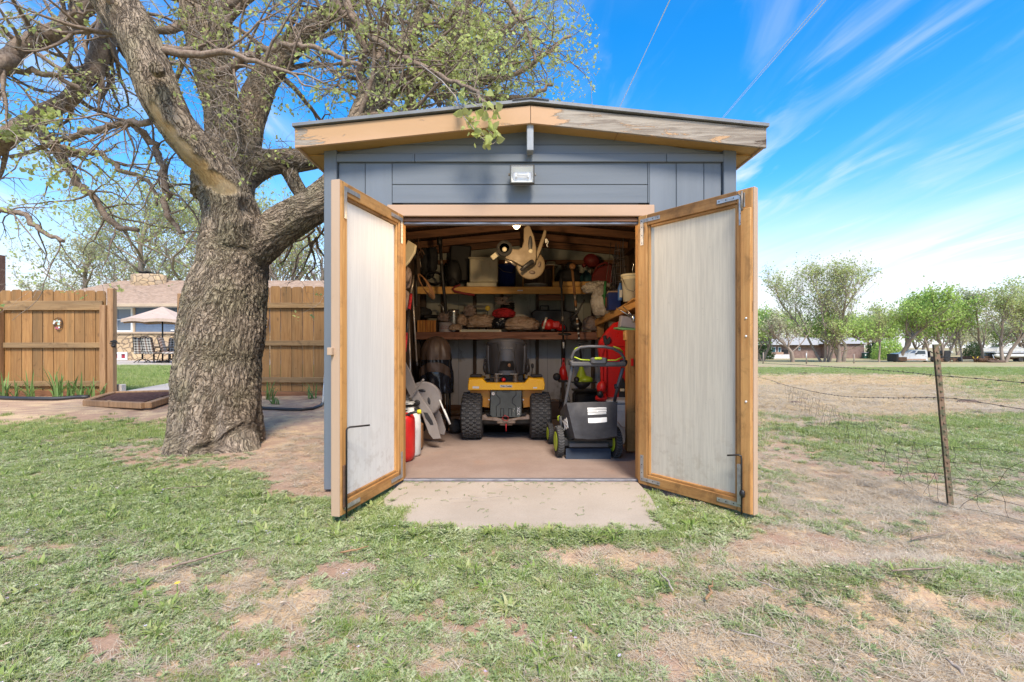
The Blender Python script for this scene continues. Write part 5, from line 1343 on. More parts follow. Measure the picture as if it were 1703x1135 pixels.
for px in (703, 742):
    for yy in (.08, .32): b.tube([(WX(px, Yv), Yv+yy, .01), (WX(px, Yv), Yv+yy, WZ(650, Yv))], .014, 8)
b.box((WX(722, Yv), Yv+.08, .16), (WX(742, Yv)-WX(703, Yv), .02, .03), b=.003); b.box((WX(722, Yv), Yv+.2, .17), (WX(742, Yv)-WX(703, Yv), .25, .012), b=.003); WB(b, cv, 'stand', m['blackmetal'])

# ---- long tools against the near wall
def tool(name, label, cat, base, pieces, group=None):
    t_ = thing(name, label, cat, base, group=group)
    for (nm, mt, pts, r) in pieces: b = MB(); b.tube([W(*p) for p in pts], r, 8); WB(b, t_, nm, m[mt])
    return t_
tool('long_grabber', 'long handled tool with red and black grip leaning by the doorway', 'long handled tool', W(672, 590, 4.3), [('head', 'steel', [(688, 458, 4.9), (687, 470, 4.85), (683, 488, 4.8)], [.004, .012, .012]), ('grip', 'redcloth', [(683.5, 490, 4.8), (680, 515, 4.7)], .017), ('shaft', 'black', [(680, 515, 4.7), (676, 555, 4.55)], .013), ('lower_grip', 'redcloth', [(676, 555, 4.55), (673, 585, 4.4)], .015), ('tip', 'black', [(673, 585, 4.4), (670, 690, 4.3)], .011)])
tool('metal_pole', 'bare grey metal pole leaning in front of the tarp', 'pole', W(694, 608, 4.8), [('shaft', 'steel', [(686, 480, 5.0), (688, 520, 4.95), (693, 602, 4.85)], .010), ('ferrule', 'black', [(693, 602, 4.85), (694, 609, 4.85)], .012)])
tool('hoe', 'pale handled tool standing behind the red and black one', 'long handled tool', W(680, 680, 4.6), [('shaft', 'steel', [(679, 520, 4.9), (682, 600, 4.8), (684, 700, 4.75)], .011)])
b_ = tool('leaf_blower', 'tall black pole saw hanging down past the upper shelf', 'pole saw', W(741, 520, 6.2), [('shaft', 'black', [(732, 405, 6.2), (735, 450, 6.2), (742, 522, 6.2)], .021), ('head', 'blackmetal', [(731, 395, 6.2), (731.5, 408, 6.2)], .035), ('sticker', 'steel', [(733.6, 432, 6.17), (734.4, 439, 6.17)], .019)]); b_.name = 'pole_saw'
t_ = thing('dark_pack', 'black backpack sprayer standing on the upper shelf in the dark corner', 'sprayer', (WX(752, 6.8), 6.75, zu1))
b = MB(); b.blob((WX(755, 6.8), 6.78, zu1+.20), (.22, .2, .40), 5, .2, 2, 18, 14); WB(b, t_, 'tank', m['black'])
b = MB(); b.tube([W(748, 470, 6.6), W(753, 462, 6.6), W(760, 468, 6.6), W(766, 475, 6.6)], .008, 6); b.tube([W(742, 468, 6.6), W(748, 455, 6.6), W(756, 466, 6.6)], .007, 6); WB(b, t_, 'hose', m['blackmetal'])
t_ = thing('extension_cord', 'loops of faded brown extension cord hung near the doorway', 'cord', W(705, 440, 5.3))
b = MB()
for i in range(6):
    cx_, cy_ = 705+i*1.1, 472+i*1.3; rx_, ry_ = 8+i*.5, 17+i*.6
    pts = [W(cx_+rx_*math.cos(a)*math.cos(.5)-ry_*math.sin(a)*math.sin(-.42), cy_+rx_*math.cos(a)*math.sin(.5)+ry_*math.sin(a)*math.cos(.42), 5.3+.02*i) for a in np.linspace(0, 6.283, 26)]
    b.tube(pts, .0055, 6, cap=False)
WB(b, t_, 'loops', m['cord'])
b = MB(); b.tube([W(700, 445, 5.3), W(698, 430, 5.3)], .006, 6); WB(b, t_, 'hook', m['steel'])
t_ = thing('cream_shell', 'cream plastic panel stored high up by the doorway', 'plastic panel', W(682, 420, 4.7))
b = MB(); pprism(b, [(670, 415), (678, 399), (692, 408), (690, 420), (680, 436), (672, 445), (664, 430)], 4.7, .04, .012); WB(b, t_, 'shell', m['cream'])
t_ = thing('hanging_gear', 'crumpled brown and black gear hanging among the long tools', 'gear', W(678, 470, 4.9))
b = MB(); b.blob(W(677, 462, 4.95), (.10, .1, .22), 6, .5, 2, 14, 12); b.blob(W(676, 500, 4.95), (.08, .08, .2), 9, .5, 2, 14, 12); WB(b, t_, 'cloth', m['greycloth'])
t_ = thing('pry_bar', 'curved dark red pry bar hooked over the upper shelf edge', 'pry bar', W(770, 489, 6.5))
b = MB(); b.tube([W(766, 474, 6.5), W(757, 477, 6.5), W(753, 481, 6.5), W(757, 485, 6.5), W(770, 488, 6.5), W(789, 491, 6.5)], [.012, .014, .015, .015, .016, .018], 8); WB(b, t_, 'bar', m['dkred'])

# ---- things on the upper shelf
Yq = 6.72
def boxthing(name, label, cat, px0, px1, pyt, pyb, Y, depth, mat, bev=.01, zbase=None, extra=None, group=None, nm='body'):
    x0_, x1_, zt, zb_ = WX(px0, Y), WX(px1, Y), WZ(pyt, Y), (WZ(pyb, Y) if zbase is None else zbase)
    t_ = thing(name, label, cat, ((x0_+x1_)/2, Y+depth/2, zb_), group=group)
    b = MB(); b.box(((x0_+x1_)/2, Y+depth/2, (zt+zb_)/2), (x1_-x0_, depth, zt-zb_), b=bev); o = WB(b, t_, nm, m[mat])
    if extra: extra(t_, o, x0_, x1_, zb_, zt, Y)
    return t_
def cooler_x(t_, o, x0_, x1_, zb_, zt, Y):
    b = MB(); b.box(((x0_+x1_)/2-.005, Y+.12, zt+.006), (x1_-x0_+.02, .27, .022), b=.006); WB(b, t_, 'lid', m['cream'])
    b = MB(); b.box(((x0_+x1_)/2+.02, Y-.005, (zb_+zt)/2-.01), (.10, .008, zt-zb_-.05), b=.003); WB(b, t_, 'centre_rib', m['cream'])
boxthing('plastic_box', 'cream plastic box on the upper shelf with a flat tray under it', 'box', 781, 828, 430, 470, 6.6, .28, 'cream', .015, None, cooler_x)
t_ = boxthing('flat_tray', 'flat cream tray lying beneath the cream box', 'tray', 776, 826, 470, 475.5, 6.57, .32, 'cream', .008, zu1)
t_ = thing('blue_bucket', 'deep blue plastic bucket between the cream box and the hose reel', 'bucket', (WX(843, 6.7), 6.78, zu1))
b = MB(); b.lathe([(0, 0), (.115, 0), (.125, .30), (.132, .30), (.132, .33), (.12, .33), (.118, .05), (0, .05)], (WX(843, 6.7), 6.78, zu1), 28); WB(b, t_, 'body', m['navy'])
b = MB(); b.tube([(WX(843, 6.7)-.13, 6.70, zu1+.3), (WX(843, 6.7)-.05, 6.64, zu1+.22), (WX(843, 6.7)+.08, 6.65, zu1+.2), (WX(843, 6.7)+.13, 6.70, zu1+.3)], .004, 6); WB(b, t_, 'handle', m['steel'])
t_ = thing('wooden_box', 'upright brown wooden box standing behind the hanging hose reel', 'box', (WX(895, 6.8), 6.9, zu1))
xA, xB, zT_ = WX(870, 6.75), WX(921, 6.75), WZ(441, 6.75)
b = MB(); b.box(((xA+xB)/2, 7.0, (zu1+zT_)/2), (xB-xA-.03, .015, zT_-zu1-.03)); WB(b, t_, 'back_panel', m['dark_z'])
for x in (xA, xB): WB(MB().box((x, 6.88, (zu1+zT_)/2), (.016, .25, zT_-zu1), b=.002), t_, 'side_panel', m['pine_z'])
for z in (zu1+.009, zT_-.008): WB(MB().box(((xA+xB)/2, 6.88, z), (xB-xA-.02, .25, .016), b=.002), t_, 'panel', m['dark_x'])
t_ = thing('lidded_tub', 'low white lidded tub inside the brown wooden box', 'tub', (WX(890, 6.7), 6.78, zu1+.017))
b = MB(); b.lathe([(0, 0), (.15, 0), (.16, .035), (.17, .035), (.17, .05), (.05, .058), (0, .058)], (WX(891, 6.72), 6.85, zu1+.018), 28); WB(b, t_, 'body', m['whitep'])
t_ = thing('plastic_cover', 'cream plastic lid resting on top of the brown wooden box', 'lid', (WX(917, 6.8), 6.85, zT_))
b = MB(); b.lathe([(0, 0), (.105, .0), (.105, .012), (.07, .018), (.066, .055), (0, .058)], (WX(917, 6.75), 6.85, zT_+.001), 26); WB(b, t_, 'shell', m['cream'])
t_ = thing('black_gear_bag', 'lumpy black tool bag on the upper shelf behind the orange topped trimmer', 'bag', (WX(945, 6.85), 6.9, zu1+.07))
b = MB(); b.blob((WX(946, 6.85), 6.92, zu1+.16), (.40, .28, .28), 8, .35, 2.2, 20, 14, flat=.3); b.blob((WX(950, 6.9), 6.95, zu1+.33), (.16, .16, .14), 9, .3, 2, 16, 10); WB(b, t_, 'body', m['bagfab'])
t_ = thing('round_jug', 'round red jug lying on top of the teal jug', 'jug', (WX(984, 6.95), 6.98, zu1+.26))
b = MB(); b.blob(W(984, 434, 6.95), (.24, .2, .19), 3, .14, 1.5, 22, 14, rotm(0, 20, 0)); b.lathe([(.03, 0), (.03, .04), (0, .042)], W(973, 441, 6.9), 12, (-.8, -.3, -.4)); WB(b, t_, 'body', m['dkred'])
t_ = thing('teal_jug', 'dark teal jug under the round red jug', 'jug', (WX(976, 6.9), 6.9, zu1))
b = MB(); b.lathe([(0, 0), (.075, 0), (.085, .02), (.085, .18), (.05, .23), (.025, .25), (.025, .27), (0, .27)], (WX(975, 6.85), 6.86, zu1), 22); WB(b, t_, 'body', m['teal'])
t_ = thing('gas_can', 'dusty dark red gas can on the upper shelf beside the teal jug', 'gas can', (WX(1002, 6.8), 6.85, zu1))
b = MB(); pprism(b, [(984, 476), (984, 462), (988, 452), (998, 444), (1012, 439), (1018, 440), (1019, 476)], 6.8, .16, .02); b.tube([W(990, 452, 6.85), W(993, 443, 6.85), W(1006, 437, 6.85), W(1014, 440, 6.85)], .016, 8); WB(b, t_, 'body', m['dkred'])

# ---- things on the lower shelf
Yw = 6.5; zl = zl1
t_ = thing('slatted_crate', 'small orange slatted wooden crate at the left end of the lower shelf', 'crate', (WX(709, Yw), Yw+.1, zl))
x0_, x1_, zt_ = WX(694, Yw), WX(725, Yw), WZ(533, Yw)
for i in range(7):
    w_ = (x1_-x0_)/7; o = MB().box((0, 0, 0), (w_-.004, .012, zt_-zl), b=.002); WB(MB().box((x0_+w_*(i+.5), Yw, (zt_+zl)/2), (w_-.004, .012, zt_-zl), b=.002), t_, 'slat', m['orangewood'])
b = MB(); b.box(((x0_+x1_)/2, Yw+.1, zl+.008), (x1_-x0_, .18, .014)); b.box(((x0_+x1_)/2, Yw+.2, (zt_+zl)/2), (x1_-x0_, .012, zt_-zl)); b.box((x0_+.005, Yw+.1, (zt_+zl)/2), (.01, .19, zt_-zl)); b.box((x1_-.005, Yw+.1, (zt_+zl)/2), (.01, .19, zt_-zl)); WB(b, t_, 'box', m['dark_z'])
t_ = thing('paint_can', 'grey paint can with printed label beside the orange crate', 'paint can', (WX(739, Yw), Yw+.1, zl))
xp = WX(739.5, Yw); b = MB(); b.lathe([(0, 0), (.093, 0), (.095, .006), (.093, .01), (.093, .118), (.097, .122), (.097, .130), (.088, .130), (.085, .120), (0, .120)], (xp, Yw+.09, zl), 30); pc = WB(b, t_, 'body', m['greylav'])
o = text('label_print', 'Tin Cap\nOne Shott', .026, m['dkred'], pc, (0, 0, 0), (0, 0, 0), .0005, world=True); o.matrix_local = MATS[t_.name].inverted() @ (Matrix.Translation((xp, Yw-.005, zl+.065)) @ Euler((R(90), 0, 0)).to_matrix().to_4x4())
t_ = thing('steel_canister', 'tall shiny steel canister on the lower shelf', 'canister', (WX(753, 6.6), 6.72, zl))
b = MB(); b.lathe([(0, 0), (.075, 0), (.078, .01), (.078, .27), (.08, .275), (.08, .31), (.072, .318), (0, .318)], (WX(753, 6.6), 6.70, zl), 30); WB(b, t_, 'body', m['tin'])
b = MB(); b.box((WX(750, 6.6), 6.621, zl+.21), (.04, .004, .02)); WB(b, t_, 'label', m['black'])
def bagt(name, label, cat, px, py, Y, d, seed, mat, amp=.45, fr=2.4, flat=.35, group=None, fold=False, rz=0):
    c = W(px, py, Y); t_ = thing(name, label, cat, (c.x, c.y, c.z-d[2]/2), group=group)
    b = MB(); b.blob(c, d, seed, amp*(1.15 if fold else 1), fr*(1.5 if fold else 1), 56, 38, rotm(0, 0, rz), flat=flat, oct=5, fold=fold); WB(b, t_, 'body', m[mat]); return t_
bagt('rag_bag', 'clear crinkled bag of rags behind the grey paint can', 'bag', 740, 529, 6.72, (.19, .12, .16), 12, 'greycloth')
bagt('paper_bag', 'small crumpled brown bag beside the steel canister', 'bag', 768, 535, 6.62, (.13, .14, .17), 13, 'paper', .5, 3, group='crumpled bags on the lower shelf', fold=True)
bagt('paper_bag', 'long crumpled brown bag behind the pale frame on the lower shelf', 'bag', 803, 537, 6.75, (.46, .26, .20), 14, 'paper', .5, 2.6, group='crumpled bags on the lower shelf', fold=True)
bagt('paper_bag', 'big crumpled tan bag between the red cloth and the chainsaw', 'bag', 868, 541, 6.56, (.42, .24, .20), 15, 'paper', .5, 2.6, group='crumpled bags on the lower shelf', fold=True)
bagt('paper_bag', 'low crumpled brown bag in front of the steel canister', 'bag', 757, 546, 6.52, (.16, .12, .09), 16, 'paper', .5, 3, group='crumpled bags on the lower shelf', fold=True)
bagt('red_cloth', 'bright red rag heaped on the lower shelf beside the white tub', 'cloth', 838, 522, 6.62, (.28, .16, .13), 17, 'redcloth', .5, 2.4, .2, fold=True)
bagt('black_bag', 'black crumpled plastic bag beneath the red rag', 'bag', 833, 539, 6.62, (.22, .2, .17), 18, 'tarp', .5, 3, fold=True)
bagt('grey_cloth', 'dusty mauve cloth draped behind the brown bags', 'cloth', 781, 519, 6.9, (.17, .1, .19), 19, 'greycloth', .5, 2)
bagt('plastic_bag', 'whitish plastic bag neck sticking out above the tan bag', 'bag', 862, 529, 6.68, (.25, .1, .09), 20, 'sack', .5, 4, .1, fold=True)
bagt('brown_sack', 'brownish plastic sack on the lower shelf under the side shelf', 'sack', 983, 541, 6.50, (.22, .22, .22), 21, 'greycloth', .35, 2.4, fold=True)
t_ = thing('white_tub', 'round white tub with lid behind the red rag', 'tub', (WX(835, 6.8), 6.9, zl))
b = MB(); b.lathe([(0, 0), (.11, 0), (.125, .235), (.138, .235), (.138, .26), (0, .268)], (WX(835, 6.8), 6.92, zl), 28); WB(b, t_, 'body', m['whitep'])
t_ = thing('tape_measure', 'small yellow tape measure on the lower shelf', 'tape measure', (WX(811, 6.8), 6.8, zl+.2))
b = MB(); b.lathe([(0, -.02), (.034, -.02), (.038, 0), (.034, .02), (0, .02)], W(811, 513, 6.75), 16, (0, 1, 0)); WB(b, t_, 'case', M('yellow case', (.6, .45, .05)))
b = MB(); b.beam(W(811, 518, 6.8), W(808, 552, 6.8), .02, .02); b.box(W(795, 510, 6.95), (.3, .04, .03)); WB(b, t_, 'bracket', m['black'])
t_ = thing('pale_frame', 'flat pale green plastic frame at the front of the lower shelf', 'frame', (WX(799, 6.47), 6.52, zl))
b = MB(); b.box((WX(799, 6.47), 6.485, zl+.017), (.56, .012, .034), b=.004); WB(b, t_, 'edge', m['cream'])
b = MB(); b.box((WX(799, 6.47), 6.4775, zl+.018), (.50, .003, .014), b=.001); WB(b, t_, 'slot', m['wallin_g'])
b = MB(); b.box((WX(799, 6.47), 6.59, zl+.015), (.55, .19, .02), b=.004); WB(b, t_, 'base', m['cream'])
t_ = thing('tool_case', 'long black plastic tool case standing at the back of the lower shelf', 'tool case', (WX(922, 6.9), 6.98, zl))
b = MB(); pprism(b, [(884, 553), (884, 520), (890, 515), (935, 515), (958, 520), (962, 553)], 6.85, .2, .02); WB(b, t_, 'body', m['black'])
b = MB(); b.tube([W(898, 516, 6.9), W(899, 509, 6.9), W(912, 509, 6.9), W(913, 516, 6.9)], .010, 8); WB(b, t_, 'handle', m['black'])
t_ = thing('chainsaw', 'small red chainsaw on the lower shelf in front of the black case', 'chainsaw', (WX(918, 6.5), 6.55, zl))
b = MB(); b.blob(W(913, 541, 6.5), (.20, .16, .16), 23, .15, 2, 20, 14, flat=.2); b.box(W(924, 541, 6.5), (.12, .14, .10), b=.02); b.blob(W(932, 545, 6.5), (.14, .1, .09), 25, .2, 2, 14, 10); WB(b, t_, 'body', m['red'])
b = MB(); b.tube([W(900, 550, 6.46), W(899, 538, 6.45), W(903, 530, 6.45), W(911, 532, 6.45)], .010, 8); b.tube([W(930, 535, 6.45), W(940, 541, 6.45), W(943, 550, 6.45)], .011, 8); b.box(W(919, 549, 6.44), (.06, .03, .03), b=.008); WB(b, t_, 'handle', m['black'])
b = MB(); b.beam(W(903, 547, 6.44), W(909, 528, 6.44), .012, .03, .002); WB(b, t_, 'guide_bar', m['steel'])
for (px, y0_, y1_) in ((735, 503, 515), (730, 505, 512)):
    pass
t_ = thing('chrome_tap', 'chromed bent tube piece standing behind the paint can', 'metal part', W(735, 520, 6.85))
b = MB(); b.tube([W(738, 528, 6.85), W(737, 512, 6.85), W(733, 506, 6.85), W(729, 509, 6.85)], .010, 8); b.tube([W(742, 528, 6.8), W(741, 510, 6.8), W(736, 505, 6.8)], .008, 8); WB(b, t_, 'tube', m['tin'])

# ---- string trimmers hanging before the shelves
def trimmer(label, top, bot, ckeys, discy, px_d, engine):
    t_ = thing('string_trimmer', label, 'string trimmer', W(*bot), group='string trimmers hanging by the shelves')
    n = len(ckeys)
    for (mt, a, c, r) in ckeys:
        p = W(*top).lerp(W(*bot), a); q = W(*top).lerp(W(*bot), c); WB(MB().tube([p, q], r, 8), t_, 'shaft' if r < .014 else 'sleeve', m[mt])
    return t_
t1 = trimmer('red string trimmer with a plain black shaft hung head down', (933, 455, 6.15), (938, 600, 6.15), [('black', 0, 1, .0125), ('steel', .49, .55, .0145), ('whitep', .79, .86, .0135)], 0, 0, 0)
b = MB(); b.blob(W(937, 622, 6.12), (.10, .10, .20), 31, .15, 2, 18, 14, rotm(0, -8, 0)); b.beam(W(938, 596, 6.12), W(930, 632, 6.12), .03, .02, .004); b.beam(W(936, 596, 6.12), W(944, 632, 6.12), .03, .02, .004); WB(b, t1, 'engine', m['red'])
b = MB(); b.lathe([(0, -.03), (.045, -.03), (.05, 0), (.045, .03), (0, .03)], W(926, 627, 6.1), 16, (0, 1, 0)); b.box(W(936, 634, 6.12), (.12, .08, .03), b=.01); WB(b, t1, 'starter', m['black'])
b = MB(); b.lathe([(0, 0), (.07, -.004), (.088, -.012), (.075, .006), (0, .014)], W(939, 555.5, 6.1), 20, (0, -.12, 1)); WB(b, t1, 'guard', m['black'])
b = MB(); b.blob(W(933, 470, 6.15), (.05, .05, .16), 33, .3, 2, 12, 10); WB(b, t1, 'head', m['black'])
t2 = trimmer('lime string trimmer with an orange sleeve on its upper shaft', (951, 442, 6.05), (967, 604, 6.05), [('black', 0, 1, .0115), ('cord', .03, .30, .0165), ('steel', .30, .36, .0165), ('cord', .36, .42, .0165), ('cord', .56, .59, .015)], 0, 0, 0)
b = MB()
for i in range(9):
    a = .44+i*.05; p = W(951, 442, 6.05).lerp(W(967, 604, 6.05), a); q = W(951, 442, 6.05).lerp(W(967, 604, 6.05), a+.016); b.tube([p, q], .0135, 8)
WB(b, t2, 'white_mark', m['whitep'])
b = MB(); b.lathe([(0, 0), (.03, .005), (.04, .03), (.038, .05), (.015, .055)], W(951.5, 446, 6.02), 16, (0, -.8, .4)); WB(b, t2, 'head', m['cord'])
b = MB(); b.lathe([(0, 0), (.07, -.004), (.09, -.010), (.07, .006), (0, .012)], W(967, 567, 6.02), 20, (0, -.10, 1)); WB(b, t2, 'guard', m['black'])
b = MB(); b.tube([W(952, 530, 6.0), W(961, 520, 6.0), W(968, 505, 6.0), W(972, 499, 6.0)], [.014, .012, .010, .012], 8); WB(b, t2, 'handle', m['black'])
b = MB(); b.lathe([(.02, 0), (.03, .04), (.075, .16), (.10, .20), (.10, .24), (.07, .25), (0, .25)], W(967, 608, 6.05), 18, (0, 0, -1)); b.blob(W(974, 632, 6.0), (.18, .14, .10), 35, .15, 2, 18, 12); WB(b, t2, 'engine', m['lime'])
b = MB(); b.blob(W(959, 632, 5.98), (.07, .07, .08), 36, .2, 2, 12, 10); b.box(W(971, 636, 6.0), (.32, .14, .012), b=.004); b.lathe([(.11, 0), (.09, -.03), (.03, -.08), (0, -.08)], W(968, 637, 6.02), 18); WB(b, t2, 'guard_plate', m['black'])
b = MB(); b.tube([W(933, 645, 6.3), W(930, 680, 6.35), W(934, 670, 6.3), W(948, 668, 6.3), W(942, 640, 6.3)], .007, 6); o_ = thing('hanging_cable', 'thin black cable drooping under the red trimmer', 'cable', W(934, 690, 6.3)); WB(b, o_, 'loop', m['black'])

# ---- things on and under the side shelf
bz = lambda y: SHZ(y)+.045
t_ = thing('feed_sack', 'tall crumpled white feed sack on the side shelf', 'sack', W(1000, 527, 5.95))
b = MB(); b.blob(W(1001, 503, 5.95), (.26, .24, .40), 41, .25, 3.6, 50, 40, flat=.15, oct=5, fold=True); WB(b, t_, 'body', m['sack'])
b = MB(); b.tube([W(1007, 468, 5.8), W(1006, 480, 5.8), W(1005, 495, 5.8), W(1006, 505, 5.8), W(1008, 511, 5.82)], .016, 8); b.tube([W(1001, 493, 5.82), W(1009, 487, 5.8), W(1012, 494, 5.82)], .010, 6); WB(b, t_, 'strap', m['green'])
bagt('crumpled_wrap', 'crumpled grey plastic wrap lying over the end of the upper shelf', 'plastic wrap', 994, 480, 6.2, (.36, .26, .16), 42, 'sack', .5, 2.6, .2, fold=True)
t_ = thing('blue_box', 'dark blue carton on the side shelf behind the spray bottle', 'carton', W(1020, 520, 5.5))
b = MB(); b.box(W(1020, 502, 5.5), (.14, .16, .20), b=.006); WB(b, t_, 'body', m['navy'])
b = MB(); b.blob(W(1023, 487.5, 5.5), (.20, .16, .05), 43, .3, 2, 16, 8); WB(b, t_, 'flap', m['paper'])
t_ = thing('spray_bottle', 'slim blue bottle standing on the side shelf beside the bucket', 'bottle', W(1031, 500, 5.2))
cb = W(1031.5, 500, 5.2); b = MB(); b.lathe([(0, -.005), (.024, 0), (.026, .01), (.026, .13), (.018, .155), (.012, .17), (.012, .19), (0, .19)], cb, 18); WB(b, t_, 'body', m['bluebot'])
b = MB(); b.lathe([(.014, .185), (.016, .215), (0, .218)], cb, 12); WB(b, t_, 'cap', m['black'])
b = MB(); b.box(cb+Vector((0, -.027, .07)), (.03, .003, .08)); WB(b, t_, 'label', m['whitep'])
t_ = thing('bucket', 'cream plastic bucket on the side shelf beside the blue bottle', 'bucket', W(1050, 503, 4.95))
cb = W(1049, 502, 4.95); b = MB(); b.lathe([(0, 0), (.075, 0), (.09, .22), (.098, .22), (.098, .235), (.092, .235), (.093, .255), (.10, .255), (.10, .275), (.09, .28), (.085, .27), (0, .2)], cb, 28); WB(b, t_, 'body', m['cream'])
b = MB(); b.tube([cb+Vector((-.095, -.03, .24)), cb+Vector((-.07, -.09, .12)), cb+Vector((0, -.11, .09)), cb+Vector((.09, -.06, .2))], .003, 6); WB(b, t_, 'handle', m['steel'])
t_ = thing('metal_hook', 'metal hook standing in the cream bucket', 'hook', W(1053, 455, 4.95))
b = MB(); b.tube([W(1053, 460, 4.95), W(1052, 448, 4.95), W(1054, 440, 4.95), W(1052, 437, 4.95)], .005, 6); WB(b, t_, 'rod', m['tin'])
t_ = thing('wire_cage', 'nested grey wire plant cages standing on the upper shelf end', 'wire cage', W(1028, 490, 5.9))
b = MB()
for cage in range(2):
    for i in range(6):
        a = i*math.pi/3+cage*.5
        top = W(1030, 396+i*3+cage*6, 5.9)+Vector((math.cos(a)*.045, math.sin(a)*.05, 0)); bot = W(1027+cage*3, 488, 5.9)+Vector((math.cos(a)*.105, math.sin(a)*.1, 0))
        b.tube([top, top.lerp(bot, .5), bot], .0032, 5)
    for z in range(6):
        f = .2+.15*z; c_ = W(1029.5+cage*1.5, 400+88*f, 5.9); r_ = .045+.06*f
        b.tube([c_+Vector((r_*math.cos(a), r_*math.sin(a), .0)) for a in np.linspace(0, 6.283, 15)], .003, 5, cap=False)
WB(b, t_, 'wires', M('cage wire', (.26, .25, .27), (.16, .15, .16), .5, metal=.5))
t_ = thing('grey_scoop', 'translucent grey scoop on a green tray below the side shelf', 'scoop', W(1043, 548, 4.7))
b = MB(); pl = [(1034, 525), (1057, 528), (1058, 547), (1031, 544)]; pprism(b, pl, 4.66, .10, .01); WB(b, t_, 'bowl', m['greylav'])
b = MB(); b.tube([W(1024, 511, 4.66), W(1036, 519, 4.62), W(1052, 527, 4.6)], [.003, .006, .012], 8); b.tube([W(1036, 510, 4.7), W(1046, 520, 4.66), W(1054, 528, 4.62)], [.004, .006, .01], 8); b.blob(W(1054, 530, 4.6), (.05, .05, .08), 4, .3, 2, 12, 8); WB(b, t_, 'tongs', m['tin'])
t_ = thing('green_tray', 'pale green plastic tray under the grey scoop', 'tray', W(1040, 550, 4.66))
b = MB(); pprism(b, [(1025, 544.5), (1058, 547), (1058, 550), (1034, 549), (1026, 547)], 4.62, .14, .003); WB(b, t_, 'tray', m['gtray'])
t_ = thing('red_sled', 'tall red plastic utility sled stood on end under the side shelf', 'sled', (WX(1020, 5.3), 5.35, .62))
b = MB(); pprism(b, [(996, 580), (998, 567), (1010, 550), (1022, 537), (1034, 534), (1046, 536), (1046, 582), (1043, 605), (1042, 668), (1003, 668), (1001, 610)], 5.3, .10, .02); WB(b, t_, 'shell', m['red'])
b = MB(); pprism(b, [(998, 571), (1044, 572), (1043, 577), (1008, 578), (1003, 590), (1006, 668), (1001, 668), (998, 600)], 5.285, .03, .008); b.tube([W(1007.5, 580, 5.28), W(1008.5, 668, 5.28)], .008, 8); WB(b, t_, 'rim', m['red'])
b = MB(); pprism(b, [(1003, 560), (1007, 557), (1009, 566), (1014, 560), (1016, 565), (1014, 572), (1006, 575)], 5.27, .03, .004); WB(b, t_, 'buckle', m['black'])
b = MB(); pprism(b, [(1029, 668), (1030, 640), (1036, 628), (1043, 645), (1043, 668)], 5.27, .03, .006); WB(b, t_, 'shadow_plate', m['black'])  # black plate stands in for a shadow on the red shell
t_ = thing('red_blower', 'small red and black power tool in front of the tall red sled', 'power tool', W(1000, 667, 5.1))
b = MB(); b.blob(W(1001, 645, 5.1), (.11, .12, .14), 51, .2, 2, 18, 12); b.blob(W(1000, 662, 5.08), (.13, .12, .09), 52, .3, 2, 16, 10); WB(b, t_, 'housing', m['red'])
b = MB(); b.blob(W(998, 656, 5.03), (.07, .06, .07), 53, .4, 2, 14, 10); WB(b, t_, 'handle', m['black'])
b = MB(); b.box(W(1035, 649, 5.2), (.045, .02, .03), b=.004); WB(b, t_, 'latch', m['cream'])
t_ = thing('storage_tub', 'pale blue grey storage tub on the floor beneath the red sled', 'tub', (WX(1030, 4.95), 5.1, .01))
x0_, x1_ = WX(1012, 4.95), WX(1052, 4.95)
b = MB(); b.box(((x0_+x1_)/2, 5.15, .22), (x1_-x0_, .38, .42), b=.02); b.box(((x0_+x1_)/2, 5.15, .445), (x1_-x0_+.02, .40, .035), b=.01); b.box(((x0_+x1_)/2, 5.15, .36), (x1_-x0_+.008, .39, .012), b=.004); WB(b, t_, 'body', m['bin'])
b = MB(); b.tube([W(1026, 700, 4.94), W(1034, 710, 4.93), W(1046, 713, 4.93)], .005, 6); WB(b, t_, 'handle', m['greylav'])
t_ = thing('black_bin', 'low black tub against the back wall behind the push mower bag', 'tub', (WX(972, 6.6), 6.7, .01))
b = MB(); b.box((WX(978, 6.6), 6.75, .20), (.36, .35, .38), b=.04); b.box((WX(978, 6.6), 6.75, .40), (.38, .37, .03), b=.012); WB(b, t_, 'body', m['black'])
t_ = thing('brown_box', 'dusty brown carton on the floor behind the riding mower wheel', 'carton', (WX(925, 6.7), 6.8, .01))
b = MB(); b.box((WX(926, 6.7), 6.85, .13), (.34, .3, .24), rotm(0, 0, 8), b=.01); WB(b, t_, 'body', m['brownvinyl'])
b = MB(); b.box((WX(926, 6.7), 6.85, .255), (.05, .31, .003), rotm(0, 0, 8)); WB(b, t_, 'tape', m['paper'])
t_ = thing('shadow_sheet', 'thin black sheet standing in for the shadow under the riding mower', 'mat', (WX(842, 5.6), 5.6, .01))  # black sheet added to darken the floor as the mower's shadow
b = MB(); b.box((WX(842, 5.9), 5.95, .022), (.7, .8, .01), b=.003); WB(b, t_, 'sheet', m['black'])

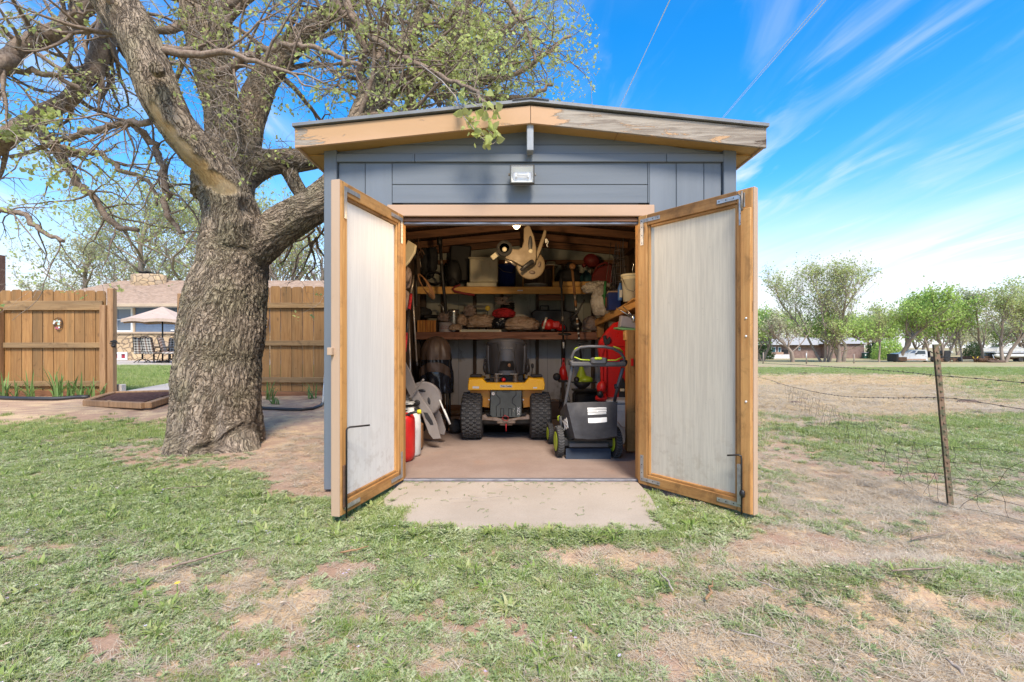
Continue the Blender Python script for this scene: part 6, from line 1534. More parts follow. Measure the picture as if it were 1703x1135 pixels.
# ---- more clutter the photo shows in the dark corners
def clutter(name, label, cat, Y, fn, mt, px, py, nm='body'):
    t_ = thing(name, label, cat, W(px, py, Y)); b = MB(); fn(b); WB(b, t_, nm, m[mt]); return t_
clutter('dark_jacket', 'dark work jacket hanging in the upper corner beside the doorway tools', 'jacket', 6.9, lambda b: b.blob(W(712, 432, 6.9), (.26, .16, .5), 61, .4, 2.4, 28, 20, fold=True), 'bagfab', 712, 450)
clutter('equipment_board', 'square black panel standing on the upper shelf behind the sprayer', 'panel', 6.95, lambda b: b.box(W(765, 438, 6.98), (.30, .06, .52), rotm(0, 4, 0), b=.02), 'black', 765, 470)
clutter('coiled_hose', 'black rubber hose coiled on the upper shelf in the dark corner', 'hose', 6.8, lambda b: [b.tube([W(722+14*math.cos(a), 462+10*math.sin(a)+i*.8, 6.75+.03*i) for a in np.linspace(0, 6.28, 24)], .010, 6, cap=False) for i in range(4)], 'black', 722, 474)
clutter('hand_saw', 'rusty hand saw with pale handle hung beside the upper shelf', 'saw', 5.6, lambda b: (b.beam(W(695, 395, 5.6), W(702, 425, 5.6), .06, .004), b.tube([W(693, 425, 5.58), W(702, 416, 5.58), W(706, 424, 5.58)], .010, 6)), 'rusty', 699, 420)
clutter('garden_fork', 'dark pronged garden fork hanging against the near wall studs', 'fork', 5.4, lambda b: ([b.tube([W(688+dx, 402, 5.4), W(689+dx, 424, 5.4), W(691, 432, 5.4)], .005, 5) for dx in (-5, -1.5, 2, 5.5)], b.tube([W(691, 432, 5.4), W(693, 510, 5.3)], .014, 8)), 'blackmetal', 692, 500)
clutter('dusty_jug', 'dusty grey jug at the back of the lower shelf behind the brown bags', 'jug', 6.9, lambda b: b.lathe([(0, 0), (.07, 0), (.075, .2), (.03, .26), (.03, .29), (0, .29)], (WX(790, 6.95), 6.95, zl), 18), 'greycloth', 790, 530)
clutter('pot_stack', 'stack of dark plant pots on the lower shelf behind the white tub', 'pots', 7.0, lambda b: [b.lathe([(.07, 0), (.09, .10), (.095, .10), (.095, .12), (.085, .12)], (WX(845, 7.0), 7.02, zl+.26+i*.03), 18) for i in range(3)], 'blackmetal', 845, 500)
clutter('weed_bundle', 'tangle of dry stems lying on the white tub lid', 'stems', 6.85, lambda b: [b.tube([W(835+random.uniform(-14, 14), 507, 6.85), W(835+random.uniform(-18, 18), 500+random.uniform(-4, 3), 6.85), W(835+random.uniform(-20, 20), 497+random.uniform(-4, 6), 6.8)], .005, 5) for _ in range(16)], 'greycloth', 835, 507)
clutter('air_pump', 'small black pump with gauge beside the brown sack', 'pump', 6.6, lambda b: (b.blob(W(958, 540, 6.6), (.16, .14, .15), 64, .25, 2, 18, 12), b.tube([W(952, 548, 6.5), W(946, 530, 6.5), (W(955, 522, 6.55))], .008, 6)), 'black', 958, 550)
clutter('tool_tray', 'pale drawer of small parts at the far end of the lower shelf', 'tray', 6.8, lambda b: (b.box(W(702, 545, 6.95), (.10, .2, .12), b=.01), b.box(W(720, 527, 6.9), (.25, .1, .05), b=.01)), 'blackmetal', 702, 550)
clutter('folded_tarp', 'folded grey tarp lying under the paint can end of the lower shelf', 'tarp', 7.0, lambda b: b.blob(W(700, 520, 6.95), (.30, .2, .14), 66, .4, 3, 30, 20, fold=True), 'bagfab', 700, 530)
clutter('small_tin', 'small rusty tin standing on the side shelf by the feed sack', 'tin', 5.6, lambda b: b.lathe([(0, 0), (.04, 0), (.04, .12), (.036, .125), (0, .125)], W(1012, 513, 5.55), 16), 'rusty', 1012, 513)
clutter('wire_loop', 'thin wire loop hanging from the rafter near the plant cages', 'wire loop', 5.7, lambda b: b.tube([W(1016, 404, 5.7), W(1012, 440, 5.7), W(1008, 466, 5.7), W(1012, 470, 5.7), W(1015, 440, 5.7)], .004, 5), 'wire', 1014, 404)
clutter('caster_wheel_spare', 'black caster wheel on the floor beside the riding mower tyre', 'wheel', 5.6, lambda b: b.lathe([(0, -.06), (.07, -.06), (.085, 0), (.07, .06), (0, .06)], (WX(757, 5.6), 5.62, .095), 20, (1, 0, 0)), 'rubber', 757, 725)
clutter('floor_pipe', 'dusty pipe lying along the floor below the back wall', 'pipe', 6.9, lambda b: b.tube([(WX(735, 6.9), 6.95, .06), (WX(900, 6.9), 7.0, .07)], .035, 10), 'brownsteel', 800, 694)
# ================================================================== THE OLD TREE
YT = 4.85
def P3(px, py, Y): return np.array(W(px, py, Y))
# limbs: list of (px, py, depth, half width in px at that depth)
LIMBS = {
 'trunk': [(356,790,YT,90),(356,768,YT,80),(357,745,YT,72),(359,700,YT,69),(362,640,YT,67),(365,590,YT,65),(370,545,YT,66),(375,500,YT,62),(383,460,YT,59),(391,425,YT,54),(392,395,YT,51),(388,360,YT,45),(374,325,YT+.05,37),(362,290,YT+.12,42)],
 'A': [(392,400,YT-.12,37.2),(394,360,YT-.20,34.4),(383,322,YT-.28,32.6),(360,285,YT-.38,30.7),(326,248,YT-.5,30.7),(295,212,YT-.6,30.7),(270,170,YT-.68,33.5),(256,130,YT-.72,33.5),(243,90,YT-.75,30.7),(224,50,YT-.75,32.6),(200,15,YT-.72,34.4),(176,-20,YT-.7,35.3),(140,-90,YT-.6,31.6),(110,-190,YT-.5,26.0)],
 'B': [(366,330,YT+.1,42.8),(368,290,YT+.15,39.1),(372,240,YT+.2,29.8),(370,190,YT+.22,27.0),(360,140,YT+.22,28.8),(350,95,YT+.2,33.5),(345,45,YT+.2,38.1),(343,0,YT+.2,39.1),(348,-80,YT+.25,35.3),(330,-200,YT+.3,27.9)],
 'C': [(385,330,YT+.25,34),(398,280,YT+.35,28),(410,230,YT+.45,25),(422,175,YT+.55,24),(440,130,YT+.6,23),(470,90,YT+.65,21),(510,55,YT+.7,18),(548,22,YT+.75,15),(590,-15,YT+.8,13),(640,-60,YT+.9,10)],
 'D': [(395,300,YT+.35,27.6),(428,275,YT+.45,24.8),(462,268,YT+.55,21.2),(498,268,YT+.6,19.3),(532,262,YT+.7,17.5),(580,235,YT+.8,15.6),(612,190,YT+.9,13.8),(645,155,YT+1.0,13.8),(668,135,YT+1.1,12.9),(700,118,YT+1.2,11.0),(740,95,YT+1.3,10.1),(772,60,YT+1.4,9.2),(776,20,YT+1.45,9.2),(782,-40,YT+1.5,8.3)],
 'D2': [(478,280,YT+.58,13),(490,305,YT+.56,13),(503,326,YT+.54,12)],
 'E': [(392,440,YT,38.7),(425,412,YT,35.2),(455,385,YT,32.6),(490,362,YT,30.8),(525,342,YT,29.9),(548,325,YT+.02,29.0),(580,280,YT+.05,26.4),(590,235,YT+.1,22.9),(605,180,YT+.2,18.5),(640,120,YT+.3,15.0),(690,50,YT+.4,11.4),(720,-30,YT+.5,9.7)],
 'R1': [(356,745,YT-.08,46),(330,772,YT-.22,32),(296,800,YT-.3,20)],
 'R2': [(386,735,YT-.08,44),(404,765,YT-.20,34),(432,792,YT-.22,22)],
 'R3': [(350,740,YT-.10,40),(352,775,YT-.34,34),(356,805,YT-.42,22)],
 'K1': [(262,118,YT-.88,13),(260,112,YT-1.02,12)],
}
LOWL = { # darker limbs that come from behind, off the frame's side
 'F': [(190,-30,YT+.6,20),(145,5,YT+.5,16),(118,35,YT+.4,15),(95,52,YT+.3,15),(60,66,YT+.2,14),(28,82,YT+.1,13),(10,105,YT,13),(-20,125,YT-.1,13),(-90,150,YT-.2,11)],
 'G': [(192,-25,YT+.9,17),(185,30,YT+.85,16),(172,75,YT+.8,16),(160,110,YT+.75,15),(140,140,YT+.7,14),(112,166,YT+.65,13),(75,188,YT+.6,14),(40,212,YT+.55,16),(5,235,YT+.5,16),(-40,262,YT+.45,15),(-130,300,YT+.4,12)],
 'H': [(-30,118,YT+.2,6),(20,117,YT+.2,5.5),(60,120,YT+.25,5),(100,128,YT+.3,4.5),(135,152,YT+.4,3.5)],
 'I': [(60,205,YT+.6,9),(85,238,YT+.6,8.5),(105,262,YT+.6,8),(118,290,YT+.6,7),(140,312,YT+.6,6),(158,328,YT+.6,6),(170,355,YT+.6,5.5),(190,374,YT+.6,5),(205,383,YT+.6,4.5),(225,380,YT+.6,3.5)],
 'J': [(245,205,YT-.3,5.5),(215,203,YT-.1,5),(190,210,YT,5.5),(155,216,YT+.1,5.5),(120,228,YT+.3,5),(80,240,YT+.5,4),(20,262,YT+.55,3.2)],
 'L': [(215,203,YT-.1,5),(240,222,YT-.05,6),(258,245,YT,6),(268,270,YT,6),(274,295,YT,6),(280,320,YT,6),(275,345,YT,5.5),(285,368,YT,4.5),(308,388,YT,3)],
 'N': [(95,248,YT+.6,5),(130,252,YT+.6,5),(160,252,YT+.6,5),(185,268,YT+.6,4.5),(205,285,YT+.6,4),(235,296,YT+.6,3.5),(250,305,YT+.6,3),(262,340,YT+.6,2.5)],
 'O': [(-30,354,YT,5),(10,352,YT,4.8),(40,358,YT,4.5),(60,376,YT,4.2),(78,392,YT,3.8),(105,400,YT,3)],
 'Q': [(350,128,YT-.1,6),(375,118,YT-.15,8),(400,100,YT-.2,8),(430,86,YT-.25,6),(470,76,YT-.3,5),(510,73,YT-.35,4.5),(545,88,YT-.4,4),(600,110,YT-.5,3.5)],
 'S': [(570,-20,YT+.2,8),(580,20,YT+.1,7),(600,50,YT,6),(640,78,YT-.1,5.5),(695,108,YT-.3,5),(740,130,YT-.5,4),(790,150,YT-.8,3.5),(820,185,YT-1.1,3)],
 'T': [(760,-20,YT+.9,6),(765,50,YT+.9,10),(756,95,YT+.9,9),(735,120,YT+.9,10),(700,140,YT+.9,9),(668,150,YT+.95,8)],
 'U': [(840,-10,YT+.6,5),(865,30,YT+.5,4.5),(882,65,YT+.4,3.5),(890,105,YT+.3,2.5)],
 'V': [(700,118,YT+1.2,7),(760,130,YT+1.1,5),(820,135,YT+1.0,4.5),(860,125,YT+1.0,4),(900,95,YT+1,3.5),(950,60,YT+1,2.5)],
 'X': [(600,200,YT+.3,9),(605,150,YT+.3,9),(600,110,YT+.3,8),(612,80,YT+.3,6),(640,40,YT+.3,5),(650,-10,YT+.3,4)],
 'Z': [(680,190,YT+.9,9),(682,165,YT+.9,9),(700,145,YT+.9,6),(730,170,YT+.8,5)],
 'Z2': [(640,120,YT+.3,10),(600,60,YT+.4,9),(560,10,YT+.5,8),(540,-40,YT+.6,7)],
 'Y2': [(760,95,YT+1.3,8),(830,60,YT+1.4,6),(880,10,YT+1.5,5),(900,-50,YT+1.6,4)],
 'AA': [(790,165,YT+.8,6),(830,164,YT+.9,5),(880,162,YT+1,4),(920,140,YT+1,3)],
}
def limb_arr(L):
    p = np.array([P3(a, b, c) for a, b, c, d in L]); r = np.array([d/F*c for a, b, c, d in L]); return p, r
def resample(p, r, n):
    t = np.concatenate([[0], np.cumsum(np.linalg.norm(np.diff(p, axis=0), axis=1))]); s_ = np.linspace(0, t[-1], n)
    # catmull-rom like smoothing by cubic interpolation of each coordinate
    q = np.stack([np.interp(s_, t, p[:, k]) for k in range(3)], 1); rr = np.interp(s_, t, r)
    for _ in range(2): q[1:-1] = (q[:-2]+2*q[1:-1]+q[2:])/4; rr[1:-1] = (rr[:-2]+2*rr[1:-1]+rr[2:])/4
    return q, rr, s_
tb = MB(); SEG = []
for i_, (nm, L) in enumerate(LIMBS.items()):
    p, r = limb_arr(L); n = max(6, int(np.linalg.norm(np.diff(p, axis=0), axis=1).sum()/.07))
    q, rr, s_ = resample(p, r, n)
    if nm in ('A', 'B', 'E', 'trunk', 'D', 'C'): rr = rr*(1+.09*fbm(np.stack([s_*2.2, s_*0+i_*5, s_*0], 1), 3))
    tb.tube([Vector(v) for v in q], list(rr), 20)
    SEG.append((q, rr, s_, i_))
me = bpy.data.meshes.new('raw'); me.from_pydata(tb.v, [], tb.f)
ro = bpy.data.objects.new('raw', me); COL.objects.link(ro)
md = ro.modifiers.new('r', 'REMESH'); md.mode = 'VOXEL'; md.voxel_size = .0115
md2 = ro.modifiers.new('s', 'SMOOTH'); md2.factor = .6; md2.iterations = 12
dg = bpy.context.evaluated_depsgraph_get(); ev = ro.evaluated_get(dg); em_ = ev.to_mesh()
nv = len(em_.vertices); V = np.empty(nv*3, np.float32); em_.vertices.foreach_get('co', V); V = V.reshape(-1, 3).astype(float)
Nn = np.empty(nv*3, np.float32); em_.vertices.foreach_get('normal', Nn); Nn = Nn.reshape(-1, 3).astype(float)
nf = len(em_.polygons); lt = np.empty(nf, np.int32); em_.polygons.foreach_get('loop_total', lt)
li = np.empty(len(em_.loops), np.int32); em_.loops.foreach_get('vertex_index', li)
Q4 = li.reshape(-1, 4) if (lt == 4).all() else None
ev.to_mesh_clear(); bpy.data.objects.remove(ro)
# drop everything that is well under the soil
# limb coordinates: position round and along the nearest limb
best = np.full(nv, 1e9); BC = np.zeros((nv, 3)); LI = np.zeros(nv)
for q, rr, s_, i_ in SEG:
    tg = np.gradient(q, axis=0); tg /= np.linalg.norm(tg, axis=1)[:, None]
    for j in range(len(q)-1):
        a, b_ = q[j], q[j+1]; ab = b_-a; L2 = ab@ab
        sel = np.where((np.abs(V-a) < (rr[j]*1.6+.15)).all(1))[0]
        if len(sel) == 0: continue
        v = V[sel]; t_ = np.clip(((v-a)@ab)/L2, 0, 1); c = a+t_[:, None]*ab; d = v-c; dist = np.linalg.norm(d, axis=1)/rr[j]
        k = dist < best[sel]; s2 = sel[k]; best[s2] = dist[k]
        ax = ab/math.sqrt(L2); e1 = np.cross(ax, [0, 1, 0]); e1 /= np.linalg.norm(e1); e2 = np.cross(ax, e1)
        BC[s2, 0] = d[k]@e1; BC[s2, 1] = d[k]@e2; BC[s2, 2] = s_[j]+t_[k]*math.sqrt(L2); LI[s2] = i_
LS = BC[:, 2].copy()
BC[:, 2] += np.array([SEG[int(i)][0][0, 2] for i in LI])
_e = np.concatenate([Q4[:, [0, 1]], Q4[:, [1, 2]], Q4[:, [2, 3]], Q4[:, [3, 0]]]); _cnt = np.bincount(_e[:, 0], minlength=nv)+np.bincount(_e[:, 1], minlength=nv)
for _ in range(40):
    for k in range(3):
        BC[:, k] = .4*BC[:, k]+.6*(np.bincount(_e[:, 0], weights=BC[_e[:, 1], k], minlength=nv)+np.bincount(_e[:, 1], weights=BC[_e[:, 0], k], minlength=nv))/_cnt
def bark(c):
    w = np.stack([fbm(c*np.array([3, 3, 1.6])+7, 3), fbm(c*np.array([3, 3, 1.6])+19, 3), c[:, 0]*0], 1)
    tw_ = np.stack([-c[:, 1], c[:, 0], c[:, 2]*0], 1)*.0; q = c+w*.085+np.stack([c[:, 2]*.16, c[:, 2]*-.12, c[:, 2]*0], 1)
    a = fbm(q*np.array([26, 26, 2.4]), 2); b_ = fbm(q*np.array([50, 50, 5])+5, 2); big = fbm(c*np.array([4, 4, 1.6])+31, 3)
    ridge = 1-np.minimum(1, np.abs(a)*3.4)         # 1 in the furrows
    plates = 1-np.minimum(1, np.abs(b_)*2.6)
    return ridge, plates, big, fbm(q*np.array([90, 90, 45]), 2)
ridge, plates, big, fine = bark(BC)
scar = np.zeros(nv)
# long open scar on the underside of the leaning limb; hollow knots; cleft at the foot
def near(px, py, Y, r): return np.exp(-(((V-P3(px, py, Y))/np.array(r))**2).sum(1))
for (px, py, Yc, r) in ((243, 190, YT-.88, (.06, .2, .15)), (262, 218, YT-.84, (.10, .2, .13)), (288, 248, YT-.75, (.12, .22, .13)), (315, 272, YT-.62, (.14, .22, .09)), (345, 296, YT-.55, (.14, .22, .08)), (368, 310, YT-.48, (.12, .2, .08))):
    scar = np.maximum(scar, near(px, py, Yc, r))
scar = smooth(.30, .5, scar+.08*fbm(V*7, 3))
knot = np.maximum.reduce([near(406, 342, YT-.45, (.10, .25, .12)), near(433, 488, YT-.35, (.085, .3, .16)), near(423, 470, YT-.38, (.09, .3, .05))])
knot = smooth(.2, .8, knot+.1*fbm(V*8, 3))
cleft = near(340, 725, YT-.48, (.035, .3, .28))+near(335, 700, YT-.48, (.03, .3, .12))
low = smooth(.7, .0, V[:, 2])
flute = fbm(np.stack([BC[:, 0]*3.4, BC[:, 1]*3.4, BC[:, 2]*.5], 1)+3, 2)
thick = np.ones(nv); 
for q, rr, s_, i_ in SEG:
    mk = LI == i_; thick[mk] = np.interp(LS[mk], s_, rr)
amp = np.clip(thick/.30, .3, 1)
disp = (-.013*ridge-.007*plates+.004*fine)*(1-.85*scar)*amp+.03*big*amp-.035*scar*amp+flute*.11*low*(LI == 0)-.10*knot-.07*cleft*low
V2 = V+Nn*disp[:, None]
def bark_mat():
    t = NT('furrowed bark'); a = t.n('ShaderNodeAttribute', attribute_name='bark'); s_ = t.n('ShaderNodeSeparateColor'); t.l(a.outputs['Color'], s_.inputs[0])
    bc = t.n('ShaderNodeAttribute', attribute_name='barkco'); mp_ = t.n('ShaderNodeMapping'); t.l(bc.outputs['Vector'], mp_.inputs[0]); mp_.inputs['Scale'].default_value = (1, 1, .35)
    wv = t.noise(bc.outputs['Vector'], 3.2, 3, .5, 0, 1); sc0 = t.n('ShaderNodeVectorMath', operation='SCALE'); t.l(wv, sc0.inputs[0]); sc0.inputs['Scale'].default_value = .26
    ad = t.n('ShaderNodeVectorMath', operation='ADD'); t.l(bc.outputs['Vector'], ad.inputs[0]); t.l(sc0.outputs[0], ad.inputs[1])
    sk = t.n('ShaderNodeSeparateXYZ'); t.l(ad.outputs[0], sk.inputs[0]); cb_ = t.n('ShaderNodeCombineXYZ')
    t.l(t.math('ADD', sk.outputs[0], t.math('MULTIPLY', sk.outputs[2], .32)), cb_.inputs[0]); t.l(t.math('ADD', sk.outputs[1], t.math('MULTIPLY', sk.outputs[2], -.2)), cb_.inputs[1]); t.l(t.math('MULTIPLY', sk.outputs[2], .105), cb_.inputs[2])
    fur = t.noise(cb_.outputs[0], 26, 2.2, .5, .9); fr2 = t.noise(cb_.outputs[0], 52, 3, .6, .6)
    r1 = t.rng(t.math('ABSOLUTE', t.math('SUBTRACT', fur, .5)), .0, .055, 1, 0); r2 = t.rng(t.math('ABSOLUTE', t.math('SUBTRACT', fr2, .5)), .0, .05, 1, 0)
    f = t.noise(mp_.outputs[0], 70, 7, .7, .6); g = t.noise(t.coord('World', rand=False), 3.1, 5, .6); h = t.noise(t.coord('World', rand=False), 150, 4, .7)
    c = t.mix(t.rng(f, .3, .68), (.50, .39, .285), (.32, .245, .175))
    c = t.mix(t.rng(g, .42, .66, 0, .5), c, (.29, .26, .15))
    g2 = t.noise(t.coord('World', rand=False), 5.5, 5, .65); c = t.mix(t.rng(g2, .55, .7, 0, .5), c, (.36, .27, .20))
    lich = t.noise(t.coord('World', rand=False), 26, 6, .7); c = t.mix(t.rng(lich, .58, .72, 0, .4), c, (.42, .39, .31))
    ns_ = t.math('SUBTRACT', 1, s_.outputs[1])
    c = t.mix(t.math('MULTIPLY', t.math('MULTIPLY', r1, ns_), .72), c, (.075, .052, .036))
    c = t.mix(t.math('MULTIPLY', t.math('MULTIPLY', r2, ns_), .45), c, (.09, .065, .045))
    c = t.mix(t.math('MULTIPLY', s_.outputs[0], .25), c, (.06, .04, .03))
    sc = t.mix(t.rng(f, .3, .7), (.46, .31, .14), (.22, .125, .05)); sc = t.mix(t.rng(g, .4, .6, 0, .5), sc, (.34, .29, .20))
    c = t.mix(s_.outputs[1], c, sc)
    c = t.mix(s_.outputs[2], c, (.38, .31, .25))
    hh = t.math('SUBTRACT', t.math('ADD', t.math('MULTIPLY', f, .35), t.math('MULTIPLY', h, .12)), t.math('MULTIPLY', t.math('ADD', r1, t.math('MULTIPLY', r2, .5)), t.math('MULTIPLY', ns_, .8)))
    t.bump(hh, 1.0, .02)
    return t.done(c, .9, spec=.15)
bark_m = bark_mat()
tree = thing('old_tree', 'big gnarled old tree with deeply furrowed trunk standing beside the shed', 'tree', (WX(356, YT), YT, 0))
to_ = npmesh('trunk', V2, Q4, bark_m); to_.parent = tree; to_.location = -Vector(tree.location)
ca = to_.data.color_attributes.new('bark', 'FLOAT_COLOR', 'POINT')
pale = smooth(.5, .05, V[:, 2])*.35*(fbm(V*5, 3)*.5+.6)+near(372, 620, YT-.5, (.08, .3, .1))*.8+near(350, 700, YT-.5, (.03, .3, .2))*.9
ca.data.foreach_set('color', np.stack([ridge*(1-scar), scar, np.clip(pale, 0, 1), ridge*0+1], -1).astype(np.float32).ravel())
aa = to_.data.attributes.new('barkco', 'FLOAT_VECTOR', 'POINT'); aa.data.foreach_set('vector', BC.astype(np.float32).ravel())
# secondary branches and twigs
def branch_mat(name, c1, c2):
    t = NT(name); n = t.noise(t.coord('World', (1, 1, 1), False), 40, 5, .7); t.bump(n, .6, .008)
    return t.done(t.mix(t.rng(n, .35, .65), c1, c2), .9, spec=.15)
br_m = branch_mat('branch bark', (.30, .23, .175), (.17, .12, .09)); tw_m = branch_mat('pale twig bark', (.44, .37, .31), (.28, .23, .19))
rb = random.Random(21); nr = np.random.RandomState(21)
class Grow:
    def __init__(s): s.br = MB(); s.tw = MB(); s.tips = []
    def grow(s, p, d, L, r, lvl, gz_=0.0, wig=.35, kids=4, keep=None):
        n = max(3, int(L/(.09 if lvl < 2 else .06))); pts = [p.copy()]; step = L/n; dd = d.normalized(); starts = []
        for i in range(n):
            dd = (dd+Vector((rb.gauss(0, wig), rb.gauss(0, wig), rb.gauss(0, wig)+gz_))*.5).normalized(); q = pts[-1]+dd*step
            if keep and not keep(q): break
            pts.append(q); starts.append((q, dd.copy(), (i+1)/n))
        if len(pts) < 3: return
        n = len(pts)-1; rad = [r*(1-.72*i/n) for i in range(n+1)]
        (s.br if lvl < 2 else s.tw).tube(pts, rad, 6 if lvl < 1 else 4 if lvl < 2 else 3, cap=False)
        if lvl < 3:
            for _ in range(kids):
                j = rb.randint(max(0, len(starts)//4), len(starts)-1); q, dq, t_ = starts[j]
                ax = Vector((rb.gauss(0, 1), rb.gauss(0, 1), rb.gauss(0, 1))).normalized(); nd = (dq*.7+ax*.9)
                s.grow(q, nd, L*rb.uniform(.35, .62), r*rb.uniform(.38, .55)*(1-.4*t_), lvl+1, gz_, wig*1.05, kids=max(2, kids-1), keep=keep)
        if lvl >= 2:
            for q, dq, t_ in starts:
                if rb.random() < .5: s.tips.append((q, dq))
        s.tips.append((pts[-1], dd))
def keep_tree(q):
    if q.z < .9: return False
    if q.x > -1.62 and q.z < 2.75+max(0, (q.x+1.5))*.12 and q.x < 2.1 and q.y < 7.6 and q.y > 3.3: return False
    if q.y < 1.9: return False
    u = CX+F*q.x/q.y
    v = HY-F*(q.z-CZ)/q.y
    if u > 995-max(0, 60-v)*.4: return False
    if u > 560 and v > 178+max(0, 900-u)*.05 and q.y < 4.0: return False
    return True
G = Grow()
for nm, L in LOWL.items():
    p, r = limb_arr(L); q, rr, s_ = resample(p, r*.95, max(8, len(L)*4)); q = q+nr.normal(0, .012, q.shape)
    G.br.tube([Vector(v) for v in q], list(rr), 9)
    k = int(s_[-1]*(10 if nm in 'GFIJLNO' else 9))
    for _ in range(k):
        j = rb.randint(2, len(q)-2); tg = Vector(q[j+1]-q[j-1]).normalized(); ax = Vector((rb.gauss(0, 1), rb.gauss(0, .6), rb.gauss(0, 1)))
        droop = -.10 if nm in ('I', 'J', 'L', 'N', 'O', 'G') else .02
        G.grow(Vector(q[j]), tg*.35+ax.normalized(), rb.uniform(.35, .95), max(.006, rr[j]*.35), 1, droop, .38, 4, keep_tree)
for nm, k, up in (('A', 8, .05), ('B', 7, .05), ('C', 17, .05), ('D', 28, .05), ('E', 24, .05)):
    q, rr, s_, i_ = [x for x in SEG if x[3] == list(LIMBS).index(nm)][0]
    for _ in range(k):
        j = rb.randint(int(len(q)*.45), len(q)-2); ax = Vector((rb.gauss(.25 if nm in 'CDE' else 0, 1), rb.gauss(.2, .7), rb.gauss(.3, .8))).normalized()
        G.grow(Vector(q[j])+ax*rr[j]*.6, ax, rb.uniform(.6, 1.5), max(.012, rr[j]*.22), 0, up, .3, 5, keep_tree)
# the fan of fine leafy shoots over the roof
for _ in range(46):
    st = W(rb.uniform(610, 830), rb.uniform(20, 150), YT+rb.uniform(.2, 1.7)); tgt = W(rb.uniform(700, 985), rb.uniform(-30, 165), YT+rb.uniform(.2, 2.2)); d = tgt-st
    G.grow(st, d+Vector((0, 0, .1)), min(1.9, d.length*rb.uniform(.8, 1.1)), .014, 1, .0, .22, 6, keep_tree)
for _ in range(15):
    st = W(rb.uniform(0, 600), rb.uniform(-60, 100), YT+rb.uniform(.0, 1.4)); G.grow(st, Vector((rb.gauss(0, 1), rb.gauss(0, .5), rb.gauss(-.2, .5))), rb.uniform(.7, 1.4), .014, 1, -.03, .3, 5, keep_tree)
# pale wiry shoots sprouting from the fork
for _ in range(95):
    st = W(rb.uniform(330, 420), rb.uniform(95, 250), YT-.15+rb.uniform(-.15, .2)); G.grow(st, Vector((rb.gauss(0, .8), rb.gauss(-.6, .5), rb.gauss(.1, .9))), rb.uniform(.25, .7), .0045, 2, .0, .4, 3, lambda q: True)
for _ in range(25):
    st = W(rb.uniform(410, 520), rb.uniform(230, 280), YT+.3); G.grow(st, Vector((rb.gauss(0, .8), rb.gauss(-.6, .5), rb.gauss(0, .9))), rb.uniform(.25, .6), .0045, 2, .0, .4, 3, keep_tree)
# drooping antler branches between trunk and shed
for _ in range(9):
    st = W(rb.uniform(495, 545), rb.uniform(370, 400), YT+.35); G.grow(st, Vector((rb.gauss(-.4, .5), rb.gauss(.2, .3), -1)), rb.uniform(.5, .85), .016, 1, .02, .62, 3, lambda q: q.x < -1.5 and q.z > 1.3)
# the leafy sprig that hangs in front of the fascia
sprig = [(700,108,YT-.9),(735,135,YT-1.2),(757,160,YT-1.45),(768,190,YT-1.5),(790,218,YT-1.5),(808,236,YT-1.5),(820,240,YT-1.5),(834,226,YT-1.5)]
G.tw.tube([W(*s_) for s_ in sprig], [.006, .005, .0045, .004, .0035, .003, .0025, .0015], 5)
SPR = []
for (a, b_, c) in ((768,190,780),(775,196,800),(790,176,812),(800,180,822),(806,200,815),(797,222,808),(812,222,822),(745,150,765),(772,200,778),(752,176,775),(780,158,806)):
    e = W(c, b_+rb.uniform(4, 16), YT-1.5); G.tw.tube([W(a, b_-4, YT-1.5), (W(a, b_-4, YT-1.5)+e)/2+Vector((0, 0, .01)), e], [.003, .002, .0012], 4)
    for _ in range(7): SPR.append(e+Vector((rb.gauss(0, .028), rb.gauss(0, .03), rb.gauss(-.01, .028))))
ln = tree.location
bo = G.br.build('branches', br_m, tree, world=True); bo['kind'] = 'stuff'
tw = G.tw.build('twigs', tw_m, tree, world=True); tw['kind'] = 'stuff'
def leaves(name, pts, size, mat, parent, n_per, spread, seed=1, jit=.5, heart=False):
    r_ = np.random.RandomState(seed); P = np.array([tuple(p) for p in pts]); n = len(P)*n_per
    C = np.repeat(P, n_per, 0)+r_.normal(0, spread, (n, 3)); 
    d = r_.normal(0, 1, (n, 3)); d[:, 2] -= .3; d /= np.linalg.norm(d, axis=1)[:, None]
    o_ = r_.normal(0, 1, (n, 3)); s_ = np.cross(d, o_); s_ /= np.linalg.norm(s_, axis=1)[:, None]; nn_ = np.cross(d, s_)
    L = (size*r_.uniform(1-jit, 1+jit, n))[:, None]; w = L*.36
    if heart: vs = np.stack([C, C+d*L*.18+s_*w*1.1, C+d*L*.62+s_*w*.8+nn_*w*.2, C+d*L, C+d*L*.62-s_*w*.8+nn_*w*.2, C+d*L*.18-s_*w*1.1], 1).reshape(-1, 3); fs = (np.arange(n)*6)[:, None]+np.arange(6)
    else: vs = np.stack([C, C+d*L*.45+s_*w+nn_*w*.25, C+d*L, C+d*L*.45-s_*w+nn_*w*.25], 1).reshape(-1, 3); fs = (np.arange(n)*4)[:, None]+np.arange(4)
    o = npmesh(name, vs, fs, mat, False); o.parent = parent; 
    if parent is not None: o.location = -Vector(parent.location)
    return o
def uv_of(q): return CX+F*q.x/q.y, HY-F*(q.z-CZ)/q.y
tips = []
for q, d in G.tips:
    u, v = uv_of(q); dens = .17
    if u > 600: dens = .42
    elif u < 260: dens = .15
    if 300 < u < 440 and v > 90: dens = .08
    if rb.random() < dens: tips.append(q)
lf = leaves('leaves', [q for q in tips if rb.random() < .55], .034, m['leaf'], tree, 5, .019, 4); lf['kind'] = 'stuff'
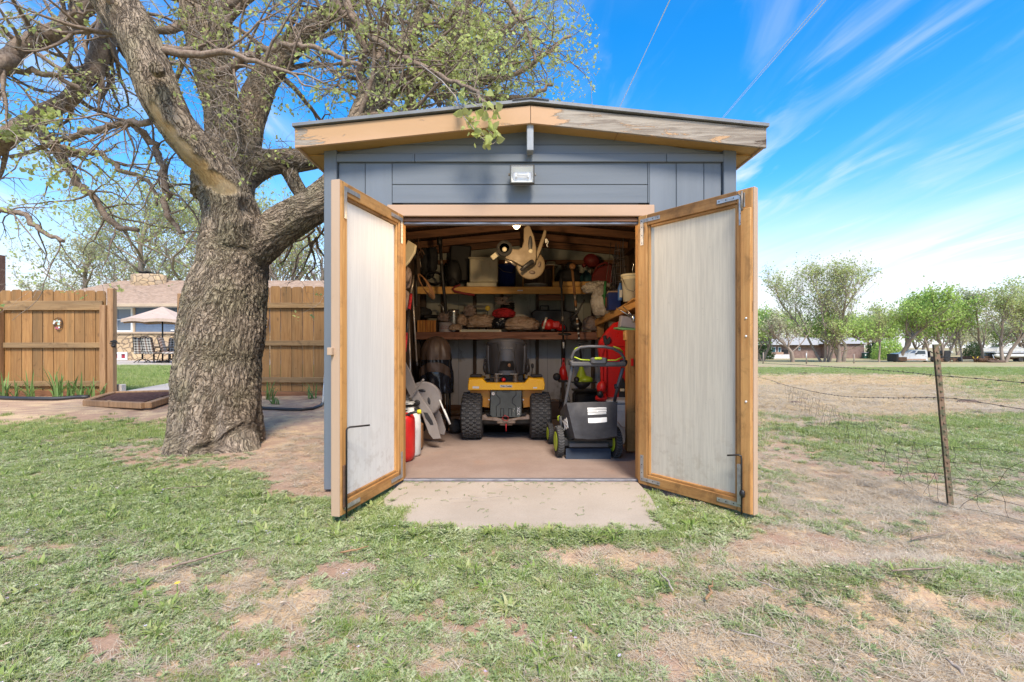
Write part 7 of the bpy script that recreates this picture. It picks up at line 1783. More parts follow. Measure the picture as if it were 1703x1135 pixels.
big_t = [W(rb.gauss(x, sx), rb.gauss(y, sy), YT+.2) for (x, y, sx, sy, k_) in ((75, 195, 28, 10, 40), (20, 228, 14, 9, 25), (20, 20, 30, 12, 14), (85, 45, 20, 8, 10), (128, 15, 12, 8, 8), (148, 218, 8, 5, 6), (105, 295, 18, 10, 14), (70, 278, 20, 10, 10), (735, 100, 35, 30, 60), (790, 60, 40, 30, 50), (540, 20, 20, 10, 14)) for _ in range(k_)]
lf2 = leaves('leaves', big_t, .055, m['leaf'], tree, 2, .02, 6, heart=True); lf2['kind'] = 'stuff'
lf3 = leaves('leaves', SPR, .052, m['leaf'], tree, 1, .006, 8, heart=True); lf3['kind'] = 'stuff'
# ================================================================== FENCE, GATE AND HOUSE ON THE LEFT
def dog_board(w, h, t, c=.03):
    return MB().prism([(-w/2, 0), (w/2, 0), (w/2, h-c), (w/2-c, h), (-w/2+c, h), (-w/2, h-c)], (0, 0, 0), (1, 0, 0), (0, 0, 1), t, b=.003)
def fence_panel(t_, xs, z0, z1, Y):
    src = None
    for i in range(len(xs)-1):
        w = xs[i+1]-xs[i]-random.uniform(.006, .016); x = (xs[i]+xs[i+1])/2; dz = random.uniform(-.012, .012)
        o = dog_board(w, z1-z0+dz, .019).build('board', m['fence'], t_); o.location = Vector((x, Y+random.uniform(-.003, .003), z0))-t_.location
def rail(t_, x0, x1, z, Y, h=.09, w=.04, nm='rail', mt='fence_x'):
    WB(MB().box(((x0+x1)/2, Y, z), (x1-x0, w, h), b=.005), t_, nm, m[mt])
YF = 8.8; u_ = YF/F
gate = thing('wooden_gate', 'brown board gate standing open beside the gravel bed, flower wreath on it', 'gate', (WX(100, YF), YF, .1))
gate['label'] = 'brown dog eared board gate with a wreath hung on it and iris clumps below'
xs = [WX(p, YF) for p in (-70, -52, -35, -17, 0, 18, 36, 54, 71, 89, 107, 124, 141, 159, 176)]
fence_panel(gate, xs, .20, WZ(483, YF), YF)
for (a, b_, h) in ((500, 517, .17), (570, 579, .095), (634, 643, .095)):
    rail(gate, WX(-70, YF) if a > 600 else WX(9.5, YF), WX(173, YF), WZ((a+b_)/2, YF-.04), YF-.03, h)
    if a < 600: rail(gate, WX(-72, YF), WX(-1, YF), WZ((a+b_)/2, YF-.04), YF-.03, h)
WB(MB().box((WX(4, YF), YF-.06, .90), (.10, .09, 1.62), b=.006), gate, 'post', m['post'])
WB(MB().box((WX(178, YF), YF-.06, .93), (.105, .09, 1.66), b=.006), gate, 'post', m['post'])
WB(MB().box((WX(188, YF), YF-.02, 1.06), (.105, .11, 2.02), b=.012), gate, 'post', m['post'])
b = MB(); c = W(190, 572, YF-.1); b.box(c, (.05, .03, .14), b=.006); b.tube([c+Vector((-.08, 0, .01)), c+Vector((.10, 0, .01))], .010, 8); b.box(c+Vector((.0, -.01, .04)), (.12, .03, .03), b=.008); b.lathe([(.02, 0), (.03, .01), (0, .02)], c+Vector((0, -.02, -.04)), 12, (0, -1, 0))
WB(b, gate, 'latch', m['blackmetal'])
def ornament(px, py, Y, lab):
    c = W(px, py, Y); t_ = thing('flower_wreath', lab, 'wreath', c, group='metal flower wreaths on the fence')
    b = MB(); b.tube([c+Vector((.075*math.cos(a), 0, .105*math.sin(a)+.01*math.sin(3*a))) for a in np.linspace(0, 6.283, 28)], .006, 5, cap=False); b.tube([c+Vector((.07*math.cos(a), -.01, .10*math.sin(a))) for a in np.linspace(0, 6.283, 28)], .004, 5, cap=False); WB(b, t_, 'ring', m['rusty'])
    for (dx, dz, mt, r_) in ((-.045, .03, 'white', .026), (0, .045, 'teal_p', .026), (.04, .035, 'white', .024), (.03, -.01, 'teal_p', .03), (-.02, -.08, 'pinkp', .022), (.01, -.095, 'pinkp', .022), (.035, -.075, 'white', .02), (-.06, .0, 'white', .02)):
        b = MB(); cc = c+Vector((dx, -.018, dz))
        for k in range(5):
            a = k*1.2566; d = Vector((math.cos(a), -.25, math.sin(a)))*r_; s_ = Vector((-math.sin(a), 0, math.cos(a)))*r_*.42
            b.add([cc, cc+d*.5+s_, cc+d, cc+d*.5-s_], [(0, 1, 2, 3)])
        b.lathe([(r_*.25, 0), (0, .006)], cc+Vector((0, -.004, 0)), 6, (0, -1, 0)); WB(b, t_, 'flower', m[mt])
m['teal_p'] = M('pale mint enamel', (.42, .58, .50), bump=0); m['pinkp'] = M('pink enamel', (.60, .16, .22), bump=0)
ornament(97, 538, YF-.02, 'round wire wreath with enamel flowers on the gate boards')
ornament(440, 537, YF-.09, 'flower wreath half hidden behind the old tree trunk')
fen = thing('board_fence', 'brown dog eared board fence running from the tree to the shed', 'fence', (WX(470, YF), YF, .1))
xs = [WX(303+18.2*i, YF) for i in range(15)]
fence_panel(fen, xs, .20, WZ(477, YF), YF)
for z in (WZ(508.5, YF), WZ(571, YF), WZ(632, YF)): rail(fen, xs[0], xs[-1], z, YF-.035, .095)
WB(MB().box((WX(302, YF), YF+.0, 1.0), (.10, .10, 1.95), b=.008), fen, 'post', m['post'])
WB(MB().box((WX(532, YF), YF+.07, 1.0), (.10, .10, 1.8), b=.008), fen, 'post', m['post'])
WB(MB().box(((xs[0]+xs[-1])/2, YF+.01, .14), (xs[-1]-xs[0], .03, .11), b=.004), fen, 'kick_board', m['dark_x'])
WB(MB().box(((WX(-70, YF)+WX(173, YF))/2, YF+.01, .16), (WX(173, YF)-WX(-70, YF), .03, .11), b=.004), gate, 'kick_board', m['dark_x'])
# small kerb block by the gate post, edging, hose, pipe
t_ = thing('paver_block', 'small grey paver block at the foot of the gate post', 'paver', (WX(197, 8.9), 8.9, .18)); WB(MB().box((WX(198, 8.9), 8.95, .235), (.10, .12, .16), b=.01), t_, 'block', m['patio'])
def line_thing(name, label, cat, pts, r, mat, n=8):
    t_ = thing(name, label, cat, pts[len(pts)//2]); WB(MB().tube(pts, r, n), t_, 'run', m[mat]); return t_
pts = [onground(px, 8.25-.1*math.sin(px*.03))+Vector((0, 0, .03)) for px in range(-80, 160, 12)]
line_thing('bed_edging', 'black plastic edging along the planted bed below the gate', 'edging', pts, .035, 'black')
pts = [W(285, 684, 6.9), W(430, 686, 6.9)] ; pts = [onground(px, y)+Vector((0, 0, .025)) for px, y in ((282, 7.3), (330, 7.25), (380, 7.2), (440, 7.15), (470, 7.1), (500, 7.08), (520, 7.15), (533, 7.4), (538, 7.8))]
line_thing('garden_hose', 'black garden hose lying on the dirt between the tree and shed', 'hose', pts, .022, 'black')
line_thing('white_pipe', 'thin white plastic pipe leaning against the fence by the shed corner', 'pipe', [W(541.5, 602, 8.6), W(537, 670, 7.6)], .012, 'whitep')
# wooden ramp with a mat
ramp = thing('wooden_ramp', 'low wooden ramp framed in timber with a brown mat at the gate opening', 'ramp', W(200, 668, 7.9))
NL, NR, FL, FR = W(141, 670, 7.6), W(244, 675, 7.15), W(190, 655.5, 8.45), W(318, 652, 8.5)
for (p, q) in ((NL, NR), (NR, FR), (FL, NL), (FR, FL)):
    d = (q-p).normalized(); WB(MB().beam(p+d*.03, q-d*.055, .10, .09, .008), ramp, 'timber', m['post'])
matm = M('brown bristle mat', (.12, .065, .05), (.08, .042, .033), .95, ns=14, bump=.6, bs=300, spec=.05)
b = MB(); k_ = .09; b.add([NL.lerp(FR, k_)+Vector((.05, 0, .035)), NR.lerp(FL, k_)+Vector((0, 0, .035)), FR.lerp(NL, k_*1.5)+Vector((0, 0, .03)), FL.lerp(NR, k_)+Vector((0, 0, .035))], [(0, 1, 2, 3)]); WB(b, ramp, 'mat', matm)
# strap leaved plants
def iris(px, Y, h, n, lab, seed):
    rr_ = random.Random(seed); p = onground(px, Y); t_ = thing('iris_clump', lab, 'plant', p, group='strap leaved clumps along the fence')
    b = MB()
    for i in range(n):
        a = rr_.uniform(0, 6.28); L = h*rr_.uniform(.75, 1.6); w = rr_.uniform(.022, .040); ln_ = rr_.uniform(.05, .75); el = math.pi/2-ln_*.6; q = p+Vector((rr_.gauss(0, .03), rr_.gauss(0, .03), -.01)); d = Vector((math.cos(a), math.sin(a)*.7, 0)); s_ = Vector((-d.y, d.x, 0)).normalized()
        vs = []; S_ = 7; cu = ln_*rr_.uniform(.1, .42)
        for k in range(S_+1):
            ww = w*(1-(k/S_)**3)*.5
            vs += [q-s_*ww+Vector((0, 0, ww*.4)), q, q+s_*ww+Vector((0, 0, ww*.4))]; q = q+(d*math.cos(el)+Vector((0, 0, math.sin(el))))*L/S_; el -= cu
        fs = [(3*k+j, 3*k+j+1, 3*k+j+4, 3*k+j+3) for k in range(S_) for j in (0, 1)]
        b.add(vs, fs, True)
    WB(b, t_, 'leaves', m['iris'])
for i, (px, Y, h, n, lab) in enumerate(((8, 8.45, .36, 13, 'strap leaved clump at the left edge below the gate post'), (27, 8.5, .30, 9, 'short upright strap leaved clump second from the gate post'), (53, 8.5, .36, 14, 'strap leaved clump below the left side of the wreath'), (96, 8.4, .46, 20, 'largest strap leaved clump with long arching leaves below the wreath'), (118, 8.5, .30, 10, 'upright clump just beside the largest arching one'), (134, 8.5, .32, 12, 'strap leaved clump with one long leaf bending over the edging'), (151, 8.5, .28, 9, 'small clump near the gate end post'), (171, 8.35, .26, 7, 'thin yellowing clump at the foot of the gate end post'), (447, 8.2, .26, 10, 'small clump on the dirt just beside the tree trunk'), (521, 8.3, .24, 9, 'small clump below the board fence near the shed corner'), (458, 7.7, .13, 12, 'low tuft of green leaves between the tree and the hose'))):
    iris(px, Y, h, n, lab, 100+i)

# ---- house
YH = 25.0
m['lap'] = M('slate blue lap siding', (.125, .165, .23), (.11, .145, .205), .6, rnd=.03)
m['tanwall'] = M('tan house trim', (.50, .38, .26), (.44, .33, .23), .7)
m['rooftan'] = M('tan asphalt shingles', (.50, .37, .28), (.36, .26, .195), .9, ns=5, bump=.4, bs=30, stretch=(1, 4, 4), lo=.4, hi=.6)
def stone_mat():
    t = NT('flagstone veneer'); co = t.coord('World', (1, 1, 1.4), False); w = t.noise(co, 2, 3, .5, 0, 1)
    a = t.n('ShaderNodeVectorMath', operation='ADD'); t.l(co, a.inputs[0]); s_ = t.n('ShaderNodeVectorMath', operation='SCALE'); t.l(w, s_.inputs[0]); s_.inputs['Scale'].default_value = .35; t.l(s_.outputs[0], a.inputs[1])
    v = t.n('ShaderNodeTexVoronoi', feature='DISTANCE_TO_EDGE'); t.l(a.outputs[0], v.inputs['Vector']); v.inputs['Scale'].default_value = 2.6
    v2 = t.n('ShaderNodeTexVoronoi'); t.l(a.outputs[0], v2.inputs['Vector']); v2.inputs['Scale'].default_value = 2.6
    sx = t.n('ShaderNodeSeparateColor'); t.l(v2.outputs['Color'], sx.inputs[0])
    c = t.mix(sx.outputs[0], (.56, .41, .24), (.44, .31, .18)); c = t.mix(t.rng(sx.outputs[1], .6, 1, 0, .6), c, (.36, .28, .21))
    e = t.rng(v.outputs['Distance'], .02, .06); c = t.mix(e, (.25, .18, .12), c); t.bump(e, .8, .05); return t.done(c, .85)
m['stone'] = stone_mat()
house = thing('house', 'single storey blue sided house with tan roof and stone base behind the fence', 'house', (WX(330, YH), YH, .25))
hx0, hx1 = WX(60, YH), WX(640, YH)
WB(MB().box(((hx0+hx1)/2, YH+4.5, 1.7), (hx1-hx0, 9, 2.9)), house, 'core_wall', m['tanwall'])
z_eave, z_l = WZ(509, YH), WZ(555, YH)
b = MB(); n = 15
for i in range(n):
    z = z_l+(z_eave-z_l)*(i+.5)/n; b.box(((hx0+hx1)/2, YH-.05, z), (hx1-hx0, .03, (z_eave-z_l)/n+.01), rotm(-8, 0, 0))
o = WB(b, house, 'siding', m['lap'])
WB(MB().box(((hx0+hx1)/2, YH-.14, (z_l+.25)/2), (hx1-hx0+.1, .22, z_l-.25)), house, 'stone_base', m['stone'])
WB(MB().box(((hx0+hx1)/2, YH-.18, z_l+.03), (hx1-hx0+.2, .34, .09), b=.01), house, 'ledge', m['tanwall'])
# windows
def window(t_, x0, x1, z0, z1, Y, split=True, curtain=None, nm='window'):
    b = MB(); w = .09
    b.box(((x0+x1)/2, Y, z1-w/2), (x1-x0, .08, w), b=.008); b.box(((x0+x1)/2, Y, z0+w/2), (x1-x0, .08, w), b=.008)
    b.box((x0+w/2, Y, (z0+z1)/2), (w, .078, z1-z0-2*w)); b.box((x1-w/2, Y, (z0+z1)/2), (w, .078, z1-z0-2*w))
    if split: b.box(((x0+x1)/2, Y-.005, (z0+z1)/2), (x1-x0-2*w, .06, .05), b=.004)
    f = WB(b, t_, nm, m['white'])
    g = NT('window glass'); g.done((.10, .13, .17) if curtain is None else curtain, .08, spec=.8)
    b = MB(); b.box(((x0+x1)/2, Y+.02, (z0+z1)/2), (x1-x0-2*w, .01, z1-z0-2*w)); o = WB(b, f, 'pane', g.m)
window(house, WX(195, YH), WX(224, YH), WZ(553, YH), WZ(512, YH), YH-.10, True)
window(house, WX(165, YH), WX(195.0, YH), WZ(553, YH), WZ(512, YH), YH-.10, True)
WB(MB().box((WX(225.6, YH), YH-.09, (z_l+z_eave)/2), (.10, .08, z_eave-z_l)), house, 'corner_trim', m['tanwall'])
window(house, WX(192, YH), WX(206.5, YH), WZ(599, YH), WZ(586, YH), YH-.27, False, (.30, .02, .04), 'basement_window')
window(house, WX(206.6, YH), WX(219, YH), WZ(599, YH), WZ(586, YH), YH-.27, False, (.30, .02, .04), 'basement_window')
WB(MB().box((WX(289, YH), YH-.085, WZ(550, YH)), (.17, .03, .06)), house, 'vent', m['white'])
# roof: hipped prism with courses
e0, e1, yE = hx0-.6, hx1+1, YH-.7; rz = WZ(467, 29.5); xr0 = WX(203, 29.5)
A_, B_, C_, D_ = Vector((e0, yE, z_eave+.02)), Vector((e1, yE, z_eave+.02)), Vector((e1, 29.5, rz)), Vector((xr0, 29.5, rz))
E_ = Vector((e0, 34, z_eave+.02)); F_ = Vector((e1, 34, z_eave+.02))
WB(MB().add([A_, B_, C_, D_, E_, F_], [(0, 1, 2, 3), (0, 3, 4), (3, 2, 5, 4), (1, 5, 2), (0, 4, 5, 1)]), house, 'roof', m['rooftan'])
b = MB()
nrow = 26
for i in range(nrow):
    t1_ = i/nrow; p = A_.lerp(D_, t1_); q = B_.lerp(C_, t1_); b.beam(p+Vector((0, 0, .015)), q+Vector((0, 0, .015)), .05, .03)
o = WB(b, house, 'shingle_course', m['rooftan']); o['kind'] = 'stuff'
WB(MB().box(((e0+e1)/2, yE-.05, z_eave-.03), (e1-e0, .12, .17), b=.02), house, 'gutter', m['tanwall'])
WB(MB().box(((e0+e1)/2, YH-.33, z_eave-.10), (e1-e0, .62, .03)), house, 'soffit', m['whitep'])
ch = W(232, 467, 28.2); b = MB(); b.lathe([(1.02, -1.0), (1.0, .35), (.95, .42), (0, .44)], (WX(235, 28.2), 28.8, ch.z), 20, (0, 0, 1), sy=.6); WB(b, house, 'chimney', m['stone'])
b = MB(); b.box((WX(233, 28.2), 28.6, ch.z+.55), (.62, .6, .05)); b.box((WX(233, 28.2), 28.6, ch.z+.48), (.4, .4, .12)); b.box((WX(246, 28.2), 28.6, ch.z+.43), (.5, .5, .06)); WB(b, house, 'chimney_cap', m['blackmetal'])
# umbrella, table, chairs
YU = 21.5; zg = .29
um = thing('patio_umbrella', 'open beige patio umbrella over the black table', 'umbrella', (WX(270.5, YU), YU, zg))
m['canvas'] = M('beige canvas', (.50, .375, .30), (.45, .335, .265), .85, bump=.1)
R_ = 1.52; zt_, ze_ = WZ(510, YU), WZ(534, YU); cx_ = WX(270.5, YU)
b = MB()
for k in range(8):
    a0, a1 = k*math.pi/4+.2, (k+1)*math.pi/4+.2
    def f(u, v, a0=a0, a1=a1):
        P0 = Vector((math.cos(a0), math.sin(a0), 0)); P1 = Vector((math.cos(a1), math.sin(a1), 0)); rad = P0.lerp(P1, u)*R_*v
        return Vector((cx_, YU, 0))+rad+Vector((0, 0, zt_+(ze_-zt_)*v**.92-.10*math.sin(math.pi*u)*v*v*(1-v)*2+.05*math.sin(math.pi*u)*v**3))
    b.grid(f, 6, 6)
    b.grid(lambda u, v, f=f: f(u, 1)-Vector((0, 0, .13*v)), 6, 1)
WB(b, um, 'canopy', m['canvas'])
b = MB(); b.tube([(cx_, YU, zg), (cx_, YU, zt_)], .03, 8)
b.lathe([(.25, 0), (.25, .06), (.05, .1)], (cx_, YU, zg), 16); WB(b, um, 'pole', m['blackmetal'])
b = MB()
for k in range(8):
    a = k*math.pi/4+.2; b.tube([(cx_, YU, ze_+.0), (cx_+math.cos(a)*R_*.55, YU+math.sin(a)*R_*.55, zt_+(ze_-zt_)*.55-.02)], .015, 5)
WB(b, um, 'rib', m['blackmetal'])
tb_ = thing('patio_table', 'black round patio table below the beige umbrella', 'table', (WX(278, YU), YU, zg))
b = MB(); b.lathe([(0, 0), (.62, 0), (.63, .02), (.62, .04), (0, .04)], (WX(281, YU), YU, zg+.68), 28); WB(b, tb_, 'tabletop', m['blackmetal'])
for k in range(4):
    a = k*math.pi/2+.6; WB(MB().tube([(WX(281, YU)+.45*math.cos(a), YU+.45*math.sin(a), zg), (WX(281, YU)+.25*math.cos(a), YU+.25*math.sin(a), zg+.68)], .02, 6), tb_, 'leg', m['blackmetal'])
def plaid():
    t = NT('brown and white plaid'); co = t.coord('Object', (1, 1, 1), False); s_ = t.n('ShaderNodeSeparateXYZ'); t.l(co, s_.inputs[0])
    fx = t.math('FRACT', t.math('MULTIPLY', s_.outputs[0], 7.5)); fz = t.math('FRACT', t.math('MULTIPLY', t.math('ADD', s_.outputs[2], t.math('MULTIPLY', s_.outputs[1], .8)), 7.5))
    bx_ = t.math('LESS_THAN', fx, .5); bz_ = t.math('LESS_THAN', fz, .5); sm = t.math('MULTIPLY', t.math('ADD', bx_, bz_), .5)
    c = t.mix(sm, (.58, .53, .48), (.045, .035, .03)); c = t.mix(t.math('MULTIPLY', t.math('LESS_THAN', t.math('FRACT', t.math('MULTIPLY', s_.outputs[0], 3.75)), .3), .4), c, (.25, .12, .08)); return t.done(c, .9)
m['plaid'] = plaid()
def chair(px, Y, rz, lab):
    t_ = thing('patio_chair', lab, 'chair', (WX(px, Y), Y, zg), R(rz), group='plaid cushioned chairs round the patio table')
    b = MB(); b.box((0, -.02, .44), (.54, .52, .11), b=.035); b.build('seat', m['plaid'], t_)
    b = MB(); b.box((0, .28, .78), (.52, .12, .64), rotm(-12, 0, 0), b=.04); b.build('backrest', m['plaid'], t_)
    for sg in (-1, 1): MB().tube([(sg*.30, .30, .50), (sg*.31, .24, .66), (sg*.31, -.24, .66), (sg*.30, -.30, .60), (sg*.28, -.22, .42)], .018, 6).build('armrest', m['blackmetal'], t_)
    MB().tube([(0, 0, .40), (0, 0, .16)], .035, 8).build('stem', m['blackmetal'], t_)
    for k in range(4):
        a = k*math.pi/2+.7; MB().tube([(0, 0, .17), (.18*math.cos(a), .18*math.sin(a), .12), (.34*math.cos(a), .34*math.sin(a), .015)], .018, 6).build('leg', m['blackmetal'], t_)
    MB().tube([(-.25, .25, .50), (-.25, .41, 1.10), (-.15, .42, 1.13), (.15, .42, 1.13), (.25, .41, 1.10), (.25, .25, .50)], .018, 6).build('back_frame', m['blackmetal'], t_)
chair(237, 21.3, 205, 'plaid patio chair furthest from the tree, turned half away from the table')
chair(256, 21.0, 172, 'plaid patio chair in front of the umbrella pole with its back to the gate')
chair(283, 20.9, 112, 'plaid patio chair nearest the tree trunk, seen from its side')
chair(288, 22.5, 20, 'plaid patio chair behind the table by the stone wall')
# neighbour's roof corner and chimney
YN = 33
xa_, xb2_ = WX(-230, YN), WX(16, YN+7)
nb = thing('neighbour_house', 'corner of a grey roofed brick house at the left edge beyond the gate', 'house', (WX(-60, YN), YN, .2))
WB(MB().box(((xa_+xb2_)/2, YN+3, 2.2), (xb2_-xa_-1.2, 6, 4.4)), nb, 'wall', m['brick'])
b = MB(); xa_, xb2_ = WX(-230, YN), WX(16, YN+7)
b.add([(xa_, YN-.6, WZ(475, YN+7)), (xb2_, YN-.6, WZ(475, YN+7)), (xb2_-3.2, YN+3.5, WZ(455, YN+4)), (xa_, YN+3.5, WZ(455, YN+4)), (xb2_, YN+7, WZ(475, YN+7)), (xa_, YN+7, WZ(475, YN+7))], [(0, 1, 2, 3), (1, 4, 2), (3, 2, 4, 5), (0, 5, 4, 1)]); WB(b, nb, 'roof', m['shingle'])
WB(MB().box(((xa_+xb2_)/2, YN-.62, WZ(477, YN+7)), (xb2_-xa_, .1, .30), b=.02), nb, 'gutter', m['whitep'])
WB(MB().box((WX(-1, YN+5), YN+5.0, WZ(450, YN+5)-2.0), (.4, .6, 6.4), b=.02), nb, 'chimney', m['brick'])
# ================================================================== TREES, PASTURE FENCE, TRUCK AND HOUSE ON THE RIGHT
def bg_tree(name, label, px, Y, H, Wd, seed, lm, nleaf, lsize, trunks=1, lean=0, base=None, group=None, bare=.0, low=.15, r0=None, rich=1.0):
    rr_ = random.Random(seed); x = WX(px, Y); z = G1(x, Y) if base is None else base
    t_ = thing(name, label, 'tree' if 'shrub' not in name else 'shrub', (x, Y, z), group=group)
    b = MB(); tips = []; r0 = r0 or H*.022
    def limb(p, d, L, r, lv):
        n = 8 if lv == 0 else 5; pts = [p]; dd = d.normalized(); sub = []
        for i in range(n):
            dd = (dd+Vector((rr_.gauss(0, .10 if lv == 0 else .16), rr_.gauss(0, .10 if lv == 0 else .16), rr_.gauss(.03, .10)))).normalized(); pts.append(pts[-1]+dd*L/n); sub.append((pts[-1], dd.copy(), (i+1)/n))
        b.tube(pts, [r*(1-.6*i/n) for i in range(n+1)], 6 if lv < 1 else 4 if lv < 2 else 3, cap=False)
        if lv < 4:
            for k in range(int({0: 11, 1: 5, 2: 4, 3: 3}[lv]*rich)):
                q, dq, tt = sub[rr_.randint(1 if lv else (1 if rr_.random() < low*3 else 2), n-1)]
                a = rr_.uniform(0, 6.28); out_ = Vector((math.cos(a)*Wd/H*.75, math.sin(a)*Wd/H*.75, .55+.5*rr_.random()))
                limb(q, dq*.6+out_*.8, L*(rr_.uniform(.5, .72) if lv else rr_.uniform(.32, .52)*(1.25-.75*tt)), r*.5*(1-.35*tt), lv+1)
        if lv >= 2: tips.extend([q for q, _, tt in sub if rr_.random() < .75])
    for k in range(trunks):
        a = k*6.28/trunks+rr_.random(); off = Vector((math.cos(a), math.sin(a), 0))*(.03*H if trunks > 1 else 0)
        limb(Vector((lean*0, 0, -.1))+off, Vector((math.cos(a)*(.22 if trunks > 1 else 0)+lean, math.sin(a)*.2*(trunks > 1), 1)), H*.85, r0*(1 if trunks < 3 else .75), 0)
    V_ = np.array([tuple(v) for v in b.v]); zmax = V_[:, 2].max(); wmax = np.percentile(np.abs(V_[:, 0]-lean*V_[:, 2]*.5), 98)
    sz = H/zmax; sx = Wd/2/max(wmax, .1)
    sx = min(max(sx, .5*sz), 2.2*sz)
    b.v = [(v[0]*sx, v[1]*sx, v[2]*sz) for v in b.v]; tips = [Vector((p.x*sx, p.y*sx, p.z*sz)) for p in tips]
    b.build('trunk', m['bgbark'], t_)
    if nleaf:
        tips = [p for p in tips if rr_.random() > bare*(p.z/H)]
        per = max(1, round(nleaf/max(1, len(tips))))
        if per == 1 and len(tips) > nleaf: tips = rr_.sample(tips, int(nleaf))
        o = leaves('crown', tips, lsize, lm, t_, per, lsize*1.3, seed); o.location = (0, 0, 0); o['kind'] = 'stuff'
    return t_
m['bgbark'] = branch_mat('grey brown tree bark', (.36, .29, .235), (.23, .18, .145))
LB1, LB2, LB3, LBD = m['leaf_bg'], m['leaf_bg2'], m['leaf_bg3'], m['leaf_dk']
T_ = bg_tree; GR = 'trees along the far pasture edge'
def hp(top, base_y, Y): return (base_y-top)*Y/F
T_('pasture_tree', 'tallest wide spreading tree with several trunks in front of the brick house', 1372, 76, 17.4, 15.0, 3, LB1, 8500, .25, 4, group=GR, bare=.5, r0=.26, rich=1.25)
T_('pasture_tree', 'bushy bright green growth round the foot of the tallest tree', 1400, 78, 8.5, 12, 33, LB2, 4200, .34, 2, group=GR, low=.8)
T_('pasture_tree', 'small nearly bare leaning tree beside the open shed door', 1318, 74, 9.0, 9, 5, LB3, 900, .26, 1, -.12, group=GR, bare=.7)
T_('pasture_tree', 'low green tree half hidden by the open shed door', 1268, 84, 9.0, 9, 6, LB2, 3000, .32, 2, group=GR, low=.8)
T_('pasture_tree', 'thin straight tree standing between the brick house and the truck', 1462, 76, 10.2, 5, 7, LB1, 1000, .26, 1, group=GR, bare=.3, r0=.14)
T_('pasture_tree', 'round green tree with dark twin trunks just in front of the truck', 1497, 76, 11.8, 10.5, 8, LB2, 6000, .30, 2, group=GR, r0=.26)
T_('pasture_tree', 'pale green tree with forked trunk behind the flatbed', 1574, 77, 11.6, 9.5, 9, LB2, 5200, .30, 2, .05, group=GR, r0=.2)
T_('pasture_tree', 'slim crooked bare tree beside the forked pale green one', 1600, 78, 9.0, 3.2, 10, LB3, 350, .24, 1, group=GR, bare=.6, r0=.13)
T_('pasture_tree', 'upright grey green tree standing over the rusty flatbed trailer', 1636, 78, 12.0, 8.5, 11, LB3, 3000, .26, 1, group=GR, bare=.4, r0=.2)
T_('pasture_tree', 'leaning olive green tree in front of the pontoon boat', 1670, 73, 12.4, 8, 12, LB1, 3600, .28, 2, .10, group=GR, bare=.35, r0=.2)
T_('pasture_tree', 'large loose crowned tree at the right edge beyond the pontoon boat', 1712, 80, 14.5, 11, 13, LB1, 5600, .30, 2, group=GR, r0=.25)
T_('pasture_tree', 'small slender tree in front of the brick house gable', 1394, 74, 7, 6, 14, LB1, 1200, .26, 1, group=GR, r0=.2)
FT = ['pale tree right behind the edge of the open shed door, far back', 'broad pale tree far behind the leaning bare tree', 'green tree far behind the middle of the brick house', 'pale tree far behind the brick house gable end', 'green tree far behind the trash bin', 'green tree far behind the bright shrub', 'pale tree far behind the truck cab', 'green tree far behind the flatbed', 'olive tree far behind the slim crooked bare tree', 'olive tree far beyond the larger cedar shrub', 'green tree far beyond the smaller cedar shrub', 'olive tree far beyond the pontoon boat', 'green tree far beyond the right end of the pontoon boat']
for i, (px, Y, H, Wd_, lm) in enumerate(((1245, 120, 12, 14, LB2), (1300, 135, 13, 16, LB1), (1345, 128, 10, 14, LB2), (1425, 122, 13, 14, LB1), (1450, 130, 11, 14, LB2), (1478, 118, 10, 14, LB2), (1530, 125, 12, 15, LB1), (1550, 118, 13, 13, LB2), (1592, 140, 9, 14, LB3), (1625, 165, 11, 18, LB3), (1665, 150, 10, 16, LB2), (1700, 140, 13, 15, LB3), (1735, 130, 13, 15, LB2))):
    T_('far_tree', FT[i], px, Y, H, Wd_, 60+i, lm, 2600, .50, 2, group='trees in the row far behind the pasture', low=.9)
def shrub(label, px, Y, d, h, seed, mt, n=1800):
    x = WX(px, Y); z = G1(x, Y); t_ = thing('shrub', label, 'shrub', (x, Y, z), group='round shrubs beyond the pasture'); r_ = np.random.RandomState(seed)
    P = r_.normal(0, 1, (n, 3)); P /= np.linalg.norm(P, axis=1)[:, None]; P[:, 2] = np.abs(P[:, 2]); P *= (r_.rand(n)**.25)[:, None]; P = P*np.array([d/2, d/2, h])*(1+.15*fbm(P*2+seed, 3))[:, None]
    o = leaves('foliage', [Vector(p) for p in P], .28, mt, t_, 1, .02, seed); o.location = (0, 0, 0); o['kind'] = 'stuff'
    MB().tube([(0, 0, -.1), (0, 0, h*.5)], .12, 6).build('stem', m['bgbark'], t_)
shrub('larger round cedar shrub beyond the flatbed trailer', 1621, 110, 4.4, 3.6, 1, LBD)
shrub('smaller round cedar shrub near the pontoon boat', 1657, 112, 3.2, 3.0, 2, LBD)
shrub('bright green shrub between the brick house and the truck', 1477, 92, 5.5, 4.2, 3, LB2, 2600)
shrub('dark cedar shrub behind the hood of the truck', 1455, 100, 3.5, 3.6, 4, LBD)
shrub('dark cedar shrub at the porch end of the brick house', 1271, 95, 3.5, 4.4, 5, LBD)
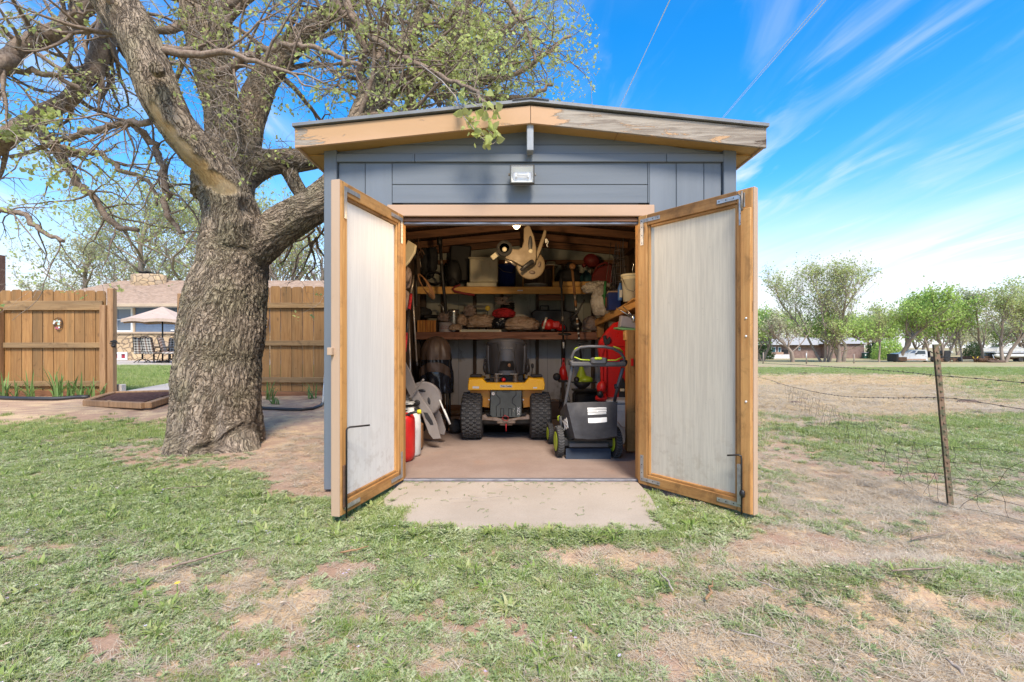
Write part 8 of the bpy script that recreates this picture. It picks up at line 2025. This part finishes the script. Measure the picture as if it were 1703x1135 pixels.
# trees behind the left house
GL = 'spring trees rising behind the blue house'
T_('yard_tree', 'wide pale green tree rising over the roof between the chimney and the old tree', 290, 40, 15.8, 18, 21, LB1, 15000, .18, 2, base=.25, group=GL, bare=.1, rich=1.3, r0=.22)
T_('yard_tree', 'pale bushy tree rising over the roof beyond the chimney', 185, 46, 12.5, 13, 22, LB3, 8000, .2, 2, base=.25, group=GL)
T_('yard_tree', 'small hazy tree above the gate boards', 90, 60, 9.4, 8, 23, LB3, 2600, .22, 2, base=.25, group=GL)
T_('yard_tree', 'pale green tree seen between the old trunk and the shed', 490, 38, 13.8, 13, 24, LB1, 8000, .17, 2, base=.25, group=GL)
T_('yard_tree', 'taller twiggy tree seen through the fork beside the shed roof', 420, 46, 15, 12, 25, LB3, 4200, .2, 2, base=.25, group=GL, bare=.3)
T_('yard_tree', 'low hazy tree at the edge beyond the neighbour roof', -15, 62, 9, 8, 26, LB3, 2000, .22, 2, base=.25, group=GL)

# ---- brick house
YB2 = 104
zb_ = G1(WX(1350, YB2), YB2)
bh = thing('brick_house', 'low brick house with pale roof and back deck beyond the pasture trees', 'house', (WX(1350, YB2), YB2, zb_))
def hb(px0, px1, y0, y1, nm, mt, Y0=YB2, dep=8, **k): return WB(MB().box(((WX(px0, Y0)+WX(px1, Y0))/2, Y0+dep/2, (WZ(y0, Y0)+WZ(y1, Y0))/2), (WX(px1, Y0)-WX(px0, Y0), dep, WZ(y0, Y0)-WZ(y1, Y0)), **k), bh, nm, m[mt])
m['brick2'] = M('mauve brown brick', (.26, .175, .15), (.20, .135, .115), .85, ns=2, bump=.3)
m['paleroof'] = M('pale grey shingles', (.40, .385, .36), (.33, .32, .30), .9, ns=3)
hb(1283, 1376, 574, 598, 'wall', 'brick2'); hb(1376, 1437, 572, 598, 'wall', 'brick2', 102, 9)
b = MB(); Yr2 = 101.5
b.add([(WX(1370, Yr2), Yr2, WZ(572, Yr2)), (WX(1442, Yr2), Yr2, WZ(572, Yr2)), (WX(1418, 107), 107, WZ(562, 107)), (WX(1385, 107), 107, WZ(560, 107)), (WX(1442, Yr2), 112, WZ(572, Yr2)), (WX(1370, Yr2), 112, WZ(572, Yr2))], [(0, 1, 2, 3), (1, 4, 2), (3, 2, 4, 5), (0, 3, 5)])
b.add([(WX(1276, 103), 103, WZ(574, 103)), (WX(1376, 103), 103, WZ(574, 103)), (WX(1376, 108), 108, WZ(562, 108)), (WX(1300, 108), 108, WZ(562, 108)), (WX(1276, 103), 113, WZ(574, 103)), (WX(1376, 103), 113, WZ(574, 103))], [(0, 1, 2, 3), (0, 3, 4), (3, 2, 5, 4)])
WB(b, bh, 'roof', m['paleroof'])
for (p0, p1, y0, y1) in ((1283, 1290, 577, 590), (1294, 1299, 577, 588), (1328, 1331, 577, 583)): hb(p0, p1, y0, y1, 'window', 'white', YB2-.1, .15); hb(p0+.8, p1-.8, y0+1.5, y1-1, 'pane', 'teal', YB2-.13, .1)
hb(1278, 1313, 590, 597, 'deck', 'wallin', 101.5, 2.4); hb(1277, 1290, 586, 591, 'deck_rail', 'brick2', 101.2, .2); hb(1291, 1303, 586, 590, 'patio_set', 'clod', 101.8, .8); hb(1303, 1311, 582, 589, 'grill', 'blackmetal', 102, .8)
t_ = thing('trash_bin', 'dark green wheeled trash bin at the corner of the brick house', 'trash bin', (WX(1441, 100), 100, G1(WX(1441, 100), 100)))
zz_ = G1(WX(1441, 100), 100); b = MB(); b.box((WX(1441, 100), 100.4, zz_+.60), (.85, .8, 1.2), b=.06); WB(b, t_, 'body', M('dark green bin', (.02, .08, .06), bump=0)); b = MB(); b.box((WX(1441, 100), 100.4, zz_+1.25), (.95, .95, .1), b=.03); WB(b, t_, 'lid', m['greylav'])
b = MB(); b.box((WX(1442, 99.5), 99.95, zz_+.75), (.25, .02, .25)); WB(b, t_, 'emblem', m['white'])
b = MB(); b.prism([(WX(1437, 103), 97), (WX(1478, 97), 97), (WX(1500, 112), 112), (WX(1440, 112), 112)], (0, 0, G1(WX(1460, 100), 100)+.06), (1, 0, 0), (0, 1, 0), .05); o = b.build('driveway', m['patio']); settag(o, 'pale driveway beside the brick house', kind='structure')

# ---- truck, facing left
YK = 76.0
def gk(px, Y=YK): return G1(WX(px, Y), Y)
zt0 = gk(1510)
tk = thing('pickup_truck', 'white flatbed pickup truck with black grille guard parked behind the trees', 'truck', (WX(1512, YK), YK, zt0))
def kx(px): return WX(px, YK)-WX(1512, YK)
kz = lambda py: WZ(py, YK)-zt0
tkw = M('white truck paint', (.62, .63, .63), (.56, .57, .57), .3, bump=0, rnd=0, dirt=.2)
b = MB()
prof = [(1487, 600), (1487, 590), (1489, 588), (1503, 586.5), (1509, 583), (1515, 582), (1531, 582), (1534, 585), (1535, 600)]
pl = [(kx(a), kz(c)) for a, c in prof][::-1]
b.prism(pl, (0, -.95, 0), (1, 0, 0), (0, 0, 1), 1.9, b=.06); body = b.build('body', tkw, tk)
tg = NT('truck glass'); tg.done((.05, .07, .09), .08)
b = MB(); q = [(kx(a), kz(c)) for a, c in ((1514.5, 589.2), (1518, 583.6), (1529.5, 583.6), (1530.5, 589.2))][::-1]; b.prism(q, (0, -.965, 0), (1, 0, 0), (0, 0, 1), .03); b.build('side_window', tg.m, tk)
b = MB(); b.beam((kx(1504.0), 0, kz(586.9)), (kx(1514.0), 0, kz(582.6)), 1.6, .16); b.prism([(kx(a), kz(c)) for a, c in ((1504.5, 587.6), (1512.5, 587.6), (1516, 583.2), (1511, 583.2))], (0, -.955, 0), (1, 0, 0), (0, 0, 1), .02); b.build('windscreen', m['lap'], tk)
for (px, y) in ((1495, -.82), (1545, -.82), (1495, .82), (1545, .82)):
    w = tyre(.44, .27, .2).build('wheel', m['rubber'], tk); w.location = (kx(px), y, .44); w.rotation_euler = (0, 0, R(90))
    MB().lathe([(0, -.10), (.19, -.11), (.21, 0), (.19, .11), (0, .10)], (0, 0, 0), 16, (1, 0, 0)).build('rim', m['steel'], w)
b = MB(); b.box((kx(1493), -.96, kz(597.2)), (1.3, .04, .62), b=.02); b.build('wheel_arch', m['rusty'], tk)
b = MB(); b.box((kx(1484.5), 0, kz(595)), (.35, 1.95, 1.15), b=.05); b.box((kx(1486.5), 0, kz(600)), (.5, 2.0, .28), b=.04); b.build('grille_guard', m['blackmetal'], tk)
b = MB(); b.box((kx(1550), 0, kz(594)), (3.0, 2.2, .18), b=.02); b.box((kx(1537), 0, kz(589)), (.12, 2.1, .9), b=.02); b.box((kx(1550), -1.05, kz(597.5)), (2.4, .1, .3), b=.02); b.build('flatbed', m['blackmetal'], tk)
b = MB(); b.box((kx(1514), -1.08, kz(588.5)), (.1, .22, .25), b=.03); b.build('mirror', m['blackmetal'], tk)
b = MB(); b.box((kx(1527), -.97, kz(591.5)), (.18, .02, .04)); b.build('door_handle', m['blackmetal'], tk)
b = MB(); b.box((kx(1514), -.962, kz(598)), (3.2, .012, .22)); b.build('dirty_sill', m['clod'], tk)
for sg in (-1, 1): b = MB(); b.box((kx(1488), sg*.75, kz(591.5)), (.06, .3, .2), b=.02); b.build('headlight', m['white'], tk)
# gooseneck trailer with black equipment
gz2 = gk(1600)
tl_ = thing('flatbed_trailer', 'long rusty flatbed trailer parked behind the truck', 'trailer', (WX(1625, YK+3), YK+3, gz2))
Yt2 = YK+3
def tlb(px0, px1, y0, y1, nm, mt, dep=2.2, dy=0): return WB(MB().box(((WX(px0, Yt2)+WX(px1, Yt2))/2, Yt2+dep/2+dy, (WZ(y0, Yt2)+WZ(y1, Yt2))/2), (abs(WX(px1, Yt2)-WX(px0, Yt2)), dep, abs(WZ(y0, Yt2)-WZ(y1, Yt2))), b=.03), tl_, nm, m[mt])
tlb(1568, 1700, 594.5, 598, 'deck', 'rusty'); tlb(1600, 1662, 592.6, 594.3, 'deck_rail', 'rusty', .15); tlb(1575, 1588, 595.5, 598.5, 'tongue', 'rusty', .5, -.5)
for px in (1590, 1596, 1688, 1694):
    for dy in (0, 2.2):
        w = tyre(.36, .2, .18).build('wheel', m['rubber'], tl_); w.location = Vector((WX(px, Yt2), Yt2+dy, gz2+.36))-tl_.location; w.rotation_euler = (0, 0, R(90))
t_ = thing('equipment_box', 'black upright equipment box standing at the front of the rusty trailer', 'equipment', (WX(1583, YK+1), YK+1, gz2))
b = MB(); b.box((WX(1582, YK), YK+1.2, gz2+1.15), (1.0, 1.2, 1.3), b=.08); b.box((WX(1576, YK), YK+1.2, gz2+1.45), (.5, .8, .6), b=.08); b.lathe([(.45, -.12), (.45, .12)], (WX(1580, YK), YK+.55, gz2+.5), 16, (0, 1, 0)); WB(b, t_, 'body', m['black'])
b = MB(); b.box((WX(1588, YK), YK+.6, gz2+1.55), (.3, .3, .35), b=.05); WB(b, t_, 'cap', m['whitep'])
b = MB(); b.tube([(WX(1550, YK), YK+1, gz2+.9), (WX(1556, YK), YK+1, gz2+1.7), (WX(1560, YK), YK+1, gz2+1.4)], .09, 6); b.tube([(WX(1565, YK), YK+1, gz2+.8), (WX(1568, YK), YK+1, gz2+1.3)], .2, 8); o = thing('loader_arm', 'black steel arm standing on the truck bed', 'arm', (WX(1556, YK), YK+1, gz2+.9)); WB(b, o, 'arm', m['blackmetal'])
t_ = thing('yellow_stand', 'small yellow V shaped implement stand on the grass by the trailer', 'stand', (WX(1622, 74), 74, gk(1622, 74)))
z0_ = gk(1622, 74); b = MB()
for sg in (-1, 1): b.tube([(WX(1622, 74), 74, z0_+.3), (WX(1622+sg*4.5, 74), 74, z0_+.85)], .05, 6); b.tube([(WX(1622, 74), 74, z0_+.35), (WX(1622+sg*1.5, 74), 74, z0_)], .05, 6)
WB(b, t_, 'frame', M('yellow enamel', (.6, .42, .02)))
t_ = thing('disc_harrow', 'low rusty red disc harrow lying in the grass before the trailer', 'harrow', (WX(1645, 72), 72, gk(1645, 72)))
z0_ = gk(1645, 72); b = MB(); xA, xB = WX(1628, 72), WX(1656, 72)
b.box(((xA+xB)/2, 72, z0_+.42), (xB-xA, .12, .12)); b.box(((xA+xB)/2, 72.9, z0_+.42), (xB-xA, .12, .12)); b.box(((xA+xB)/2, 72.4, z0_+.5), (.15, 1.6, .12)); WB(b, t_, 'frame', m['rusty'])
for i in range(9):
    x = xA+(xB-xA)*(i+.5)/9; b = MB(); b.lathe([(0, 0), (.25, .02), (.32, .06), (.25, .03), (0, .02)], (x, 72.0, z0_+.3), 14, (1, .3, 0)); b.lathe([(0, 0), (.25, .02), (.32, .06), (.25, .03), (0, .02)], (x, 72.9, z0_+.3), 14, (1, -.3, 0)); WB(b, t_, 'disc', m['rusty'])
t_ = thing('scrap_pile', 'dark heap of scrap metal beside the rusty disc harrow', 'scrap', (WX(1662, 70), 70, gk(1662, 70)))
b = MB(); z0_ = gk(1662, 70); b.blob((WX(1662, 70), 70, z0_+.12), (1.6, 1, .5), 5, .6, 2, 16, 10); b.blob((WX(1652, 70), 70.2, z0_+.12), (1.2, .8, .5), 6, .6, 2, 16, 10); b.tube([(WX(1654, 70), 70, z0_+.2), (WX(1668, 70), 70.3, z0_+.35)], .05, 5); WB(b, t_, 'heap', m['dung'])
for i, (px, w_) in enumerate(((1566, .5), (1587, .7))):
    z0_ = gk(px, 74); t_ = thing('rusty_implement', ['small rusty implement on spindly legs behind the steel post', 'rusty hitch frame below the black equipment box'][i], 'implement', (WX(px, 74), 74, z0_)); b = MB()
    for sg in (-1, 1): b.tube([(WX(px, 74)+sg*w_, 74, z0_), (WX(px, 74)+sg*w_*.4, 74.2, z0_+.55)], .05, 5)
    b.tube([(WX(px, 74)-w_, 74, z0_+.5), (WX(px, 74)+w_, 74.2, z0_+.6)], .06, 5); b.lathe([(.2, -.03), (.25, 0), (.2, .03)], (WX(px, 74), 74, z0_+.3), 12, (0, 1, 0)); WB(b, t_, 'frame', m['rusty'])
# pontoon boat
YP = 78; zp = gk(1690, YP)
bt = thing('pontoon_boat', 'white pontoon boat on a trailer at the right edge of the pasture', 'boat', (WX(1690, YP), YP, zp))
def bb_(px0, px1, y0, y1, nm, mt, dep=2.4, bev=.08, dy=0): return WB(MB().box(((WX(px0, YP)+WX(px1, YP))/2, YP+dep/2+dy, (WZ(y0, YP)+WZ(y1, YP))/2), (WX(px1, YP)-WX(px0, YP), dep, WZ(y0, YP)-WZ(y1, YP)), b=bev), bt, nm, m[mt])
bb_(1657, 1740, 579.5, 585, 'rail_panel', 'whitep', .06, .02); bb_(1657, 1740, 579.5, 585, 'rail_panel', 'whitep', .06, .02, 2.3); bb_(1655, 1742, 585.3, 587.5, 'deck', 'wallin'); bb_(1660, 1700, 577.5, 579.2, 'folded_canopy', 'whitep', 1.5)
bb_(1662, 1740, 586.9, 588.2, 'stripe', 'greyp', .04, .01, -.05)
for dy in (.3, 2.1): WB(MB().tube([(WX(1655, YP), YP+dy, WZ(591, YP)), (WX(1660, YP), YP+dy, WZ(591.5, YP)), (WX(1740, YP), YP+dy, WZ(591.5, YP)), (WX(1745, YP), YP+dy, WZ(590, YP))], [.06, .32, .32, .1], 14), bt, 'pontoon', m['whitep'])
bb_(1656, 1663, 587.5, 595, 'outboard_motor', 'black', .5, .08, .9)
tr2 = thing('boat_trailer', 'dark steel trailer carrying the white pontoon boat', 'trailer', (WX(1700, YP), YP, zp))
WB(MB().box((WX(1700, YP), YP+1.2, WZ(596, YP)), (6.5, 1.4, .18), b=.03), tr2, 'frame', m['rusty'])
for px in (1698, 1706): 
    w = tyre(.33, .2, .16).build('wheel', m['rubber'], tr2); w.location = Vector((WX(px, YP), YP+.1, zp+.33))-tr2.location; w.rotation_euler = (0, 0, R(90))
for i, px in enumerate((1655.5, 1672)):
    t_ = thing('prop_stand', ['white prop leg under the motor end of the boat', 'slanting white prop leg under the middle of the boat'][i], 'prop', (WX(px, YP-1), YP-1, zp)); WB(MB().tube([(WX(px, YP-1), YP-1, zp), (WX(px-2*i, YP-1), YP-.5, WZ(590, YP))], .05, 6), t_, 'leg', m['white'])

# ---- steel post, barbed wire and sagging woven wire
PY = 3.42; pz0 = G1(WX(1583, PY), PY)
post = thing('steel_post', 'rusty leaning steel T post holding up the wire pasture fence', 'post', (WX(1583, PY), PY, pz0))
p0 = Vector((WX(1583, PY), PY, pz0-.05)); p1 = W(1557, 573, PY+.02)
pw_ = M('rusty green post', (.20, .125, .075), (.10, .095, .05), .8, ns=22, bump=.5, dirt=.3, dirtc=(.33, .24, .17), lo=.45, hi=.55)
b = MB(); b.beam(p0, p1, .038, .006, .001, up=(0, 1, 0)); d_ = (p1-p0).normalized()
b.beam(p0+Vector((0, .016, 0)), p1+Vector((0, .016, 0)), .006, .034, .001, up=(0, 1, 0)); WB(b, post, 'flange', pw_)
b = MB(); L_ = (p1-p0).length
for i in range(19): b.box(p0+d_*(.14+i*.056)+Vector((0, -.006, 0)), (.014, .010, .012), b=.002)
WB(b, post, 'stud', pw_)
def catm(pts, n=10):
    pts = [Vector(p) for p in pts]; out_ = []
    P = [pts[0]*2-pts[1]]+pts+[pts[-1]*2-pts[-2]]
    for i in range(1, len(P)-2):
        for k in range(n):
            t = k/n; a, b_, c, d = P[i-1], P[i], P[i+1], P[i+2]
            out_.append(.5*((2*b_)+(c-a)*t+(2*a-5*b_+4*c-d)*t*t+(3*b_-a-3*c+d)*t**3))
    return out_+[pts[-1]]
def barbed(name, label, keys):
    pts = catm([W(*k) for k in keys], 14); t_ = thing(name, label, 'barbed wire', pts[len(pts)//2], group='barbed wire strands of the pasture fence')
    WB(MB().tube(pts, .0022, 5), t_, 'strand', m['wire'])
    b = MB(); acc = 0; i = 0; nxt = .05; rr_ = random.Random(4)
    for i in range(1, len(pts)):
        seg = (pts[i]-pts[i-1]).length
        while acc+seg > nxt:
            p = pts[i-1].lerp(pts[i], (nxt-acc)/seg); nxt += .125
            b.lathe([(.0045, -.009), (.0045, .009)], p, 5, pts[i]-pts[i-1])
            for k in range(4): 
                d = Vector((rr_.gauss(0, 1), rr_.gauss(0, 1), rr_.gauss(0, 1))).normalized()*.016; b.tube([p, p+d], [.0018, .0006], 3)
        acc += seg
    WB(b, t_, 'barbs', m['wire'])
barbed('barbed_wire', 'upper barbed wire strand running past the steel post', [(1180, 597, 20), (1265, 604, 12.4), (1330, 607, 7.8), (1400, 611.5, 5.7), (1480, 617, 4.4), (1563, 625, 3.39), (1640, 631, 3.15), (1703, 637, 2.95), (1900, 655, 2.5)])
barbed('barbed_wire', 'lower sagging barbed wire strand running past the steel post', [(1180, 612, 20), (1262, 628, 12.4), (1300, 639, 9.2), (1345, 650, 7.2), (1400, 659, 5.7), (1480, 662, 4.4), (1569, 662, 3.39), (1640, 671, 3.15), (1703, 681, 2.95), (1900, 706, 2.5)])
wm_ = thing('woven_wire', 'sagging crumpled woven wire mesh along the foot of the pasture fence', 'wire mesh', (3.6, 4.6, -.1))
def mesh_pt(s_, h):
    # s_ metres along the fence from the near end, h 0..1 up
    keys = [(0, 3.35, 2.3), (.5, 3.15, 2.85), (1.1, 3.02, 3.4), (2.0, 3.30, 4.2), (3.4, 3.85, 5.5), (5.5, 4.65, 7.4), (9, 5.95, 10.6)]
    k = 0
    while k < len(keys)-2 and s_ > keys[k+1][0]: k += 1
    t = (s_-keys[k][0])/(keys[k+1][0]-keys[k][0]); x = keys[k][1]*(1-t)+keys[k+1][1]*t; y = keys[k][2]*(1-t)+keys[k+1][2]*t
    n = fbm(np.array([[s_*1.7, h*2, 1.1], [s_*1.7, h*2, 7.7], [s_*.7, 3, 3]]), 3); hh = .42+.10*n[2]-.05*min(s_, 4)*.4
    return Vector((x+n[0]*.035*(.3+h), y+n[1]*.035*(.3+h)-.07*h*(1-h), G1(x, y)+.01+h*hh))
b = MB()
for h in (0.02, .25, .5, .75, 1.0): b.tube([mesh_pt(i*.09, h) for i in range(100)], .0013, 4, cap=False)
i = 0; rr_ = random.Random(8); s_ = .05
while s_ < 8.6:
    b.tube([mesh_pt(s_+.05*math.sin(h*5+s_*3)*.5+(.03*h if i % 3 else -.05*h), h/8) for h in range(9)], .0013, 4, cap=False); s_ += .155; i += 1
WB(b, wm_, 'mesh', m['wire'])
for i, (px, Y, h) in enumerate(((1269, 60, 1.4), (1341, 58, 1.5), (1420, 62, 1.2))):
    z0_ = G1(WX(px, Y), Y); t_ = thing('far_post', ['thin grey fence post beside the open shed door far off', 'pale fence post in front of the tallest tree', 'short fence post right of the tallest tree'][i], 'post', (WX(px, Y), Y, z0_)); WB(MB().tube([(WX(px, Y), Y, z0_-.1), (WX(px, Y)+.03, Y, z0_+h)], .07, 6), t_, 'shaft', m['bgbark'])
t_ = thing('fence_stake', 'thin fence stake with white cap near the small leaning tree', 'stake', W(1340, 600, 57)); WB(MB().tube([W(1341, 596, 57.5), W(1341, 588, 57.5)], .05, 6), t_, 'cap', m['whitep'])
# overhead lines
m['overhead'] = M('pale cable', (.62, .66, .72), (.58, .62, .68), .5, bump=0)
for i, (a, c) in enumerate((((1105, 20, 12), (1020, 200, 26)), ((1110, 8, 12), (1026, 190, 26)), ((1368, 0, 12), (1185, 215, 26)), ((1374, 0, 12.5), (1200, 200, 26)))):
    p, q = W(*a), W(*c); d = (p-q); p2 = p+d*.9; z_ = thing('overhead_wire', ['first of the thin pale wires over the roof peak', 'second of the thin pale wires over the roof peak', 'lower of the two pale wires crossing the blue sky', 'upper of the two pale wires crossing the blue sky'][i], 'wire', p, group='overhead wires crossing the sky'); WB(MB().tube([p2, p, q, q-d*.6], .009, 6), z_, 'line', m['overhead'])

# ---- sticks and dead stems on the grass
stk = [(338, 936, 55, 40, .012, 'long brown dead stem lying in the grass near the bottom left', 'brown'), (180, 858, 0, 0, 0, None, None), (690, 826, 0, 0, 0, None, None),
 (1180, 990, 30, 60, .012, 'short split brown stick lying in the middle of the lawn', 'b'), (1105, 970, 36, 95, .009, 'thin pale stick lying just beside the split brown stick', 'p'), (800, 830, 60, 10, .003, 'thin forked straw lying on the concrete apron', 's'), (1546, 880, 55, 20, .011, 'dark branch lying across the grass below the steel post', 'd'), (1530, 972, 60, 14, .008, 'thin dark twig lying by the red soil mound', 'd'), (1283, 990, 30, -55, .006, 'pale bent stem standing in the dry grass', 'p'), (1588, 1110, 22, 80, .012, 'pale bark strip lying on the soil at the bottom right', 'p'), (310, 822, 40, 12, .006, 'thin dark curved twig lying in the grass by the tree', 'd'), (588, 925, 20, 35, .010, 'short reddish stick in a bare patch before the door', 'b'), (1270, 1068, 50, -35, .006, 'grey curved stem in the dry corner of the lawn', 'p')]
for i, (px, py, L, a, r_, lab, k_) in enumerate(stk):
    if not lab: continue
    Y = 1.05*F/(py-HY); Lm = L*Y/F*(1.2 if k_ != 's' else 1); base_z = lambda x, y: G1(x, y)+(.02 if k_ != 's' else .055)
    x = WX(px, Y); ang = R(a); dirv = Vector((math.cos(ang), math.sin(ang)*1.0, 0)); pts = []
    if k_ == 's': Y = 3.15; x = WX(px, Y)
    rr_ = random.Random(i)
    for j in range(6):
        t = (j/5-.5)*Lm*1.6; q = Vector((x, Y, 0))+dirv*t+Vector((rr_.gauss(0, .006), rr_.gauss(0, .006), 0)); pts.append(Vector((q.x, q.y, base_z(q.x, q.y)+.012+rr_.random()*.006)))
    t_ = thing('stick' if k_ != 's' else 'straw_stem', lab, 'stick', pts[3]); WB(MB().tube(pts, [r_*.4, r_*.5, r_*.5, r_*.4, r_*.35, r_*.2], 6), t_, 'stem', m['post'] if k_ == 'b' else br_m if k_ in 'brownd' else tw_m)
t_ = thing('yellow_flower', 'single yellow dandelion flower in the lawn', 'flower', onground(295, 2.07)); c = onground(295, 2.07)+Vector((0, 0, .05))
b = MB()
for k in range(14): a = k*.449; b.add([c, c+Vector((math.cos(a)*.012, math.sin(a)*.012, .006)), c+Vector((math.cos(a+.25)*.012, math.sin(a+.25)*.012, .006))], [(0, 1, 2)])
WB(b, t_, 'petals', M('dandelion yellow', (.8, .6, .02), bump=0)); WB(MB().tube([c-Vector((0, 0, .05)), c], .002, 5), t_, 'stem', m['iris'])
